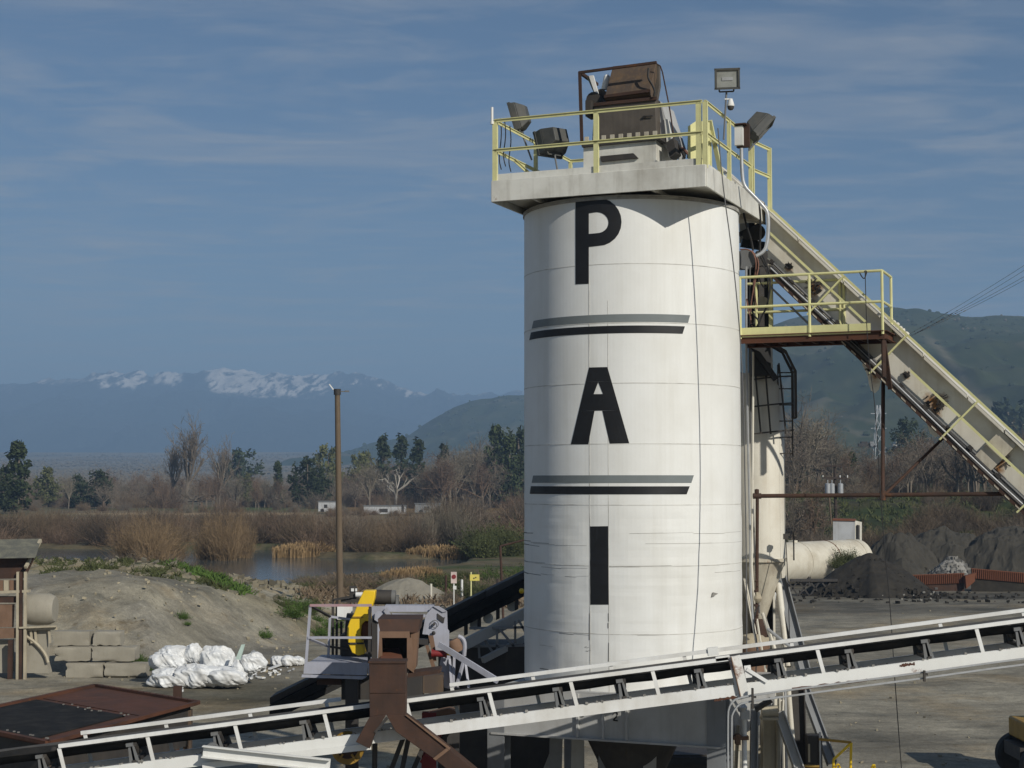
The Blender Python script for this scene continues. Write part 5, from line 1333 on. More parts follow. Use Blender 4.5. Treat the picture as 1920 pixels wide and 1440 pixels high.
cslab([(690.5, 1240), (761.5, 1240), (761.5, 1244), (690.5, 1244)], YC - .02, .40, 'rim', RUST)
# inlet box behind
YB = 24.35
cslab([(711, 1184), (768, 1184), (768, 1196), (711, 1196)], YB, .05, 'inlet_header', RUSTL)
cslab([(711, 1196), (716, 1196), (717, 1244), (708, 1244)], YB, .05, 'inlet_jamb', RUSTL)
cslab([(763, 1196), (772, 1196), (776, 1262), (763, 1252)], YB, .05, 'inlet_jamb', RUSTL)
m = MB(); a, b = P(711, 1242, YC + .3), P(758, 1242, YC + .3); c_, d_ = P(748, 1215, YB + .8), P(718, 1215, YB + .8); m.prism([a, b, c_, d_], (0, .02, -.03)); m.build('slide_plate', RUSTO, cu)
cslab([(711, 1184), (768, 1184), (768, 1262), (711, 1262)], YB + 1.0, .03, 'inlet_back', DARK)
for s_ in (711, 767): cslab([(s_, 1184), (s_ + 2, 1184), (s_ + 2, 1262), (s_, 1262)], YB + .05, .95, 'inlet_side', RUST)
m = MB(); t0, t1 = P(708, 1161, YB + .1), P(788, 1161, YB + .1); b0, b1 = P(713, 1186, YB), P(770, 1186, YB)
m.prism([b0, b1, P(784, 1186, YB + .1), t1, t0], (0, .9, 0)); m.build('hood', RUST, cu)
cslab([(770, 1186), (784, 1186), (780, 1252), (772, 1262)], YB + .08, .4, 'inlet_cheek', RUSTL)
cslab([(764, 1263), (826, 1255), (826, 1262), (764, 1271)], YB, .5, 'base_sill', RUST)

# under the silo: sunlit steelwork and a low dark box added as backdrop in the shade
us = thing('tan_steel_frame', 'tan steel frame with sunlit posts standing in the shade under the silo', 'steel frame', tuple(P(1165, 1560, 29.6))[:2] + (0,))
for a, b, w_ in (((1134, 1392), (1132, 1600), .10), ((1146, 1392), (1146, 1470), .06), ((1163, 1405), (1166, 1600), .14), ((1190, 1390), (1186, 1600), .10), ((1200, 1388), (1193, 1600), .06)):
    m = MB(); m.beam(P(*a, 29.6), P(*b, 29.6), .08, w_, up=(1, 0, 0)); m.build('post', TAN, us)
for a, b in (((1160, 1450), (1190, 1422)), ((1120, 1425), (1142, 1428)), ((1146, 1412), (1164, 1424))):
    m = MB(); m.beam(P(*a, 29.5), P(*b, 29.5), .08, .08); m.build('brace', TAN, us)
dt = thing('dark_low_trailer', 'low dark wheeled box added as dark backdrop under the silo', 'trailer', tuple(P(1280, 1470, 36))[:2] + (0,))
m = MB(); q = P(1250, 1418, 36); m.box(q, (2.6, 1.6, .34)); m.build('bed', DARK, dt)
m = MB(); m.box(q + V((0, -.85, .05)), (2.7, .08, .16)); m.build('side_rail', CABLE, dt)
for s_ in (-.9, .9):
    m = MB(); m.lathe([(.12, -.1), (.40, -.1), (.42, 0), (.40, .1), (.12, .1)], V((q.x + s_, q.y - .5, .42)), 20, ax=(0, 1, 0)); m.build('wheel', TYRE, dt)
# ============================================================ CRUSHER
def fslab(par, px, Y, th, name, mt, **k):
    m = MB(); m.prism([P(a, b, Y) for a, b in px][::-1], V((0, th, 0))); return m.build(name, mt, par, **k)
cr = thing('crusher', 'lavender grey crusher with yellow belt guard behind the rusty chute', 'crusher', tuple(P(700, 1300, 27))[:2] + (0,))
YF = 26.3
fslab(cr, [(571, 1241), (690, 1243), (688, 1266), (569, 1263)], YF, .02, 'platform_fascia', LAV)
fslab(cr, [(566, 1265), (688, 1268.5), (680, 1274), (565, 1270)], YF - .03, .06, 'platform_lip', LAV)
m = MB(); a, b = P(571, 1246, YF + .03), P(690, 1248, YF + .03); m.prism([a, b, b + V((0, 1.5, 0)), a + V((.1, 1.5, 0))], (0, 0, -.04)); m.build('platform_floor', LAV, cr)
m = MB(); a, b = P(690.5, 1243, YF), P(690.5, 1266, YF); m.prism([a, b, b + V((.25, .5, 0)), a + V((.25, .5, 0))], (.02, 0, 0)); m.build('platform_fascia', LAV, cr)
def pr(a, b, ya, yb, r, name, mt=LAV):
    m = MB(); m.beam(P(a[0], a[1], ya), P(b[0], b[1], yb), r * 2, r * 2, up=(0, 1, 0)); return m.build(name, mt, cr)
pr((582, 1135), (574, 1243), YF + .02, YF + .02, .022, 'post'); pr((619, 1155), (615, 1243), YF + 1.2, YF + 1.2, .020, 'post'); pr((694, 1135), (692, 1243), YF + .02, YF + .02, .022, 'post', DARK)
pr((581, 1135), (697, 1135), YF, YF, .020, 'rail', mat('faded_pink_rail', (0.36, 0.20, 0.21), dirt=(.34, .33, .36), dirt_amt=.9, rough=.6, scale=4)); pr((577, 1195.5), (697, 1195.5), YF, YF, .018, 'rail')
pr((582, 1136), (619, 1156), YF + .02, YF + 1.2, .018, 'rail', DARK); pr((578, 1197), (616, 1212), YF + .02, YF + 1.2, .018, 'rail'); pr((619, 1156), (662, 1162), YF + 1.2, YF + 1.3, .018, 'rail'); pr((616, 1212), (655, 1218), YF + 1.2, YF + 1.3, .018, 'rail', DARK)
# belt guard: front plate, rim, lower half
gp = [(682, 1107.5), (703.5, 1107.5), (702, 1122), (698, 1136), (694, 1150), (694, 1166), (685, 1164), (678, 1172), (676, 1190), (679, 1206), (684, 1226), (672, 1229.5), (660, 1224), (653, 1208), (650.5, 1192), (651.5, 1176), (656, 1163), (663, 1152), (672, 1128)]
fslab(cr, gp, 26.9, .30, 'belt_guard', YELG, bevel=.012)
fslab(cr, [(651, 1205), (682, 1205), (682, 1208), (651, 1208)], 26.87, .05, 'guard_seam', DARK)
fslab(cr, [(661, 1156), (680, 1156), (680, 1158), (661, 1158)], 26.87, .04, 'guard_seam', YELD)
fslab(cr, [(692, 1141), (697, 1139), (696, 1150), (692, 1149)], 26.87, .06, 'guard_latch', DARK)
m = MB(); q = P(684, 1182, 27.0); m.lathe([(0, -.04), (.10, -.04), (.16, 0), (.16, .10), (0, .10)], q, 24, ax=(0, 1, 0)); m.build('flywheel', RUSTO, cr)
m = MB(); m.tube(P(650, 1182, 27.9), P(720, 1184, 27.9), .30, n=20); m.box(P(680, 1215, 27.9), (.7, .5, .5)); m.build('jaw_body', DARK, cr)
m = MB(); m.tube(P(700, 1119, 27.6), P(734, 1120, 27.6), .125, n=20); m.build('motor', DARK, cr)
m = MB(); m.tube(P(734.5, 1120, 27.6), P(742, 1120, 27.6), .12, n=20); m.box(P(745, 1130, 27.6), (.04, .25, .25)); m.build('motor_end', GREYC, cr)
# portal frame
fslab(cr, [(697, 1137), (722, 1137), (722, 1147), (716, 1262), (697, 1262)], 26.6, .10, 'portal_post', LAV)
fslab(cr, [(697, 1160), (707, 1160), (707, 1240), (697, 1240)], 26.5, .08, 'portal_guide', DARK)
fslab(cr, [(722, 1135), (813, 1135.5), (813, 1147), (722, 1147)], 26.6, .25, 'top_beam', LAV)
fslab(cr, [(735, 1150.5), (798, 1152.5), (798, 1157.5), (735, 1156)], 26.5, .10, 'cross_bar', LAV)
fslab(cr, [(703, 1150), (709, 1145), (717, 1150), (719, 1160), (708, 1166), (702, 1162)], 26.45, .10, 'gusset', LAV)
fslab(cr, [(719, 1146), (726, 1137), (729, 1148), (734, 1155), (724, 1152)], 26.45, .08, 'gusset', LAV)
fslab(cr, [(798, 1154), (804, 1147), (812, 1137), (822, 1137), (838, 1147), (839, 1180), (842, 1184), (842, 1212), (838, 1222), (831, 1222), (815, 1226), (811, 1215), (805, 1200), (803, 1190), (792, 1189)], 26.5, .10, 'side_plate', LAV)
fslab(cr, [(820, 1150), (831, 1158), (834, 1157), (832, 1168), (829, 1167), (820, 1160)], 26.48, .03, 'plate_opening', DARK)
fslab(cr, [(811, 1136.5), (824, 1137), (838, 1146), (830, 1148)], 26.47, .03, 'cap_flange', LAV)
m = MB(); q = P(815, 1170, 26.46)
for i in range(14):
    a = i * math.pi / 7; b = a + math.pi / 7
    m.tube(q + V((math.cos(a), 0, math.sin(a))) * .062, q + V((math.cos(b), 0, math.sin(b))) * .062, .006, n=4)
m.build('hand_wheel', GREYC, cr)
m = MB(); m.tube(P(814, 1170, 26.40), P(814, 1170, 26.52), .022, n=8); m.lathe([(0, -.03), (.035, 0), (0, .03)], P(813, 1187, 26.45), 8, ax=(0, 1, 0)); m.build('wheel_hub', DARK, cr)
fslab(cr, [(829, 1225), (843, 1225), (846, 1246), (852, 1262), (852, 1284), (842, 1292), (833, 1289), (829, 1268), (824, 1245)], 26.5, .10, 'lower_plate', LAV)
fslab(cr, [(803, 1192), (812, 1192), (817, 1222), (818, 1240), (812, 1240), (809, 1220)], 26.42, .06, 'rusty_lever', RUSTL)
fslab(cr, [(797, 1210), (803, 1210), (816, 1250), (810, 1254)], 26.38, .05, 'rusty_lever', RUSTL)
fslab(cr, [(778, 1199), (803, 1199), (803, 1210), (778, 1207)], 26.4, .2, 'shaft_sleeve', DARK)
fslab(cr, [(778, 1214), (784, 1214), (784, 1224), (778, 1224)], 26.35, .06, 'stop_block', RUST)
m = MB(); m.tube(P(811, 1225, 26.35), P(836, 1226, 26.35), .055, n=14); m.tube(P(809, 1225, 26.35), P(813, 1225, 26.35), .068, n=14); m.tube(P(834, 1226, 26.35), P(838, 1226, 26.35), .066, n=14); m.build('hydraulic_ram', REDP, cr)
m = MB(); m.tube(P(838, 1226, 26.35), P(847, 1227, 26.35), .025, n=10); m.build('ram_tip', YELG, cr)
m = MB(); m.beam(P(823, 1208, 26.3), P(934, 1277, 25.9), .05, .09); m.build('diagonal_beam', LAV, cr)
m = MB(); m.pipe([P(859, 1193, 26.6), P(868, 1197, 26.6), P(872, 1208, 26.6), P(870, 1230, 26.6)], .035, 8, 1); m.build('bent_pipe', LAV, cr)
for a, b in (((852, 1230), (850, 1290)), ((870, 1238), (856, 1288)), ((843, 1236), (846, 1285)), ((872, 1238), (879, 1290))):
    m = MB(); m.beam(P(*a, 26.5), P(*b, 26.3), .04, .05 if a[0] != 872 else .02); m.build('strut', LAV, cr)
m = MB(); m.tube(P(848, 1200, 27.2), P(858, 1222, 27.2), .12, n=12); m.build('discharge_roller', RUSTL, cr)
for (x0, y0, x1, y1, mt, Y) in ((762, 1270, 792, 1312, DARK, 26.0), (793, 1268, 830, 1300, HOODB, 26.1), (640, 1275, 694, 1312, DARK, 26.6), (594, 1274, 640, 1284, RUST, 26.5)):
    fslab(cr, [(x0, y0), (x1, y0 - 3), (x1, y1), (x0, y1)], Y, .5, 'under_frame', mt)
m = MB(); m.beam(P(660, 1268, 26.4), P(660, 1560, 26.4), .2, .2); m.build('leg', DARK, cr)
m = MB(); m.beam(P(850, 1290, 26.6), P(850, 1560, 26.6), .2, .2); m.build('leg', DARK, cr)
# control panel behind the guard
cpn = thing('control_panel', 'white control panel on a black frame behind the yellow guard', 'control panel', tuple(P(645, 1240, 28.2)))
m = MB(); m.box(P(647, 1148, 28.2), (.26, .14, .24)); m.build('box', CONVC, cpn)
for a, b in (((624, 1125), (624, 1240)), ((632, 1128), (631, 1240)), ((624, 1125), (662, 1118)), ((640, 1165), (640, 1240))):
    m = MB(); m.beam(P(*a, 28.2), P(*b, 28.2), .04, .04, up=(0, 1, 0)); m.build('frame_bar', DARK, cpn)
m = MB(); m.box(P(662, 1111, 28.3), (.12, .1, .22)); m.box(P(661, 1126, 28.3), (.40, .12, .06)); m.build('switch_box', DARK, cpn)
m = MB(); m.box(P(661, 1106, 28.24), (.05, .03, .05)); m.box(P(668, 1106, 28.24), (.03, .03, .05)); m.build('tag_plates', CONVC, cpn, kind='stuff')
m = MB(); m.tube(P(667, 1115, 28.2), P(682, 1115, 28.2), .045, n=10); m.build('canister', CONVC, cpn)

# ============================================================ REAR BLACK CONVEYOR
rcv = thing('rear_belt_conveyor', 'dark covered belt conveyor rising from lower left to behind the silo', 'conveyor', tuple(P(800, 1250, 30.5)))
def RY(px): return 29.0 + (px - 480) / 500 * 3.0
def RQ(px, dy=0.0, back=0.0):
    py = 1090 + (980 - px) * .495 + dy
    p = P(px, py, RY(px)); return p + V((0, back, 0))
def rpr(px0, px1, d0, d1, b0, b1, name, mt):
    m = MB(); m.hexa([RQ(px0, d1, b0), RQ(px1, d1, b0), RQ(px1, d1, b1), RQ(px0, d1, b1), RQ(px0, d0, b0), RQ(px1, d0, b0), RQ(px1, d0, b1), RQ(px0, d0, b1)]); return m.build(name, mt, rcv)
rpr(505, 1060, -2, 16, 0, .8, 'belt_cover', RUBBER); rpr(505, 910, -16, -3, .05, .8, 'belt_cover', DARK); rpr(911, 1060, -16, -3, .05, .8, 'belt_cover', BELTG)
rpr(505, 1060, 17, 30, .05, .75, 'belt_edge', RUBBER)
for px in (870, 895, 930, 965):
    rpr(px, px + 7, 30, 48, .0, .12, 'idler_bracket', DARK)
for px in (915, 960, 890):
    m = MB(); m.tube(RQ(px, 38, .1), RQ(px, 38, .2), .10, n=14); m.build('idler_disc', CREAM, rcv)
m = MB(); m.beam(P(860, 1214, 30.6), P(1010, 1137, 31.4), .10, .20); m.build('top_chord', FRAMEG, rcv)
m = MB(); m.beam(P(905, 1238, 30.6), P(1010, 1184, 31.4), .09, .11); m.build('bottom_chord', FRAMEG, rcv)
for a, b in (((897, 1198), (899, 1234)), ((932, 1182), (932, 1222)), ((966, 1164), (966, 1206)), ((905, 1194), (930, 1232)), ((937, 1180), (964, 1212)), ((972, 1162), (990, 1194)), ((880, 1212), (990, 1210)), ((880, 1178), (990, 1176))):
    m = MB(); m.beam(P(*a, 30.9), P(*b, 30.9), .045, .055, up=(0, 1, 0)); m.build('truss_bar', STEELG, rcv)
m = MB(); m.lathe([(.02, -.1), (.05, -.06), (.05, .06), (.02, .1)], P(978, 1108, 31.2), 10, ax=(0, 1, 0)); m.build('reflector', YELG, rcv)
m = MB()
rc = random.Random(9)
for i in range(40):
    px = rc.uniform(840, 985); p = P(px, 1232 + rc.uniform(0, 36) - (px - 840) * .05, 31.5 + rc.uniform(-.4, .4)); m.box(p, (rc.uniform(.1, .5), rc.uniform(.1, .5), rc.uniform(.1, .4)), V((1, rc.uniform(-.3, .3), rc.uniform(-.5, .5))).normalized())
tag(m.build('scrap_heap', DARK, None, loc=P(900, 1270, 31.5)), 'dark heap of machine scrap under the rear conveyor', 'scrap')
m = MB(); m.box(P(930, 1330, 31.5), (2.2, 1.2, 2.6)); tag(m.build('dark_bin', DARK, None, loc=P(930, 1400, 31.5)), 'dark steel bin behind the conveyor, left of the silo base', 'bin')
m = MB(); m.prism([P(800, 1338, 24.9), P(842, 1328, 24.9), (P(856, 1334, 24.9)), P(858, 1346, 24.9), P(806, 1352, 24.9)][::-1], V((0, .25, 0))); tag(m.build('rusty_guard', RUSTL, None, loc=P(830, 1345, 24.9)), 'tan rusty guard plate behind the conveyor beside the chute', 'guard')

# ============================================================ RUST HOPPER, LOWER LEFT
ho = thing('rusty_hopper', 'big rust brown steel hopper top with black rubber mat at lower left', 'hopper', (-8.2, 29.0, 0))
hz_ = 2.92
def HP(px, py, z=hz_): return G(px, py, z)
A_, B_, C_, D_ = HP(178, 1287), HP(371, 1319), HP(90, 1395), HP(-120, 1352)
# plates of the top, each its own sheet
def lerp(a, b, t): return a + (b - a) * t
def quad(u0, u1, v0, v1):           # u from far left to right side, v from back to front
    e = lambda u, v: lerp(lerp(A_, B_, u), lerp(D_, C_, u), v)
    return [e(u0, v0), e(u1, v0), e(u1, v1), e(u0, v1)]
for i, (u0, u1, v0, v1, dz) in enumerate(((0.0, 1.0, 0.0, .37, 0), (.0, 1.0, .372, 1.0, -.012))):
    m = MB(); q = quad(u0, u1, v0, v1); m.prism([p + V((0, 0, dz)) for p in q], (0, 0, -.03)); m.build('top_plate', RUSTR, ho)
m = MB(); q = quad(.02, .86, .42, .985); m.prism([p + V((0, 0, .012)) for p in q], (0, 0, -.02)); m.build('rubber_mat', RUBBER, ho)
for (a, b) in ((A_, B_), (B_, C_), (C_, D_), (D_, A_)):
    m = MB(); m.beam(a + V((0, 0, .02)), b + V((0, 0, .02)), .10, .06); m.build('rim_angle', RUSTR, ho)
for i in range(17):
    p = lerp(A_, B_, (i + .5) / 17); m = MB(); m.tube(p + V((0, -.02, .045)), p + V((0, -.02, .062)), .016, n=6); m.build('bolt', RUST, ho)
rc = random.Random(2); m = MB()
for i in range(14):
    p = lerp(quad(.3, .3, .43, .43)[0], quad(.86, .86, .43, .43)[0], rc.random()) + V((rc.uniform(-.1, .1), rc.uniform(-.1, .1), .03)); m.box(p, (.03, .03, .02))
for i in range(8):
    p = lerp(quad(.4, .4, .97, .97)[0], quad(.95, .95, .97, .97)[0], rc.random()) + V((0, .1, .03)); m.box(p, (.035, .03, .02))
m.build('pebbles', ROCKG, ho, kind='stuff')
cen = (A_ + B_ + C_ + D_) / 4
for a, b in ((A_, B_), (B_, C_), (C_, D_), (D_, A_)):
    ia, ib = lerp(a, cen, .06), lerp(b, cen, .06); la, lb = lerp(a, cen, .45) + V((0, 0, -2.0)), lerp(b, cen, .45) + V((0, 0, -2.0))
    m = MB(); m.prism([ia + V((0, 0, -.05)), ib + V((0, 0, -.05)), ib + V((0, 0, -.75)), ia + V((0, 0, -.75))], (cen - a).normalized() * .03); m.build('side_wall', DARK, ho)  # walls coloured dark to imitate the shade on them
for p in (A_, B_, C_, D_):
    q = lerp(p, cen, .08); m = MB(); m.box((q.x, q.y, hz_ / 2 - .05), (.14, .14, hz_ - .1)); m.build('leg', HOODB, ho)
m = MB(); q = P(333, 1302, 33); m.box((q.x, q.y, q.z), (.16, .12, .35)); m.tube((q.x, q.y, 0), (q.x, q.y, q.z), .05, n=8); tag(m.build('rusty_stub_post', RUST, None, loc=(q.x, q.y, 0)), 'rusty stub post standing behind the hopper beside the sack heap', 'post')

# ============================================================ AGGREGATE BIN AT THE LEFT EDGE
YA = 57.5
ab = thing('aggregate_bin', 'rusty steel aggregate bin with sloping sheet roof at the left edge', 'bin', tuple(P(20, 1265, YA))[:2] + (0,))
m = MB(); m.prism([P(-60, 1016, YA), P(76, 1013, YA + 1), P(66, 1046, YA - .5), P(-60, 1048, YA - .5)], (0, .1, .06)); m.build('roof_sheet', mat('lichen_roof', (.10, .10, .085), dirt=(.25, .24, .17), dirt_amt=.6, streak=.3, rough=.9, scale=3), ab)
m = MB(); m.beam(P(76, 1013, YA + .9), P(48, 1064, YA - .4), .10, .10); m.build('roof_edge', TAN, ab)
m = MB(); m.prism([P(-60, 1046, YA), P(64, 1046, YA), P(46, 1084, YA), P(-60, 1087, YA)][::-1], (0, .1, 0)); m.build('wall_sheet', RUST, ab)
for i in range(10):
    px = -56 + i * 10.5; m = MB(); m.prism([P(px, 1088, YA), P(px + 9, 1088, YA), P(px + 9, 1111, YA), P(px, 1111, YA)][::-1], (0, .08, 0)); m.build('wall_board', RUSTL if i % 3 else TAN, ab)
m = MB(); m.beam(P(-60, 1113, YA - .1), P(56, 1108, YA - .1), .2, .09); m.build('ledge_beam', TAN, ab)
m = MB(); m.prism([P(-60, 1118, YA), P(30, 1118, YA), P(30, 1130, YA), P(-60, 1130, YA)][::-1], (0, .1, 0)); m.build('wall_sheet', RUST, ab)
m = MB(); m.prism([P(-60, 1133, YA + .1), P(26, 1133, YA + .1), P(24, 1176, YA + .1), P(-60, 1176, YA + .1)][::-1], (0, .1, 0)); m.build('wall_sheet', RUSTL, ab)
for px in (34, 40, 48):
    m = MB(); a = P(px, 1072, YA - .15); b = P(px - 1, 1262, YA - .15); m.beam(a, V((b.x, b.y, 0)), .09, .11); m.build('post', TAN if px != 40 else RUST, ab)
m = MB(); m.beam(P(36, 1177, YA - .2), P(106, 1174, YA - .2), .12, .06); m.build('tie', TAN, ab)
m = MB(); m.prism([P(-60, 1178, YA - .05), P(32, 1178, YA - .05), P(32, 1196, YA - .05), P(-60, 1200, YA - .05)][::-1], (0, .12, 0)); m.build('lower_sheet', RUSTL, ab)
m = MB(); p0 = P(30, 1230, YA); m.beam(P(20, 1200, YA - .1), V((p0.x - .2, p0.y, 0)), .14, .16); m.build('brace', RUST, ab)
m = MB(); m.prism([P(-60, 1200, YA + .3), P(22, 1200, YA + .3), P(22, 1262, YA + .3), P(-60, 1262, YA + .3)][::-1], (0, .3, 0)); m.build('concrete_panel', CONCR, ab)
# dished concrete barrel and its cradle
cb = thing('concrete_barrel', 'round dusty concrete barrel on a cradle beside the rusty bin', 'barrel', tuple(P(80, 1270, YA + .3))[:2] + (0,))
m = MB(); a, b = P(54, 1142, YA + .6), P(104, 1142, YA + .6); m.lathe([(.40, -.02), (.55, .0), (.58, .25), (.56, .75), (.48, .92), (.44, .96)], a, 24, ax=(b - a)); m.build('barrel', CONCR, cb)
fslab(cb, [(36, 1176), (90, 1177), (86, 1240), (92, 1262), (40, 1262), (38, 1196)], YA + .1, .4, 'cradle_wall', CONCR)
m = MB(); pts = [P(38, 1188, YA), P(58, 1198, YA), (P(74, 1212, YA)), P(86, 1228, YA), P(90, 1242, YA)]; m.pipe(pts, .06, 6, 1); m.build('curved_rib', TAN, cb)
m = MB(); m.beam(P(40, 1180, YA), P(108, 1178, YA), .14, .10); m.build('cradle_beam', TAN, cb)
for px in (58, 66, 92): 
    m = MB(); m.beam(P(px, 1181, YA), P(px + 2, 1206, YA), .08, .06, up=(0, 1, 0)); m.build('web', TAN, cb)

# ============================================================ CONCRETE BLOCKS
bl = [((99, 1200), (168, 1226)), ((174, 1200), (226, 1224)), ((101, 1226), (170, 1251)), ((172, 1225), (254, 1251)), ((123, 1252), (193, 1270)), ((195, 1252), (274, 1270))]
lab = ['concrete block on top of the stack at its left end', 'concrete block on top of the stack, half buried in sand', 'concrete block in the middle course at its left end', 'long concrete block in the middle course with a chipped right end',
       'concrete block in the bottom course, left one', 'concrete block in the bottom course, right one with sand on it']
for i, ((x0, y0), (x1, y1)) in enumerate(bl):
    Yb = 58.2 + [.5, .5, .25, .25, 0, 0][i]; z0 = [1.10, 1.10, .56, .56, .0, .0][i]; hh = .53
    a = P(x0, y0, Yb).x; b = P(x1, y0, Yb).x
    m = MB(); n = 5
    nb = 9; cxb = (a + b) / 2; wb = b - a - .02
    def wr(u, v, w_):       # worn, chipped block surface
        e = [abs(u), abs(v), abs(w_)]; k = sum(1 for q in e if q > .93); ch = -.045 * max(0, float(fbm(np.array([u * 2.1 + i * 7 + w_]), np.array([v * 1.7 + w_ * 1.3]), 3, 60 + i)[0])) * (2.2 if k > 1 else .5)
        return (cxb + u * (wb / 2 + ch), Yb + .35 + v * (.35 + ch), z0 + (hh - .015) / 2 * (1 + w_) + ch * w_)
    for ax_i in range(3):
        for sg in (-1, 1):
            base = len(m.v)
            for p_ in range(nb):
                for q_ in range(nb):
                    c3 = [0, 0, 0]; c3[ax_i] = sg; c3[(ax_i + 1) % 3] = -1 + 2 * p_ / (nb - 1); c3[(ax_i + 2) % 3] = -1 + 2 * q_ / (nb - 1); m.v.append(wr(*c3))
            for p_ in range(nb - 1):
                for q_ in range(nb - 1):
                    t0 = base + p_ * nb + q_; f_ = (t0, t0 + nb, t0 + nb + 1, t0 + 1); m.f.append(f_ if sg > 0 else f_[::-1])
    o = m.build('concrete_block', CONCR, None, loc=((a + b) / 2, Yb + .35, z0), sharp=50); tag(o, lab[i], 'concrete block', 'concrete blocks retaining the sand bank')
    o.rotation_euler = (0, 0, random.uniform(-.03, .03))

# ============================================================ WHITE SACKS
def sack(cx_, cy_, cz_, rx, ry, rz, seed, lean=0.0, nth=110, nph=60):
    r = random.Random(seed); m = MB(); v = []
    th = np.linspace(0, 2 * math.pi, nth, endpoint=False); ph = np.linspace(0.02, math.pi - .02, nph)
    T, Pn = np.meshgrid(th, ph)
    # crumpled sheet: sharp folds from ridged noise sampled on a cylinder wrap
    ux, uy, uz = np.sin(Pn) * np.cos(T), np.sin(Pn) * np.sin(T), np.cos(Pn)
    f = ridged(ux * .9 + uz * .35 + seed * 3.1, uy * .9 + uz * .5, 3, seed, .45) - .62
    g = ridged(T * 1.9 / 6.283 * 4 + seed + uz * .8, uz * 1.1 + ux * .3, 2, seed + 3) - .6
    g = g * np.sin(Pn) * sstep(.0, .5, 3.14 - np.abs(T - 3.14159))
    cr_ = ridged(ux * 2.6 + uz * 1.4 + seed * 1.7, uy * 2.6 - uz * .6 + seed, 3, seed + 11, .55) - .62
    vf = ridged(T * 2.2 + .6 * np.sin(uz * 3 + seed), uz * .7 + seed, 3, seed + 13) - .6
    R = 1 + .46 * f + .20 * cr_ + .15 * vf * np.sin(Pn) + .10 * g + .30 * fbm(ux * .8 + seed, uy * .8 + uz * .9, 2, seed + 5)
    sp = np.sign(np.cos(Pn)) * np.abs(np.cos(Pn)) ** .8
    X = cx_ + rx * R * np.sin(Pn) * np.cos(T) + lean * rz * sp; Y = cy_ + ry * R * np.sin(Pn) * np.sin(T); Z = np.maximum(cz_ + rz * R * sp, .03 + .02 * np.cos(T * 9))
    m.v = [tuple(q) for q in np.stack([X, Y, Z], -1).reshape(-1, 3)]
    for j in range(nph - 1):
        for i in range(nth):
            k = (i + 1) % nth; m.f.append((j * nth + i, (j + 1) * nth + i, (j + 1) * nth + k, j * nth + k))
    m.f.append(tuple(range(nth - 1, -1, -1))); m.f.append(tuple((nph - 1) * nth + i for i in range(nth)))
    return m
sk = [(322, 1230, 34, 26, 'large rounded white sack on the upper left of the heap'), (318, 1268, 34, 22, 'flattened white sack spilling at the lower left of the heap'),
      (362, 1222, 16, 24, 'small pointed white sack standing between the larger sacks'), (372, 1262, 40, 30, 'wide creased white sack at the front middle of the heap'),
      (408, 1232, 26, 30, 'tall white sack with a knotted top in the heap middle'), (420, 1262, 34, 20, 'low crumpled white sack under the tall knotted one'),
      (448, 1250, 22, 24, 'white sack with a pale green flap on the right of the heap'), (474, 1238, 22, 20, 'grey shaded white sack at the right end of the heap')]
for i, (px, py, wx, wz, lb) in enumerate(sk):
    Yk = 55.5 + (0 if py > 1255 else .9); p = P(px, py, Yk); sc_ = Yk / 3000
    m = sack(p.x, p.y, max(p.z - .12, wz * sc_ * .6), wx * sc_ * 1.12, wx * sc_ * .9, wz * sc_ * .82, 31 + i * 7, lean=[0, .1, .1, 0, -.15, 0, .1, 0][i])
    tag(m.build('white_sack', PLAST, None, loc=(p.x, p.y, 0), sharp=42), lb, 'sack', 'heap of white bulk sacks')
m = MB(); p = P(447, 1222, 55.2); m.prism([p + V((-.10, 0, -.25)), p + V((.05, 0, -.28)), p + V((.20, 0, .25)), p + V((.10, 0, .24))], (.02, .05, 0)); tag(m.build('sack_flap', mat('pale_green_plastic', (.50, .62, .56), dirt_amt=.2, rough=.5), None, loc=p), 'pale green plastic flap sticking up from the sack heap', 'flap')
m = MB(); p = G(488, 1252); m.tube(p + V((-.35, .1, .55)), p + V((.15, -.1, .14)), .15, n=14); tag(m.build('grey_pipe_stub', STEELG, None, loc=p), 'short grey barrel lying against the right end of sack heap', 'barrel')
for i, (px, py, wx, wz, lb) in enumerate(((522, 1222, 14, 10, 'small crumpled white sack at left of the lesser heap'), (541, 1226, 16, 10, 'crumpled white sack in the middle of the lesser heap by railing'), (560, 1228, 12, 9, 'crumpled white sack at right of the lesser heap by railing'))):
    Yk = 62; p = P(px, py, Yk); s_ = Yk / 3000
    m = sack(p.x, p.y, wz * s_ * .8, wx * s_, wx * s_, wz * s_, 91 + i * 5, nth=64, nph=36); tag(m.build('white_sack', PLAST, None, loc=(p.x, p.y, 0), sharp=42), lb, 'sack', 'heap of white bulk sacks')
m = MB(); rc = random.Random(17)
for i in range(90):
    px = rc.gauss(440, 55); py = 1278 - (px - 400) * .16 + rc.uniform(-6, 10); p = G(px, py); m.box(p + V((0, 0, .04)), (rc.uniform(.04, .16), rc.uniform(.04, .16), rc.uniform(.02, .09)), V((1, rc.uniform(-1, 1), rc.uniform(-.4, .4))).normalized())
m.build('litter', PLAST, None, kind='stuff')
m = MB(); a = G(505, 1258); b = G(526, 1250); m.beam(a + V((0, 0, .08)), b + V((0, 0, .08)), .10, .06); tag(m.build('white_batten', PLAST, None, loc=a), 'white batten lying on the ground right of the sack heap', 'batten')

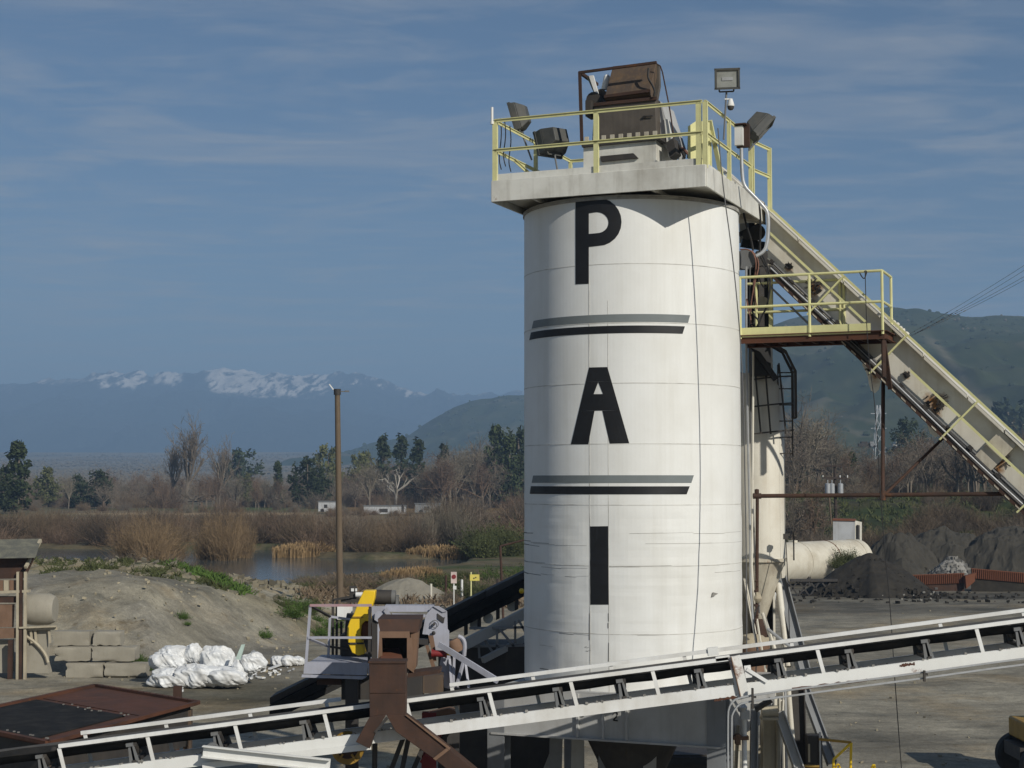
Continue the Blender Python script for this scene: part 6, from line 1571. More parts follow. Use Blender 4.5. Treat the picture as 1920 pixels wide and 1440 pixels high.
# ============================================================ POLES, SIGNS, GATE FRAME
pl = thing('wooden_pole', 'tall brown wooden lamp pole with a dark cap beside the pond', 'pole', tuple(P(637, 1140, 90))[:2] + (0,))
b = P(638, 1139, 90); t_ = P(632.5, 732, 90)
m = MB(); m.tube((b.x, 90, 0), t_, .19, .15, n=14); m.build('shaft', WOOD, pl)
m = MB(); m.tube(t_ - V((0, 0, .25)), t_ + V((0, 0, .08)), .20, n=12); m.build('cap', DARK, pl)
m = MB(); m.beam(t_ + V((-.45, 0, .35)), t_ + V((-.2, 0, .02)), .06, .06); m.build('bracket', CONVC, pl)
m = MB(); m.beam(t_ + V((0, 0, -.06)), t_ + V((.5, 0, -.06)), .08, .05); m.box(t_ + V((.55, 0, -.05)), (.25, .14, .09)); m.build('lamp_arm', GREYC, pl)
SGN = mat('pale_sign_face', (.62, .50, .46), dirt_amt=.3, rough=.6)
s1 = thing('red_white_sign', 'small white sign with red disc standing by the pond shore', 'sign', tuple(G(852, 1128)))
q = P(851, 1083, 88)
m = MB(); m.box((q.x, 88, q.z), (.32, .03, .62)); m.build('face', SGN, s1)
m = MB(); m.lathe([(.12, -.02), (.12, 0)], (q.x, 87.98, q.z + .05), 18, ax=(0, 1, 0)); m.build('disc', REDP, s1)
m = MB(); m.tube((q.x, 88.04, 0), (q.x, 88.04, q.z), .035, n=8); m.box((q.x + .05, 88, q.z - .55), (.18, .03, .2)); m.build('post', CONVC, s1)
s2 = thing('yellow_sign', 'small yellow sign board with dark marks by the pond shore', 'sign', tuple(G(890, 1128)))
q = P(890, 1083, 88)
m = MB(); m.box((q.x, 88, q.z), (.52, .03, .34)); m.build('board', mat('yellow_sign_face', (.66, .56, .12), dirt_amt=.2, rough=.6), s2)
for dx_ in (-.04, .06): 
    m = MB(); m.box((q.x + dx_, 87.975, q.z - .02 + dx_ * .4), (.07, .006, .07)); m.build('mark', DARK, s2)
m = MB(); m.tube((q.x - .2, 88.04, 0), (q.x - .2, 88.04, q.z + .3), .04, n=8); m.build('post', YELR, s2)
for px, hgt, mt, lb in ((866, .95, CONVC, 'white marker post between the red and the yellow sign'), (836, 1.2, RUST, 'rusty short post left of the red and white sign'), (933, 1.0, WOODD, 'dark stump post right of the yellow sign'), (808, .7, CREAM, 'pale short post beside the small gravel mound')):
    q = G(px, 1130); m = MB(); m.tube((q.x, q.y, 0), (q.x, q.y, hgt + .4), .07, n=8); tag(m.build('short_post', mt, None, loc=(q.x, q.y, 0)), lb, 'post')
gf = thing('rusty_gate_frame', 'rusty pipe gate frame with sloping top bar left of the silo', 'gate frame', tuple(G(943, 1130)))
m = MB(); a = P(938, 1024, 80); m.tube((P(944, 1095, 80).x, 80, 0), a, .06, n=8); m.build('post', RUST, gf)
m = MB(); m.tube(a, P(1000, 1008, 80), .05, n=8); m.build('top_bar', RUST, gf)
# concrete slab and gravel mound by the shore
m = MB(); q = G(872, 1106, .2); m.box(q, (1.2, .8, .12), V((.98, .2, .03)).normalized()); tag(m.build('pale_slab', CONCR, None, loc=q), 'pale broken slab lying on the ground beneath the signs', 'slab')

def mound(name, label, cat, cx_, cy_, rx, ry, h_, mt, seed, n=70, pw=1.35, rough=.08, lumps=0, group=None, lean=0, kindstuff=None, lmat=None, lsz=(.05, .2)):
    m = MB(); g = np.linspace(-1.15, 1.15, n); XX, YY = np.meshgrid(g, g); Rr = np.sqrt(XX ** 2 + YY ** 2)
    Rr = Rr * (1 + .16 * fbm(np.cos(np.arctan2(YY, XX)) * 1.6 + seed, np.sin(np.arctan2(YY, XX)) * 1.6, 3, seed))
    Z = h_ * np.where(Rr < 1, 1 - np.clip(Rr, 0, 1) ** pw, (1 - Rr) * pw)
    Z = Z + h_ * rough * fbm(XX * 4 + seed, YY * 4, 4, seed + 1) * (Rr < 1.05) + h_ * rough * .5 * (ridged(np.arctan2(YY, XX) * 3.0 + seed, Rr * 1.2, 3, seed + 2) - .6) * (Rr > .15)
    X = cx_ + rx * XX + lean * Z; Y = cy_ + ry * YY
    base = np.array([hz(cx_, cy_)])[0]
    keep = Rr < 1.13; idx = -np.ones(XX.shape, int); c = 0
    for j in range(n):
        for i in range(n):
            if keep[j, i]: idx[j, i] = c; c += 1; m.v.append((X[j, i], Y[j, i], base + Z[j, i] - .05))
    for j in range(n - 1):
        for i in range(n - 1):
            q = (idx[j, i], idx[j, i + 1], idx[j + 1, i + 1], idx[j + 1, i])
            if min(q) >= 0: m.f.append(tuple(int(t) for t in q))
    t = thing(name, label, cat, (cx_, cy_, base), group)
    m.build('heap', mt, t, sharp=None)
    if lumps:
        r = random.Random(seed); q = MB()
        for i in range(lumps):
            a = r.uniform(0, 6.28); d = math.sqrt(r.random()) * 1.1; x_ = d * math.cos(a); y_ = d * math.sin(a)
            s_ = r.uniform(*lsz) * (1.3 if d > .8 else 1); zz = max(h_ * (1 - d), 0)
            if d < .2: zz = h_ * .86
            q.box((cx_ + rx * x_ + lean * zz, cy_ + ry * y_, base + zz), (s_, s_ * r.uniform(.6, 1.2), s_ * r.uniform(.5, .9)), V((1, r.uniform(-1, 1), r.uniform(-.6, .6))).normalized(), V((r.uniform(-.3, .3), 1, r.uniform(-.3, .3))).normalized())
        q.build('lumps', lmat or mt, t, kind='stuff', sharp=None)
    return t
q = G(762, 1122); mound('gravel_mound', 'small grey gravel mound at the pond edge behind the crusher', 'mound', q.x, 98, 3.0, 2.2, 1.35, GRAVL, 3, lumps=60)

# ============================================================ RIGHT YARD
tk = thing('storage_tank', 'big dirty white cylindrical tank lying in the yard behind the silo', 'tank', (20.2, 112, 0))
ta, tb_ = P(1440, 1058, 108), P(1606, 1052, 116); rr = 1.42
m = MB(); L_ = (tb_ - ta).length; m.lathe([(0, -.28), (rr * .6, -.2), (rr * .93, -.06), (rr, .05), (rr, L_ - .05), (rr * .93, L_ + .06), (rr * .6, L_ + .2), (0, L_ + .28)], (ta.x, ta.y, 1.55), 48, ax=V((tb_.x - ta.x, tb_.y - ta.y, 0))); m.build('shell', TANKW, tk)
ax_ = V((tb_.x - ta.x, tb_.y - ta.y, 0)).normalized()
for f_ in (.30, .62, .93):
    c_ = V((ta.x, ta.y, 1.55)) + ax_ * L_ * f_
    m = MB(); m.lathe([(rr + .002, -.03), (rr + .03, -.03), (rr + .03, .03), (rr + .002, .03)], c_, 48, ax=ax_); m.build('hoop', RUSTO if f_ == .62 else TANKW, tk)
    m = MB(); m.box(c_ - V((0, 0, 1.2)), (.3, 2.2, .9), ax_, ax_.cross(ZZ)); m.build('saddle', DARK, tk)
m = MB(); m.box(V((ta.x, ta.y, 3.02)) + ax_ * 3, (.5, .4, .14), ax_, ax_.cross(ZZ)); m.build('hatch', TANKW, tk)
tr_ = thing('tank_trestle', 'low dark steel trestle with crossed legs below the white tank', 'trestle', tuple(G(1510, 1125)))
q0, q1 = P(1482, 1088, 100), P(1570, 1088, 100)
m = MB(); m.beam(q0, q1, .3, .16); m.build('beam', DARK, tr_)
for i in range(4):
    x_ = q0.x + (q1.x - q0.x) * (i + .2) / 4.2
    for s_ in (-.35, .35):
        m = MB(); m.beam((x_ - s_, 100, 0), (x_ + s_, 100, q0.z), .09, .09, up=(0, 1, 0)); m.build('leg', DARK, tr_)
wbx = thing('white_tarp_bundle', 'white wrapped bundle standing under the bin beside the tank', 'bundle', tuple(G(1440, 1128)))
for px in (1434, 1447):
    q = G(px, 1128); m = sack(q.x, q.y, .75, .24, .3, .78, int(px), nth=50, nph=34); m.build('wrapped_roll', PLAST, wbx, sharp=45)
hut = thing('equipment_hut', 'white boxy metal hut with rusty roof edge behind the tank', 'hut', tuple(P(1590, 1040, 124))[:2] + (1.6,))
Yh = 124; a, b = P(1562, 974, Yh), P(1604, 974, Yh)
m = MB(); m.prism([P(1562, 975, Yh), P(1603, 977, Yh), P(1603, 1024, Yh), P(1562, 1022, Yh)][::-1], (0.5, 2.2, 0)); m.build('wall', mat('hut_grey_white', (.40, .41, .42), dirt=(.2, .19, .17), dirt_amt=.5, streak=.5, rough=.7, scale=.8), hut)
m = MB(); m.prism([P(1603.3, 976, Yh), P(1616, 979, Yh + .8), P(1616, 1021, Yh + .8), P(1603.3, 1024, Yh)][::-1], (0.05, .3, 0)); m.build('end_wall', CREAM, hut)
m = MB(); m.prism([P(1608, 984, Yh - .05), P(1612, 985, Yh - .05), P(1612, 1020, Yh - .05), P(1608, 1021, Yh - .05)][::-1], (0, .3, 0)); m.build('door', DARK, hut)
m = MB(); m.prism([P(1561, 972.5, Yh - .1), P(1604, 974, Yh - .1), P(1604, 977, Yh - .1), P(1561, 976, Yh - .1)][::-1], (.6, 2.6, 0)); m.build('roof', RUSTO, hut)
m = MB(); m.prism([P(1600, 1021, Yh - .3), P(1624, 1024, Yh - .3), P(1624, 1028, Yh - .3), P(1600, 1026, Yh - .3)][::-1], (0, 1.5, 0)); m.build('landing', STEELG, hut)
for px in (1566, 1612):
    m = MB(); q = P(px, 1024, Yh + .5); m.beam((q.x, q.y, 0), q, .12, .12); m.build('stilt', STEELG, hut)
up = thing('utility_pole', 'dark utility pole with two crossarms and three grey transformers', 'utility pole', tuple(P(1568, 980, 150))[:2] + (hz(P(1568, 980, 150).x, 150),))
a = P(1565, 871, 150); b = P(1568, 1000, 150)
m = MB(); m.tube((b.x, 150, hz(b.x, 150)), a, .17, .13, n=10); m.build('shaft', WOODD, up)
for (x0, y0, x1, y1) in ((1541, 873, 1591, 874), (1542, 896, 1589, 897)):
    m = MB(); m.beam(P(x0, y0, 149.8), P(x1, y1, 149.8), .14, .16); m.build('crossarm', WOODD, up)
for px in (1543, 1589, 1575):
    m = MB(); m.tube(P(px, 896, 149.8), P(px, 891, 149.8), .05, n=6); m.build('insulator', CONVC, up)
for px in (1552, 1560, 1576):
    m = MB(); c_ = P(px, 917, 149.6); m.lathe([(.20, -.62), (.26, -.55), (.26, .45), (.20, .52), (0, .56)], c_, 14); m.tube(c_ + V((0, 0, .5)), c_ + V((0, 0, .85)), .05, n=6); m.build('transformer', GALV, up)
m = MB(); m.tube(P(1554, 925, 146), P(1559, 985, 146), .09, n=8); tag(m.build('leaning_pole', WOOD, None, loc=P(1559, 985, 146)), 'thin tan leaning pole left of the utility pole', 'pole')
# piles
def pile(px, base_py, top_py, halfpx, label, mt, seed, **k):
    q = G(px, base_py); Yp = q.y + 3.2; h_ = P(px, top_py, Yp + 1).z; rx = halfpx / 3000 * Yp
    return mound(k.pop('name', 'asphalt_pile'), label, k.pop('cat', 'pile'), (px - 960) / 3000 * Yp, Yp, rx, k.pop('ry', rx * .8), h_, mt, seed, **k)
pile(1628, 1122, 1037, 122, 'large black asphalt pile in front of the white tank', ASPH, 5, lumps=420, n=90, lsz=(.05, .22), rough=.07, lmat=ASPH)
pile(1688, 1092, 1043, 56, 'small grey green gravel pile right of the black pile', GRAVD, 9, lumps=40, name='gravel_pile')
pile(1682, 1078, 1001, 80, 'rounded dark grey gravel pile farther back, left one', GRAVD, 12, lumps=60, name='gravel_pile', rough=.16, pw=2.2)
pile(1765, 1074, 994, 110, 'broad dark grey gravel pile farther back, middle one', GRAVD, 15, lumps=80, name='gravel_pile', rough=.18, pw=2.3)
pile(1895, 1076, 990, 130, 'broad dark grey gravel pile farther back at the right edge', GRAVD, 18, lumps=80, name='gravel_pile', rough=.18, pw=2.3)
pile(1782, 1086, 1040, 46, 'pile of grey broken concrete chunks behind the rusty screens', ROCKG, 22, lumps=520, name='rubble_pile', lsz=(.10, .34), rough=.05)
# rusty screen racks
for i, (x0, y0, x1, y1, Ys, lb) in enumerate(((1700, 1079, 1808, 1075, 104, 'orange rusty ribbed screen panel lying before the rubble pile'), (1821, 1066, 1960, 1078, 104, 'second orange rusty ribbed screen panel reaching the right edge'))):
    t = thing('screen_panel', lb, 'screen panel', tuple(P((x0 + x1) / 2, y1 + 26, Ys)))
    a, b = P(x0, y0, Ys), P(x1, y1, Ys); hgt = .62; m = MB()
    n = int((x1 - x0) / 3.6); d_ = (b - a).normalized()
    for k in range(n):
        p = a + (b - a) * ((k + .5) / n); m.box(p - V((0, .02, hgt / 2)), (.055, .10, hgt), d_, V((0, 1, 0)))
    m.build('ribs', RUSTO, t, kind='stuff')
    m = MB(); m.prism([a, b, b - V((0, 0, hgt)), a - V((0, 0, hgt))], (0, .04, 0)); m.build('back_sheet', RUSTR, t)
    m = MB(); m.beam(a, b, .10, .05); m.build('top_edge', RUSTO, t)
    m = MB(); m.prism([a - V((0, -.05, hgt)), b - V((0, -.05, hgt)), V((b.x, b.y + .05, .0)), V((a.x, a.y + .05, .0))], (0, .05, 0)); m.build('skirt', ASPH if i else RUST, t)
m = MB(); q = P(1819, 1068, 103.6); m.prism([P(1810, 1080, 103.5), P(1830, 1074, 103.5), P(1828, 1090, 103.5), P(1812, 1104, 103.5)][::-1], (0, .4, 0)); tag(m.build('bucket_plate', RUSTO, None, loc=q), 'tan rusty folded plate between the two screen panels', 'plate')
m = MB(); rc = random.Random(40)
for i in range(160):
    px = rc.uniform(1480, 1920); py = rc.uniform(1112, 1132); p = G(px, py); s_ = rc.uniform(.05, .26); m.box(p + V((0, 0, s_ * .3)), (s_, s_, s_ * .7), V((1, rc.uniform(-1, 1), rc.uniform(-.4, .4))).normalized())
m.build('scattered_chunks', ASPH, None, kind='stuff')
m = MB()
for i in range(22):
    px = rc.uniform(1650, 1760); py = rc.uniform(1095, 1125); p = G(px, py, .3); s_ = rc.uniform(.06, .2); m.box(p, (s_, s_, s_ * .7), V((1, rc.uniform(-1, 1), rc.uniform(-.4, .4))).normalized())
m.build('pale_chunks', ROCKG, None, kind='stuff')
# loader at the right edge, its yellow dulled to look shaded
ld = thing('yellow_loader', 'dull yellow wheel loader cut by the right edge of the picture', 'loader', (12.55, 37.5, 0))
wx0 = P(1948, 1428, 37).x
m = MB(); m.box((wx0 + 1.0, 38.0, 1.22), (2.3, 1.5, .46)); m.build('body', YELD, ld, bevel=.05)
m = MB(); m.box((wx0 + 1.5, 38.0, 1.95), (1.2, 1.3, .95)); m.build('cab', DARK, ld, bevel=.05)
m = MB(); m.box((wx0 + 1.5, 38.0, 2.47), (1.4, 1.45, .10)); m.build('cab_roof', YELD, ld)
m = MB(); m.box((wx0 - .05, 38.0, .75), (.5, 1.2, .3)); m.build('axle_frame', DARK, ld)
for (dx_, dy_) in ((.10, -.55), (2.0, -.55), (.10, 1.3), (2.0, 1.3)):
    c_ = V((wx0 + dx_, 37.55 + dy_, .52))
    m = MB(); m.lathe([(.24, -.16), (.46, -.18), (.52, -.12), (.53, 0), (.52, .12), (.46, .18), (.24, .16)], c_, 32, ax=(0, 1, 0)); ty = m.build('tyre', TYRE, ld)
    m = MB(); m.lathe([(0, -.10), (.10, -.14), (.12, -.08), (.22, -.10), (.25, -.12), (.25, .12), (0, .12)], c_, 20, ax=(0, 1, 0)); m.build('rim', YELD, ld)
# transmission tower and power lines
tt = thing('transmission_tower', 'pale thin lattice transmission tower standing before the hill', 'pylon', tuple(P(1643, 836, 700)))
bz = hz(P(1643, 836, 700).x, 700); top = P(1647, 760, 700)
for sx_ in (-1, 1):
    for sy_ in (-1, 1):
        m = MB(); m.beam((top.x + sx_ * 3.2, 700 + sy_ * 3.2, bz), (top.x + sx_ * .6, 700 + sy_ * .6, top.z), .3, .3); m.build('leg', GALV, tt)
for k in range(6):
    f0, f1 = k / 6, (k + 1) / 6; w0, w1 = 3.2 - 2.6 * f0, 3.2 - 2.6 * f1; z0, z1 = bz + (top.z - bz) * f0, bz + (top.z - bz) * f1
    for s_ in (-1, 1):
        m = MB(); m.beam((top.x - s_ * w0, 700 - w0, z0), (top.x + s_ * w1, 700 - w1, z1), .2, .2); m.build('brace', GALV, tt)
for f in (.72, .9):
    m = MB(); zz = bz + (top.z - bz) * f; m.beam((top.x - 3.4, 700, zz), (top.x + 3.4, 700, zz), .3, .3); m.build('crossarm', GALV, tt)
rc = random.Random(77)
for i, (a, b, lb) in enumerate((((1680, 640), (1990, 452), 'uppermost power line rising to the right over the hill'), ((1690, 640), (1990, 462), 'second power line just below the uppermost one'), ((1700, 632), (1990, 478), 'third power line from the top, strung with pale spacers'), ((1712, 628), (1990, 486), 'lowest power line rising to the right over the hill'))):
    t = thing('power_line', lb, 'power line', tuple(P(*a, 130)), 'power lines at the right')
    pts = []
    for k in range(15):
        f = k / 14; px = a[0] + (b[0] - a[0]) * f; py = a[1] + (b[1] - a[1]) * f + 10 * 4 * f * (1 - f) * .5; pts.append(P(px, py, 130 - 40 * f))
    m = MB(); m.pipe(pts, .013, 4, 0); m.build('wire', CABLEG, t)
    m = MB()
    for k in range(16 if i > 0 else 6):
        f = rc.uniform(.08, .36); px = a[0] + (b[0] - a[0]) * f; py = a[1] + (b[1] - a[1]) * f + 20 * f * (1 - f); p = P(px, py, 130 - 40 * f)
        m.lathe([(0, -.07), (.045, 0), (0, .07)], p, 6, ax=(1, 0, .7))
    m.build('spacers', ROCKG if i > 1 else DARK, t, kind='stuff')
TRLW = mat('trailer_white', (.46, .47, .48), dirt=(.25, .24, .22), dirt_amt=.6, streak=.4, rough=.6, scale=.5)
# far things across the pond
for i, (x0, y0, x1, y1, lb, mt) in enumerate(((597, 941, 628, 959, 'white trailer beyond the pond, left of the others', TRLW), (682, 949, 760, 964, 'long low white trailer beyond the pond', TRLW), (778, 945, 825, 961, 'small grey roofed trailer beyond the pond, right one', STEELG))):
    t = thing('parked_trailer', lb, 'trailer', tuple(P((x0 + x1) / 2, y1, 330)), 'trailers beyond the pond')
    a, b = P(x0, y0, 330), P(x1, y1, 330)
    m = MB(); m.box(((a.x + b.x) / 2, 331.5, (a.z + b.z) / 2), (b.x - a.x, 3, a.z - b.z)); m.build('body', mt, t)
    m = MB(); m.box(((a.x + b.x) / 2, 331.5, a.z + .08), (b.x - a.x + .3, 3.3, .16)); m.build('roof', GREYC, t)
    m = MB(); m.box(((a.x + b.x) / 2 - .2, 329.98, a.z - .9), ((b.x - a.x) * .2, .06, .7)); m.build('window', DARK, t)
    for s_ in (.25, .75):
        m = MB(); m.tube((a.x + (b.x - a.x) * s_, 329.9, b.z + .2), (a.x + (b.x - a.x) * s_, 330.2, b.z + .2), .4, n=12); m.build('wheel', TYRE, t)
m = MB(); q = P(755, 955, 328); m.box(q, (.5, .5, 1.4)); m.lathe([(0, 0), (.3, .2), (0, .5)], q + V((0, 0, .7)), 8); tag(m.build('dark_barrel_stack', DARK, None, loc=q), 'dark upright object at the right end of the long trailer', 'barrel')
for i, (px, py, wd, lb, mt) in enumerate(((1620, 838, 14, 'dark parked vehicle among trees below the hill, left one', DARK), (1634, 838, 10, 'dark parked vehicle among trees below the hill, right one', STEELG), (1680, 838, 9, 'pale parked vehicle among trees below the hill', CONVC), (1742, 840, 8, 'white parked vehicle nearest the conveyor brace, below the hill', CONVC))):
    q = P(px, py, 420); t = thing('parked_vehicle', lb, 'vehicle', tuple(q), 'vehicles parked below the hill'); w_ = wd / 3000 * 420 * 1.5
    m = MB(); m.box(q + V((0, 0, .5)), (w_, 1.9, .8)); m.box(q + V((0, 0, 1.1)), (w_ * .55, 1.7, .6)); m.build('body', mt, t)
    for s_ in (-.3, .3):
        m = MB(); m.tube(q + V((s_ * w_, -.98, .1)), q + V((s_ * w_, -.8, .1)), .35, n=10); m.build('wheel', TYRE, t)
for i, (px, py, wd) in enumerate(((1908, 792, 14),)):
    q = P(px, py + 8, 900); t = thing('hill_house', 'small tan house among trees on the hill at the right edge', 'house', tuple(q))
    m = MB(); m.box(q + V((0, 0, 1.5)), (8, 6, 3)); m.build('wall', TAN, t)
    m = MB(); m.prism([q + V((-4.6, -3.5, 3)), q + V((4.6, -3.5, 3)), q + V((0, -3.5, 5))], (0, 7, 0)); m.build('roof', STEELG, t)
    m = MB(); m.box(q + V((-1.5, -3.03, 1.6)), (1.2, .08, 1.2)); m.build('window', DARK, t)
# ============================================================ PLANTS
def leafmat(name, c, vary=.2, rough=.9, trans=0.0):
    return mat(name, c, dirt=tuple(v * .55 for v in c), dirt_amt=.5, streak=0, rough=rough, scale=1.3, bump=0, vary=vary, spec=.15)
BARK = leafmat('grey_bark', (.17, .140, .108)); BARKR = leafmat('red_brown_twigs', (.155, .108, .075)); BARKP = leafmat('pale_twigs', (.19, .165, .125)); BARKW = leafmat('white_bark', (.30, .275, .235))
WILLOW = leafmat('golden_willow_twigs', (.215, .15, .085)); REED = leafmat('dry_reeds', (.30, .205, .105)); BROWN = leafmat('brown_brush', (.165, .122, .080)); DKB = leafmat('dark_brush', (.075, .058, .042))
PINE = leafmat('pine_needles', (.055, .072, .030)); PINED = leafmat('dark_needles', (.040, .052, .026)); OLV = leafmat('olive_leaves', (.105, .11, .045)); GRS = leafmat('fresh_weeds', (.075, .125, .028)); GRB = leafmat('green_brush', (.080, .090, .035))
rg = random.Random(1234)
def rib(m, p, q, w0, w1, r):
    d = q - p; a = d.cross(V((r.uniform(-1, 1), r.uniform(-1, 1), r.uniform(-.3, .3)))).normalized()
    m.add([p - a * w0, p + a * w0, q + a * w1, q - a * w1], [(0, 1, 2, 3)])
def gen_tree(seed, spread=.55, up=.35, lv=(8, 6, 5, 4), trunk=.32, fine=.0032, droop=0.0, r0=.022):
    r = random.Random(seed); T = MB(); B = MB()
    def rnd(d, s):
        return (d + V((r.gauss(0, s), r.gauss(0, s), r.gauss(0, s)))).normalized()
    def branch(p, d, ln, rad, level):
        n = 3 if level < 2 else 2; q = p; pts = [p]
        for i in range(n):
            d = rnd(d, .13 + .05 * level); d = (d + V((0, 0, up * .18 - droop * level * .1))).normalized()
            q = q + d * (ln / n); pts.append(q)
        if level <= 1: B.pipe(pts, rad, 4, 0)
        else:
            for i in range(len(pts) - 1): rib(B, pts[i], pts[i + 1], max(rad * (1 - i / n), fine * .6), max(rad * (1 - (i + 1) / n), fine * .35), r)
        if level >= len(lv): return
        for k in range(lv[level] if level < len(lv) else 0):
            f = r.uniform(.25, 1.0); i = min(int(f * n), n - 1); o = pts[i] + (pts[i + 1] - pts[i]) * (f * n - i)
            nd = rnd(d, spread * (1.0 if level < 2 else 1.25)); branch(o, nd, ln * r.uniform(.38, .66), rad * .5, level + 1)
    pts = [V((0, 0, -.02)), V((r.uniform(-.02, .02), r.uniform(-.02, .02), trunk * .5)), V((r.uniform(-.03, .03), r.uniform(-.03, .03), trunk))]
    T.pipe(pts, r0, 6, 1)
    for k in range(lv[0]):
        a = 2 * math.pi * k / lv[0] + r.uniform(-.4, .4); el = r.uniform(.5, 1.35)
        d = V((math.cos(a) * math.cos(el) * spread * 1.6, math.sin(a) * math.cos(el) * spread * 1.6, math.sin(el))).normalized()
        o = pts[1] + (pts[2] - pts[1]) * r.uniform(.1, 1.0); branch(o, d, r.uniform(.36, .58), r0 * .55, 1)
    return T, B
def gen_conifer(seed, shape, n=1500, leaf=.045):
    r = random.Random(seed); T = MB(); C = MB()
    T.pipe([V((0, 0, -.02)), V((.01, 0, .5)), V((0, 0, .93))], .016, 6, 0)
    clumps = []
    for i in range(46):
        z = r.uniform(.10, 1.0); w_ = shape(z); a = r.uniform(0, 6.28); d = w_ * r.uniform(.2, 1.0)
        clumps.append((d * math.cos(a), d * math.sin(a), z, (.05 + .35 * w_) * r.uniform(.6, 1.1)))
    for i in range(n):
        cx_, cy_, cz_, cr_ = r.choice(clumps); u = V((r.gauss(0, 1), r.gauss(0, 1), r.gauss(0, .8))); u.normalize(); p = V((cx_, cy_, cz_)) + u * cr_ * r.random() ** .5
        if p.z < .04: continue
        a = V((r.gauss(0, 1), r.gauss(0, 1), r.gauss(0, .6))).normalized(); b = a.cross(V((r.gauss(0, 1), r.gauss(0, 1), r.gauss(0, 1)))).normalized(); s = leaf * r.uniform(.5, 1.2)
        C.add([p - a * s, p + b * s * .5, p + a * s, p - b * s * .5], [(0, 1, 2, 3)])
    return T, C
def gen_bush(seed, n=420, spread=.8, flat=.75, fine=.006, twig=3, leaf=0, curve=.25):
    r = random.Random(seed); m = MB()
    for i in range(n):
        a = r.uniform(0, 6.28); e = r.uniform(.15, 1.5) ** .9; b0 = V((r.gauss(0, .22) * spread, r.gauss(0, .22) * spread, -.03))
        d = V((math.cos(a) * math.cos(e) * spread, math.sin(a) * math.cos(e) * spread, math.sin(e) * flat + .12)).normalized(); ln = r.uniform(.35, 1.0) * (.75 + .3 * math.sin(a * 2 + seed))
        q = b0 + d * ln * .55; d2 = (d + V((r.gauss(0, curve), r.gauss(0, curve), r.uniform(-.1, .35)))).normalized(); e_ = q + d2 * ln * .5
        rib(m, b0, q, fine, fine * .8, r); rib(m, q, e_, fine * .8, fine * .3, r)
        for k in range(twig):
            o = q + (e_ - q) * r.random(); rib(m, o, o + (d2 + V((r.gauss(0, .7), r.gauss(0, .7), r.gauss(0, .5)))).normalized() * r.uniform(.08, .24), fine * .5, fine * .25, r)
        for k in range(leaf):
            o = b0 + (e_ - b0) * r.uniform(.3, 1); a_ = V((r.gauss(0, 1), r.gauss(0, 1), r.gauss(0, 1))).normalized(); b_ = a_.cross(V((r.gauss(0, 1), r.gauss(0, 1), r.gauss(0, 1)))).normalized(); s = r.uniform(.02, .05)
            m.add([o - a_ * s, o + b_ * s * .6, o + a_ * s, o - b_ * s * .6], [(0, 1, 2, 3)])
    return m
def gen_reed(seed, n=700):
    r = random.Random(seed); m = MB()
    for i in range(n):
        b = V((r.uniform(-1, 1), r.uniform(-.6, .6), 0)); h_ = r.uniform(.55, 1.0) * (1 - .25 * abs(b.x)); t = b + V((r.gauss(0, .06), r.gauss(0, .06), h_)); rib(m, b, t, .014, .006, r)
        if r.random() < .6: rib(m, t - V((0, 0, .1)), t + V((r.gauss(0, .03), 0, .08)), .02, .01, r)
    return m
_protos = {}
def proto(key, builder):
    if key not in _protos: _protos[key] = builder()
    return _protos[key]
def as_tree(key, TB, m1, m2, crown='crown', label='', cat='tree'):
    T, B = TB; t = thing('tree', label, cat, (0, 0, 0)); T.build('trunk', m1, t, sharp=None); B.build(crown, m2, t, sharp=None); return t
used = set()
def put(pro, x, y, hgt, label, group=None, wid=None, name=None, sink=.0):
    first = pro.name not in used
    o = pro if first else copy_tree(pro)
    if first: used.add(pro.name + '')
    o.location = (x, y, hz(x, y) - sink); w_ = hgt if wid is None else wid
    o.scale = (w_, w_, hgt); o.rotation_euler = (0, 0, rg.uniform(0, 6.28)); o['label'] = label
    if group: o['group'] = group
    elif 'group' in o: del o['group']
    if name: o.name = name
    return o
def at_px(px, Y): return (px - 960) / F * Y
def top_h(px, top, Y): return P(px, top, Y).z - hz(at_px(px, Y), Y)

KIND = {'brown': 'dull brown', 'brown2': 'reddish brown', 'dark': 'nearly black', 'grey': 'grey brown', 'pale': 'pale feathery', 'green': 'leafy green', 'weed': 'bright green', 'reed': 'golden'}
def where(px):
    for lim, w_ in ((60, 'above the rusty bin at the left edge'), (235, 'left of first golden willows'), (345, 'behind first golden willow clump'), (475, 'behind second golden willow clump'), (610, 'between golden willows and wooden pole'), (700, 'just right of the wooden pole'),
                    (795, 'between wooden pole and pale willows'), (890, 'around the pale feathery willows'), (1100, 'close to the silo left edge'), (1545, 'close behind the dust bin'), (1625, 'behind the white hut and tank'), (1700, 'behind the black pile'), (1800, 'behind the broken concrete pile'), (9999, 'behind the second rusty screen')):
        if px < lim: return w_
bare = [as_tree(i, gen_tree(40 + i, spread=s, up=u), m1, m2, 'branches') for i, (s, u, m1, m2) in enumerate(((.50, .45, BARK, BARK), (.62, .35, BARK, BARKR), (.45, .6, BARK, BARKP), (.70, .3, BARKR, BARK)))]
for b_ in bare: b_.name = 'bare_tree'
pop = as_tree('pop', gen_tree(71, spread=.22, up=1.0, lv=(9, 7, 5, 3), trunk=.45), BARK, BARK, 'branches'); pop.name = 'poplar_tree'
wht = as_tree('wht', gen_tree(79, spread=.55, up=.4, lv=(5, 3, 2), trunk=.38, fine=.010, r0=.035), BARKW, BARKW, 'branches'); wht.name = 'white_tree'
colm = as_tree('col', gen_conifer(81, lambda z: .17 * (1.05 - z) ** .45 * min(1, z * 5), 1500, .040), BARK, PINED); colm.name = 'cypress_tree'
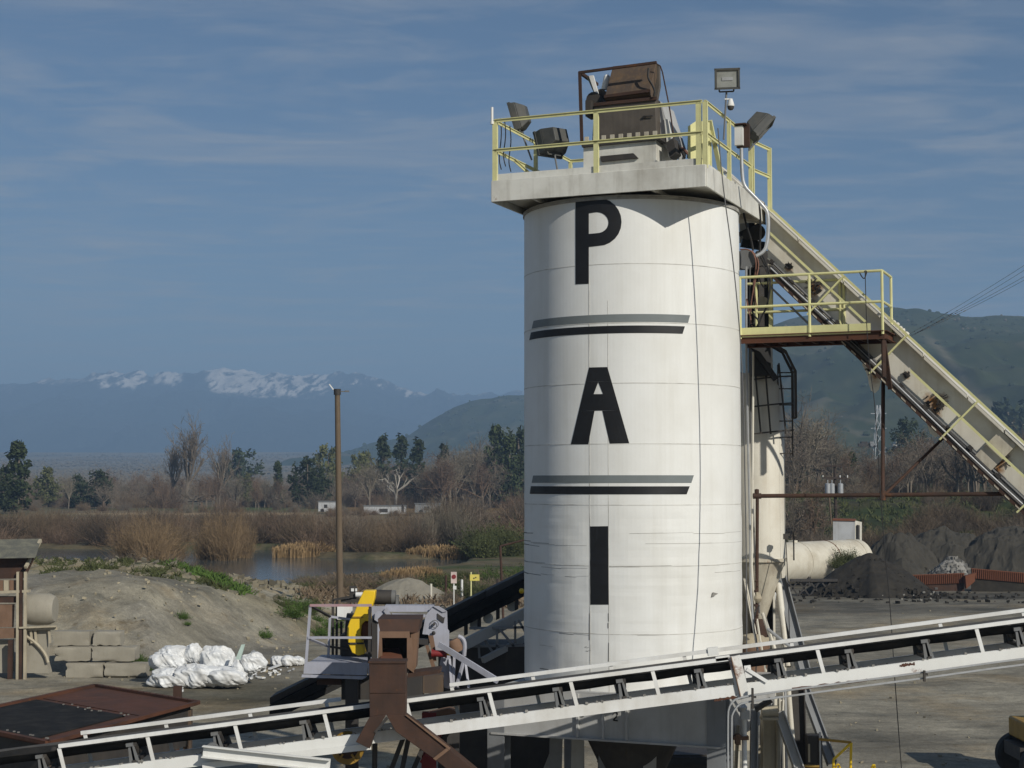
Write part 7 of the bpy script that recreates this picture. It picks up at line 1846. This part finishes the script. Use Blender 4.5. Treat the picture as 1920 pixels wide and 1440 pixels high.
pine = as_tree('pin', gen_conifer(83, lambda z: .30 * (1.08 - z) ** .6 * min(1, z * 3 + .2), 1700, .045), BARK, PINE); pine.name = 'pine_tree'
oak = as_tree('oak', gen_conifer(85, lambda z: .48 * math.sqrt(max(0, 1 - (z - .5) ** 2 * 3.4)), 1700, .055), BARK, OLV); oak.name = 'evergreen_tree'
dok = as_tree('dok', gen_conifer(87, lambda z: .45 * math.sqrt(max(0, 1 - (z - .5) ** 2 * 3.6)), 1700, .055), BARK, PINED); dok.name = 'evergreen_tree'

for pr_, px, top, Y, wd, lb in (
    (pine, 36, 832, 330, 1.25, 'dark green pine with forked top at the far left beyond the pond'), (dok, 12, 880, 330, 1.0, 'low dark evergreen at the foot of the far left pine'),
    (oak, 90, 880, 420, 1, 'small round olive tree right of the far left pine'), (dok, 147, 894, 400, 1, 'small dark evergreen above the brown thicket at left'), (dok, 185, 886, 400, 1.3, 'broad dark evergreen clump above the brown thicket at left'),
    (dok, 452, 848, 620, 1.3, 'lone dark round evergreen tree on the far flats'), (dok, 424, 866, 640, .8, 'small dark evergreen left of the lone round one'), (oak, 463, 890, 460, .7, 'small yellowish palm-like tree below the lone round evergreen'),
    (pine, 523, 868, 440, .9, 'small dark pine left of the bushy evergreen near pole'), (dok, 577, 864, 400, 1.1, 'bushy dark green tree left of the wooden pole'), (dok, 598, 880, 400, 1, 'lower bushy dark tree touching the wooden pole at left'),
    (oak, 616, 842, 470, .8, 'olive tree showing just left of the wooden pole top'), (oak, 672, 856, 480, .8, 'tan olive tree right of the wooden pole'), (oak, 690, 852, 500, .7, 'small olive tree between the pole and the cypresses'),
    (colm, 718, 820, 450, 1.15, 'leftmost of the dark columnar cypress trees'), (colm, 753, 820, 470, 1.25, 'second dark columnar tree, beside the white bare tree'), (colm, 785, 827, 430, 1.25, 'dark columnar cypress with full foliage to the ground'), (colm, 772, 872, 430, 1.2, 'short dark columnar tree against the full cypress'),
    (colm, 832, 836, 440, 1.2, 'olive columnar tree right of the full cypress'), (pine, 929, 802, 420, .9, 'tallest dark pine near the silo left edge'), (pine, 955, 822, 410, 1.0, 'dark pine between the tallest pine and the silo'), (dok, 972, 812, 420, 1.0, 'dark evergreen half hidden by the silo left edge'),
    (dok, 1890, 762, 800, 1.2, 'dark round tree on the hill spur at the right edge'), (dok, 1925, 786, 800, 1.2, 'dark tree on the hill spur cut by the right edge'), (pine, 1598, 850, 250, .9, 'small dark evergreen among bare trees above the utility pole'), (pine, 1478, 822, 300, .9, 'dark evergreen right of the dust bin among bare trees'), (dok, 1700, 790, 420, 1.2, 'dark evergreen below the hill beside the rusty post'), (dok, 1712, 832, 350, 1, 'lower dark evergreen below the hill right of rusty post')):
    put(pr_, at_px(px, Y), Y, top_h(px, top, Y), lb, None, top_h(px, top, Y) * wd * .74)
put(pop, at_px(350, 430), 430, top_h(350, 806, 430), 'tall thin bare poplar standing above the flats at left', None, None)
put(pop, at_px(322, 440), 440, top_h(322, 834, 440), 'shorter thin bare poplar left of the tallest poplar')
put(pop, at_px(412, 440), 440, top_h(412, 840, 440), 'faint bare poplar right of the tallest poplar')
put(wht, at_px(742, 400), 400, top_h(742, 866, 400) * 1.05, 'white barked bare tree in front of the cypress trees', None, top_h(742, 866, 400) * .9)
# bare woods, left distance
lbL = ['bare grey tree in the woods beyond the pond', 'bare reddish brown tree in the woods beyond the pond', 'bare pale twiggy tree in the woods beyond the pond', 'bare spreading brown tree in the woods beyond the pond']
for i in range(230):
    px = rg.uniform(-90, 985); Y = rg.uniform(385, 560)
    lo = np.interp(px, [0, 300, 560, 640, 760, 860, 985], [872, 880, 885, 862, 858, 848, 845]); top = rg.uniform(lo, lo + 34); k = rg.choice((0, 1, 1, 2, 3))
    h_ = max(top_h(px, top, Y), 3.5); put(bare[k], at_px(px, Y), Y, h_, lbL[k].replace('in the woods beyond the pond', 'in the far woods, ' + where(px)), 'bare trees in the woods beyond the pond', h_ * rg.uniform(.8, 1.2))
for px in (852, 866, 878, 892, 905, 846, 915):
    Y = rg.uniform(400, 450); put(pop if px % 2 else bare[2], at_px(px, Y), Y, top_h(px, rg.uniform(828, 850), Y), 'tall bare pale tree right of the cypresses, %s in the row' % {846: 'first', 852: 'second', 866: 'third', 878: 'fourth', 892: 'fifth', 905: 'sixth', 915: 'last'}[px], 'tall bare pale trees right of the cypresses')
# bare woods, right bank
lbR = [s.replace('in the woods beyond the pond', 'on the green bank behind the yard') for s in lbL]
for i in range(115):
    px = rg.uniform(1440, 1990); Y = rg.uniform(212, 330)
    lo = np.interp(px, [1440, 1500, 1540, 1600, 1680, 1760, 1900, 1990], [800, 775, 800, 838, 835, 800, 800, 800]); top = rg.uniform(lo, lo + 50); k = rg.choice((0, 0, 2, 3, 1))
    h_ = max(top_h(px, top, Y), 3); put(bare[k], at_px(px, Y), Y, h_, lbR[k].replace('on the green bank behind the yard', 'on the green bank, ' + where(px)), 'bare trees on the green bank', h_ * rg.uniform(.8, 1.15))
for px, top, Y, k in ((1492, 765, 230, 0), (1515, 768, 235, 2), (1532, 790, 240, 0), (1485, 900, 150, 3), (1500, 905, 155, 0), (1522, 915, 150, 1), (1540, 930, 152, 0)):
    h_ = top_h(px, top, Y); put(bare[k], at_px(px, Y), Y, h_, '%s bare tree close behind the dust bin, %s of its row' % ('tall' if Y > 200 else 'low', {1492: 'left one', 1515: 'middle one', 1532: 'right one', 1485: 'first from left', 1500: 'second from left', 1522: 'third from left', 1540: 'rightmost'}[px]), 'bare trees close behind the dust bin', h_ * .9)

def sb(name, m, matl, label): return tag(m.build(name, matl, None, sharp=None), label, 'shrub')
BU = {}
for key, nm, args, mt in (('brown', 'brown_shrub', dict(seed=3, twig=5, curve=.35, fine=.005), BROWN), ('brown2', 'brown_shrub', dict(seed=4, spread=1.0, flat=.6), BARKR), ('dark', 'dark_shrub', dict(seed=5), DKB), ('will', 'willow_shrub', dict(seed=6, flat=1.0, n=800, fine=.0036, twig=6, curve=.42), WILLOW),
                          ('pale', 'pale_shrub', dict(seed=7, flat=1.4, spread=.55, n=380, fine=.005), BARKP), ('green', 'green_shrub', dict(seed=8, leaf=4, n=300), GRB), ('weed', 'weed_clump', dict(seed=9, leaf=5, n=240, flat=.5), GRS), ('grey', 'grey_shrub', dict(seed=10, twig=5, curve=.4, fine=.005, flat=.95), BARK)):
    BU[key] = sb(nm, gen_bush(**args), mt, nm)
BU['reed'] = sb('reed_clump', gen_reed(11), REED, 'reeds'); BU['reed']['category'] = 'reeds'
def bush(key, px, Y, hgt, wid, label, group, sink=.05):
    o = put(BU[key], at_px(px, Y), Y, hgt, label, group, wid, None, sink)
    if key == 'reed': o.rotation_euler = (0, 0, rg.uniform(-.3, .3))
    return o
def zone(n, keys, px0, px1, y0, y1, h0, h1, label, group, wf=(.7, 1.2)):
    for i in range(n):
        px = rg.uniform(px0, px1); Y = rg.uniform(y0, y1); h_ = rg.uniform(h0, h1); k_ = rg.choice(keys)
        bush(k_, px, Y, h_, h_ * rg.uniform(*wf), '%s %s, %s' % (KIND[k_], label, where(px)), group)
g_ = 'brown shrubs on the far bank of the pond'
zone(48, ('brown', 'brown2', 'dark', 'brown'), -80, 250, 186, 208, 2.6, 4.6, 'shrub on the pond far bank', g_)
zone(46, ('brown', 'brown2', 'dark'), 240, 560, 184, 212, 2.6, 4.6, 'shrub on the pond far bank', g_)
zone(40, ('brown', 'brown2', 'dark', 'grey'), 560, 800, 164, 190, 3.0, 5.0, 'shrub on the pond far bank', g_)
zone(26, ('brown2', 'dark', 'grey'), 830, 1010, 180, 260, 3.5, 6.5, 'tall shrub on the far bank', 'tall dark shrubs close to the silo')
zone(34, ('brown', 'brown2', 'grey', 'pale'), -80, 990, 340, 410, 1.8, 3.4, 'shrub in the far thicket', 'shrubs in the thicket behind the far bank')
zone(40, ('brown', 'grey', 'pale', 'brown2'), -80, 600, 215, 260, 1.4, 2.8, 'low shrub on the flats', 'low shrubs on the flats')
zone(16, ('brown', 'brown2', 'grey'), 590, 850, 296, 322, 1.5, 2.4, 'low shrub before the trailers', 'low shrubs before the trailers')
zone(95, ('brown', 'grey', 'brown2', 'dark'), -80, 990, 395, 470, 3.4, 6.2, 'undergrowth in the far woods', 'undergrowth in the far woods')
for px, Y, h_, w_, lb in ((255, 150, 4.4, 3.4, 'golden willow thicket in the pond, left side of the first clump'), (290, 146, 5.0, 3.2, 'tallest golden willow thicket in the pond middle of first clump'), (322, 152, 4.2, 2.8, 'golden willow thicket at the right side of the first clump'),
                          (392, 160, 4.4, 2.6, 'golden willow thicket at the left of second pond clump'), (425, 158, 5.2, 3.0, 'golden willow thicket in the middle of second pond clump'), (456, 163, 4.6, 2.4, 'golden willow thicket at the right of second pond clump')):
    bush('will', px, Y, h_ * 1.15, w_, lb, 'golden willows in the pond', -.3 - hz(at_px(px, Y), Y) if False else 0).location.z = -.6
for px, Y, h_, w_ in ((545, 164, 1.5, 1.6), (570, 165, 1.7, 1.7), (598, 166, 1.6, 1.6), (615, 166, 1.2, 1.2), (800, 162, 1.4, 1.8), (830, 161, 1.5, 1.8), (862, 160, 1.4, 1.8), (888, 162, 1.2, 1.4)):
    bush('reed', px, Y, h_, w_, 'golden reed clump on the pond edge, %s' % ('left of the pole' if px < 640 else 'below pale willows'), 'golden reed clumps').location.z = -.6
for px, Y, h_, w_, lb in ((805, 172, 5.4, 2.6, 'pale feathery willow, left one of four beyond the reeds'), (828, 174, 6.0, 2.6, 'pale feathery willow, second of four beyond the reeds'), (850, 172, 6.4, 2.6, 'pale feathery willow, tallest of four beyond the reeds'), (872, 170, 5.0, 2.4, 'pale feathery willow, right one of four beyond the reeds')):
    bush('pale', px, Y, h_, w_, lb, 'pale willows beyond the reeds')
zone(12, ('green',), 900, 985, 150, 172, 2.2, 4.2, 'shrub beside the pond', 'green shrubs beside the pond')
for px, Y in ((745, 112), (765, 113), (785, 114), (800, 114)):
    bush('reed', px, Y, 1.15, 1.1, 'golden reed clump on the near shore behind the gravel mound', 'reeds on the near shore')
zone(40, ('grey', 'brown', 'grey', 'green'), 560, 850, 102, 112, .5, 1.3, 'low brush on the near shore', 'low brush along the near shore', (1, 1.8))
zone(26, ('green', 'weed', 'green', 'grey'), 825, 985, 92, 118, .7, 1.7, 'low brush round the signs', 'green brush around the signs', (.9, 1.5))
for px in (102, 111, 82): bush('pale', px, 118, 3.0 if px != 82 else 2.0, .9, 'thin pale sapling on the near shore at left', 'pale saplings on the near shore')
zone(16, ('grey', 'brown'), 235, 440, 106, 112, .8, 1.9, 'low brush atop the sand bank', 'bare brush on the sand bank', (1, 1.5))
g2 = 'dark brush below the green bank'
zone(46, ('dark', 'grey', 'dark', 'brown'), 1470, 1960, 142, 168, 1.6, 3.4, 'brush at the green bank foot', g2)
zone(26, ('dark', 'grey', 'brown'), 1600, 1960, 172, 205, 1.5, 3.0, 'brush on the green slope', 'brush on the slope of the green bank')
zone(34, ('dark', 'grey', 'brown'), 1450, 1960, 212, 260, 2.0, 4.0, 'undergrowth below bank trees', 'undergrowth on the bank')
zone(16, ('brown', 'dark', 'grey'), 1460, 1580, 128, 142, 1.6, 3.4, 'brush beside the tank', 'brush behind the white tank')
for px, Y, h_, w_ in ((1578, 111.2, 1.5, 1.3), (1592, 112.5, 1.2, 1.0), (1566, 110.5, 1.0, .9)):
    o = bush('green', px, Y, h_, w_, 'leafy green shrub growing over the white tank end', 'shrubs over the white tank end'); o.location.z = 1.4 if px > 1570 else 1.2
zone(18, ('weed', 'green'), 500, 650, 74, 88, .35, .9, 'weeds behind crusher railing', 'green weeds behind the crusher railing', (.9, 1.6))
for px, Y, h_ in ((345, 66.5, .45), (356, 66.2, .22), (258, 60.8, .45), (268, 60.5, .55), (276, 60.2, .45), (284, 60.0, .4), (500, 70, .5), (248, 61, .4)):
    bush('weed', px, Y, h_, h_ * 1.3, 'small green weed clump on the sand slope', 'weed clumps on the sand slope')
# ground cover nobody could count: weeds, stones
def scatter(name, n, fn, matl, kind, seed):
    r = random.Random(seed); m = MB(); c = 0; tries = 0
    while c < n and tries < n * 30:
        tries += 1; q = fn(r)
        if q is None: continue
        x_, y_, s_ = q; z_ = hz(x_, y_) if c < 4000 else 0; c += 1; p = V((x_, y_, z_))
        if kind == 'rock':
            m.box(p + V((0, 0, s_ * .2)), (s_, s_ * r.uniform(.6, 1), s_ * r.uniform(.5, 1)), V((1, r.uniform(-1, 1), r.uniform(-.5, .5))).normalized(), V((r.uniform(-.4, .4), 1, r.uniform(-.4, .4))).normalized())
        else:
            for k in range(5): rib(m, p + V((r.gauss(0, s_ * .4), r.gauss(0, s_ * .4), 0)), p + V((r.gauss(0, s_ * .6), r.gauss(0, s_ * .6), s_ * r.uniform(.6, 1.3))), s_ * .16, s_ * .04, r)
    return m.build(name, matl, None, kind='stuff', sharp=None)
def band(r):      # green strip running down the bank to the right
    f = r.random(); px = 335 + 120 * f + r.gauss(0, 10); Y = 96 - 18 * f + r.gauss(0, 2.2); return (at_px(px, Y), Y, r.uniform(.12, .38))
scatter('grass', 1300, band, GRS, 'grass', 1)
def band2(r):
    px = r.uniform(60, 430); Y = r.uniform(72, 104)
    return (at_px(px, Y), Y, r.uniform(.08, .3)) if fbm(np.array([px / 30.0]), np.array([Y / 5.0]), 3, 5)[0] > .12 else None
scatter('dry_grass', 1100, band2, GRB, 'grass', 2)
def band3(r):
    px = r.uniform(50, 570); Y = r.uniform(80, 106); return (at_px(px, Y), Y, r.uniform(.08, .5) ** 1.3)
scatter('rubble', 420, band3, ROCKT, 'rock', 3)
def wall(r):
    f = r.random(); px = 425 + 150 * f; Y = 106 - 5 * f + r.gauss(0, .5); return (at_px(px, Y), Y, r.uniform(.2, .55))
scatter('riprap', 300, wall, ROCKT, 'rock', 4)
def shoreg(r):
    px = r.uniform(560, 980); Y = r.uniform(90, 120); return (at_px(px, Y), Y, r.uniform(.15, .5))
scatter('shore_grass', 900, shoreg, BROWN, 'grass', 5)
def bankg(r):
    px = r.uniform(1450, 1960); Y = r.uniform(160, 215); return (at_px(px, Y), Y, r.uniform(.2, .6))
scatter('bank_grass', 1200, bankg, GRB, 'grass', 6)
def slopest(r):
    px = r.uniform(100, 560); Y = r.uniform(58, 74); return (at_px(px, Y), Y, r.uniform(.03, .14))
scatter('slope_stones', 220, slopest, ROCKT, 'rock', 8)
def yardst(r):
    px = r.uniform(-50, 1960); py = r.uniform(1130, 1440); q = G(px, py); return (q.x, q.y, r.uniform(.02, .09))
scatter('yard_stones', 420, yardst, ROCKT, 'rock', 9)
# scrub dotted over the hills
for ho_, n_, sz_, mt_ in ((bpy.data.objects['hill'], 1500, 2.2, PINED), (bpy.data.objects['hill'], 500, 1.6, BARKP), (bpy.data.objects['hill.001'], 500, 3.0, PINED)):
    vv = ho_.data.vertices; m = MB(); c = 0
    while c < n_:
        q = vv[rg.randrange(len(vv))].co
        dens = fbm(np.array([q.x / 120.0]), np.array([q.y / 160.0]), 3, 71)[0]
        if q.z < 15 or rg.random() > .25 + 1.6 * max(dens, 0): continue
        c += 1; p = q + V((rg.uniform(-4, 4), rg.uniform(-4, 4), 0)); s_ = sz_ * rg.uniform(.5, 1.3)
        m.lathe([(s_ * .6, -1.2), (s_, s_ * .2), (s_ * .6, s_ * .8), (0, s_)], p, 5)
    m.build('hill_scrub', mt_, None, kind='stuff', sharp=None)
# orchards on the far valley floor
rr_ = np.random.RandomState(5); N_ = 15000
Yv = np.exp(rr_.uniform(math.log(560), math.log(3600), N_)); Xv = (rr_.uniform(-150, 1450, N_) - 960) / F * Yv
Zv = height(Xv, Yv); m = MB(); ok = fbm(Xv / 160, Yv / 260, 3, 3) > -.25
vs = []; fs = []
for x_, y_, z_, k_ in zip(Xv, Yv, Zv, ok):
    if not k_: continue
    s_ = 1.6 + 2.2 * rg.random(); h_ = s_ * rg.uniform(.7, 1.3); o_ = len(vs)
    for a in range(4): t_ = a * 1.5708 + rg.random(); vs.append((x_ + s_ * math.cos(t_), y_ + s_ * math.sin(t_), z_ - .3 + h_ * rg.uniform(.2, .5)))
    vs.append((x_ + rg.uniform(-.6, .6), y_, z_ + h_)); vs.append((x_, y_, z_ - .3))
    for a in range(4): fs.append((o_ + a, o_ + (a + 1) % 4, o_ + 4)); fs.append((o_ + (a + 1) % 4, o_ + a, o_ + 5))
m.v = vs; m.f = fs
m.build('valley_orchard', leafmat('orchard_twigs', (.17, .145, .105)), None, kind='stuff', sharp=None)
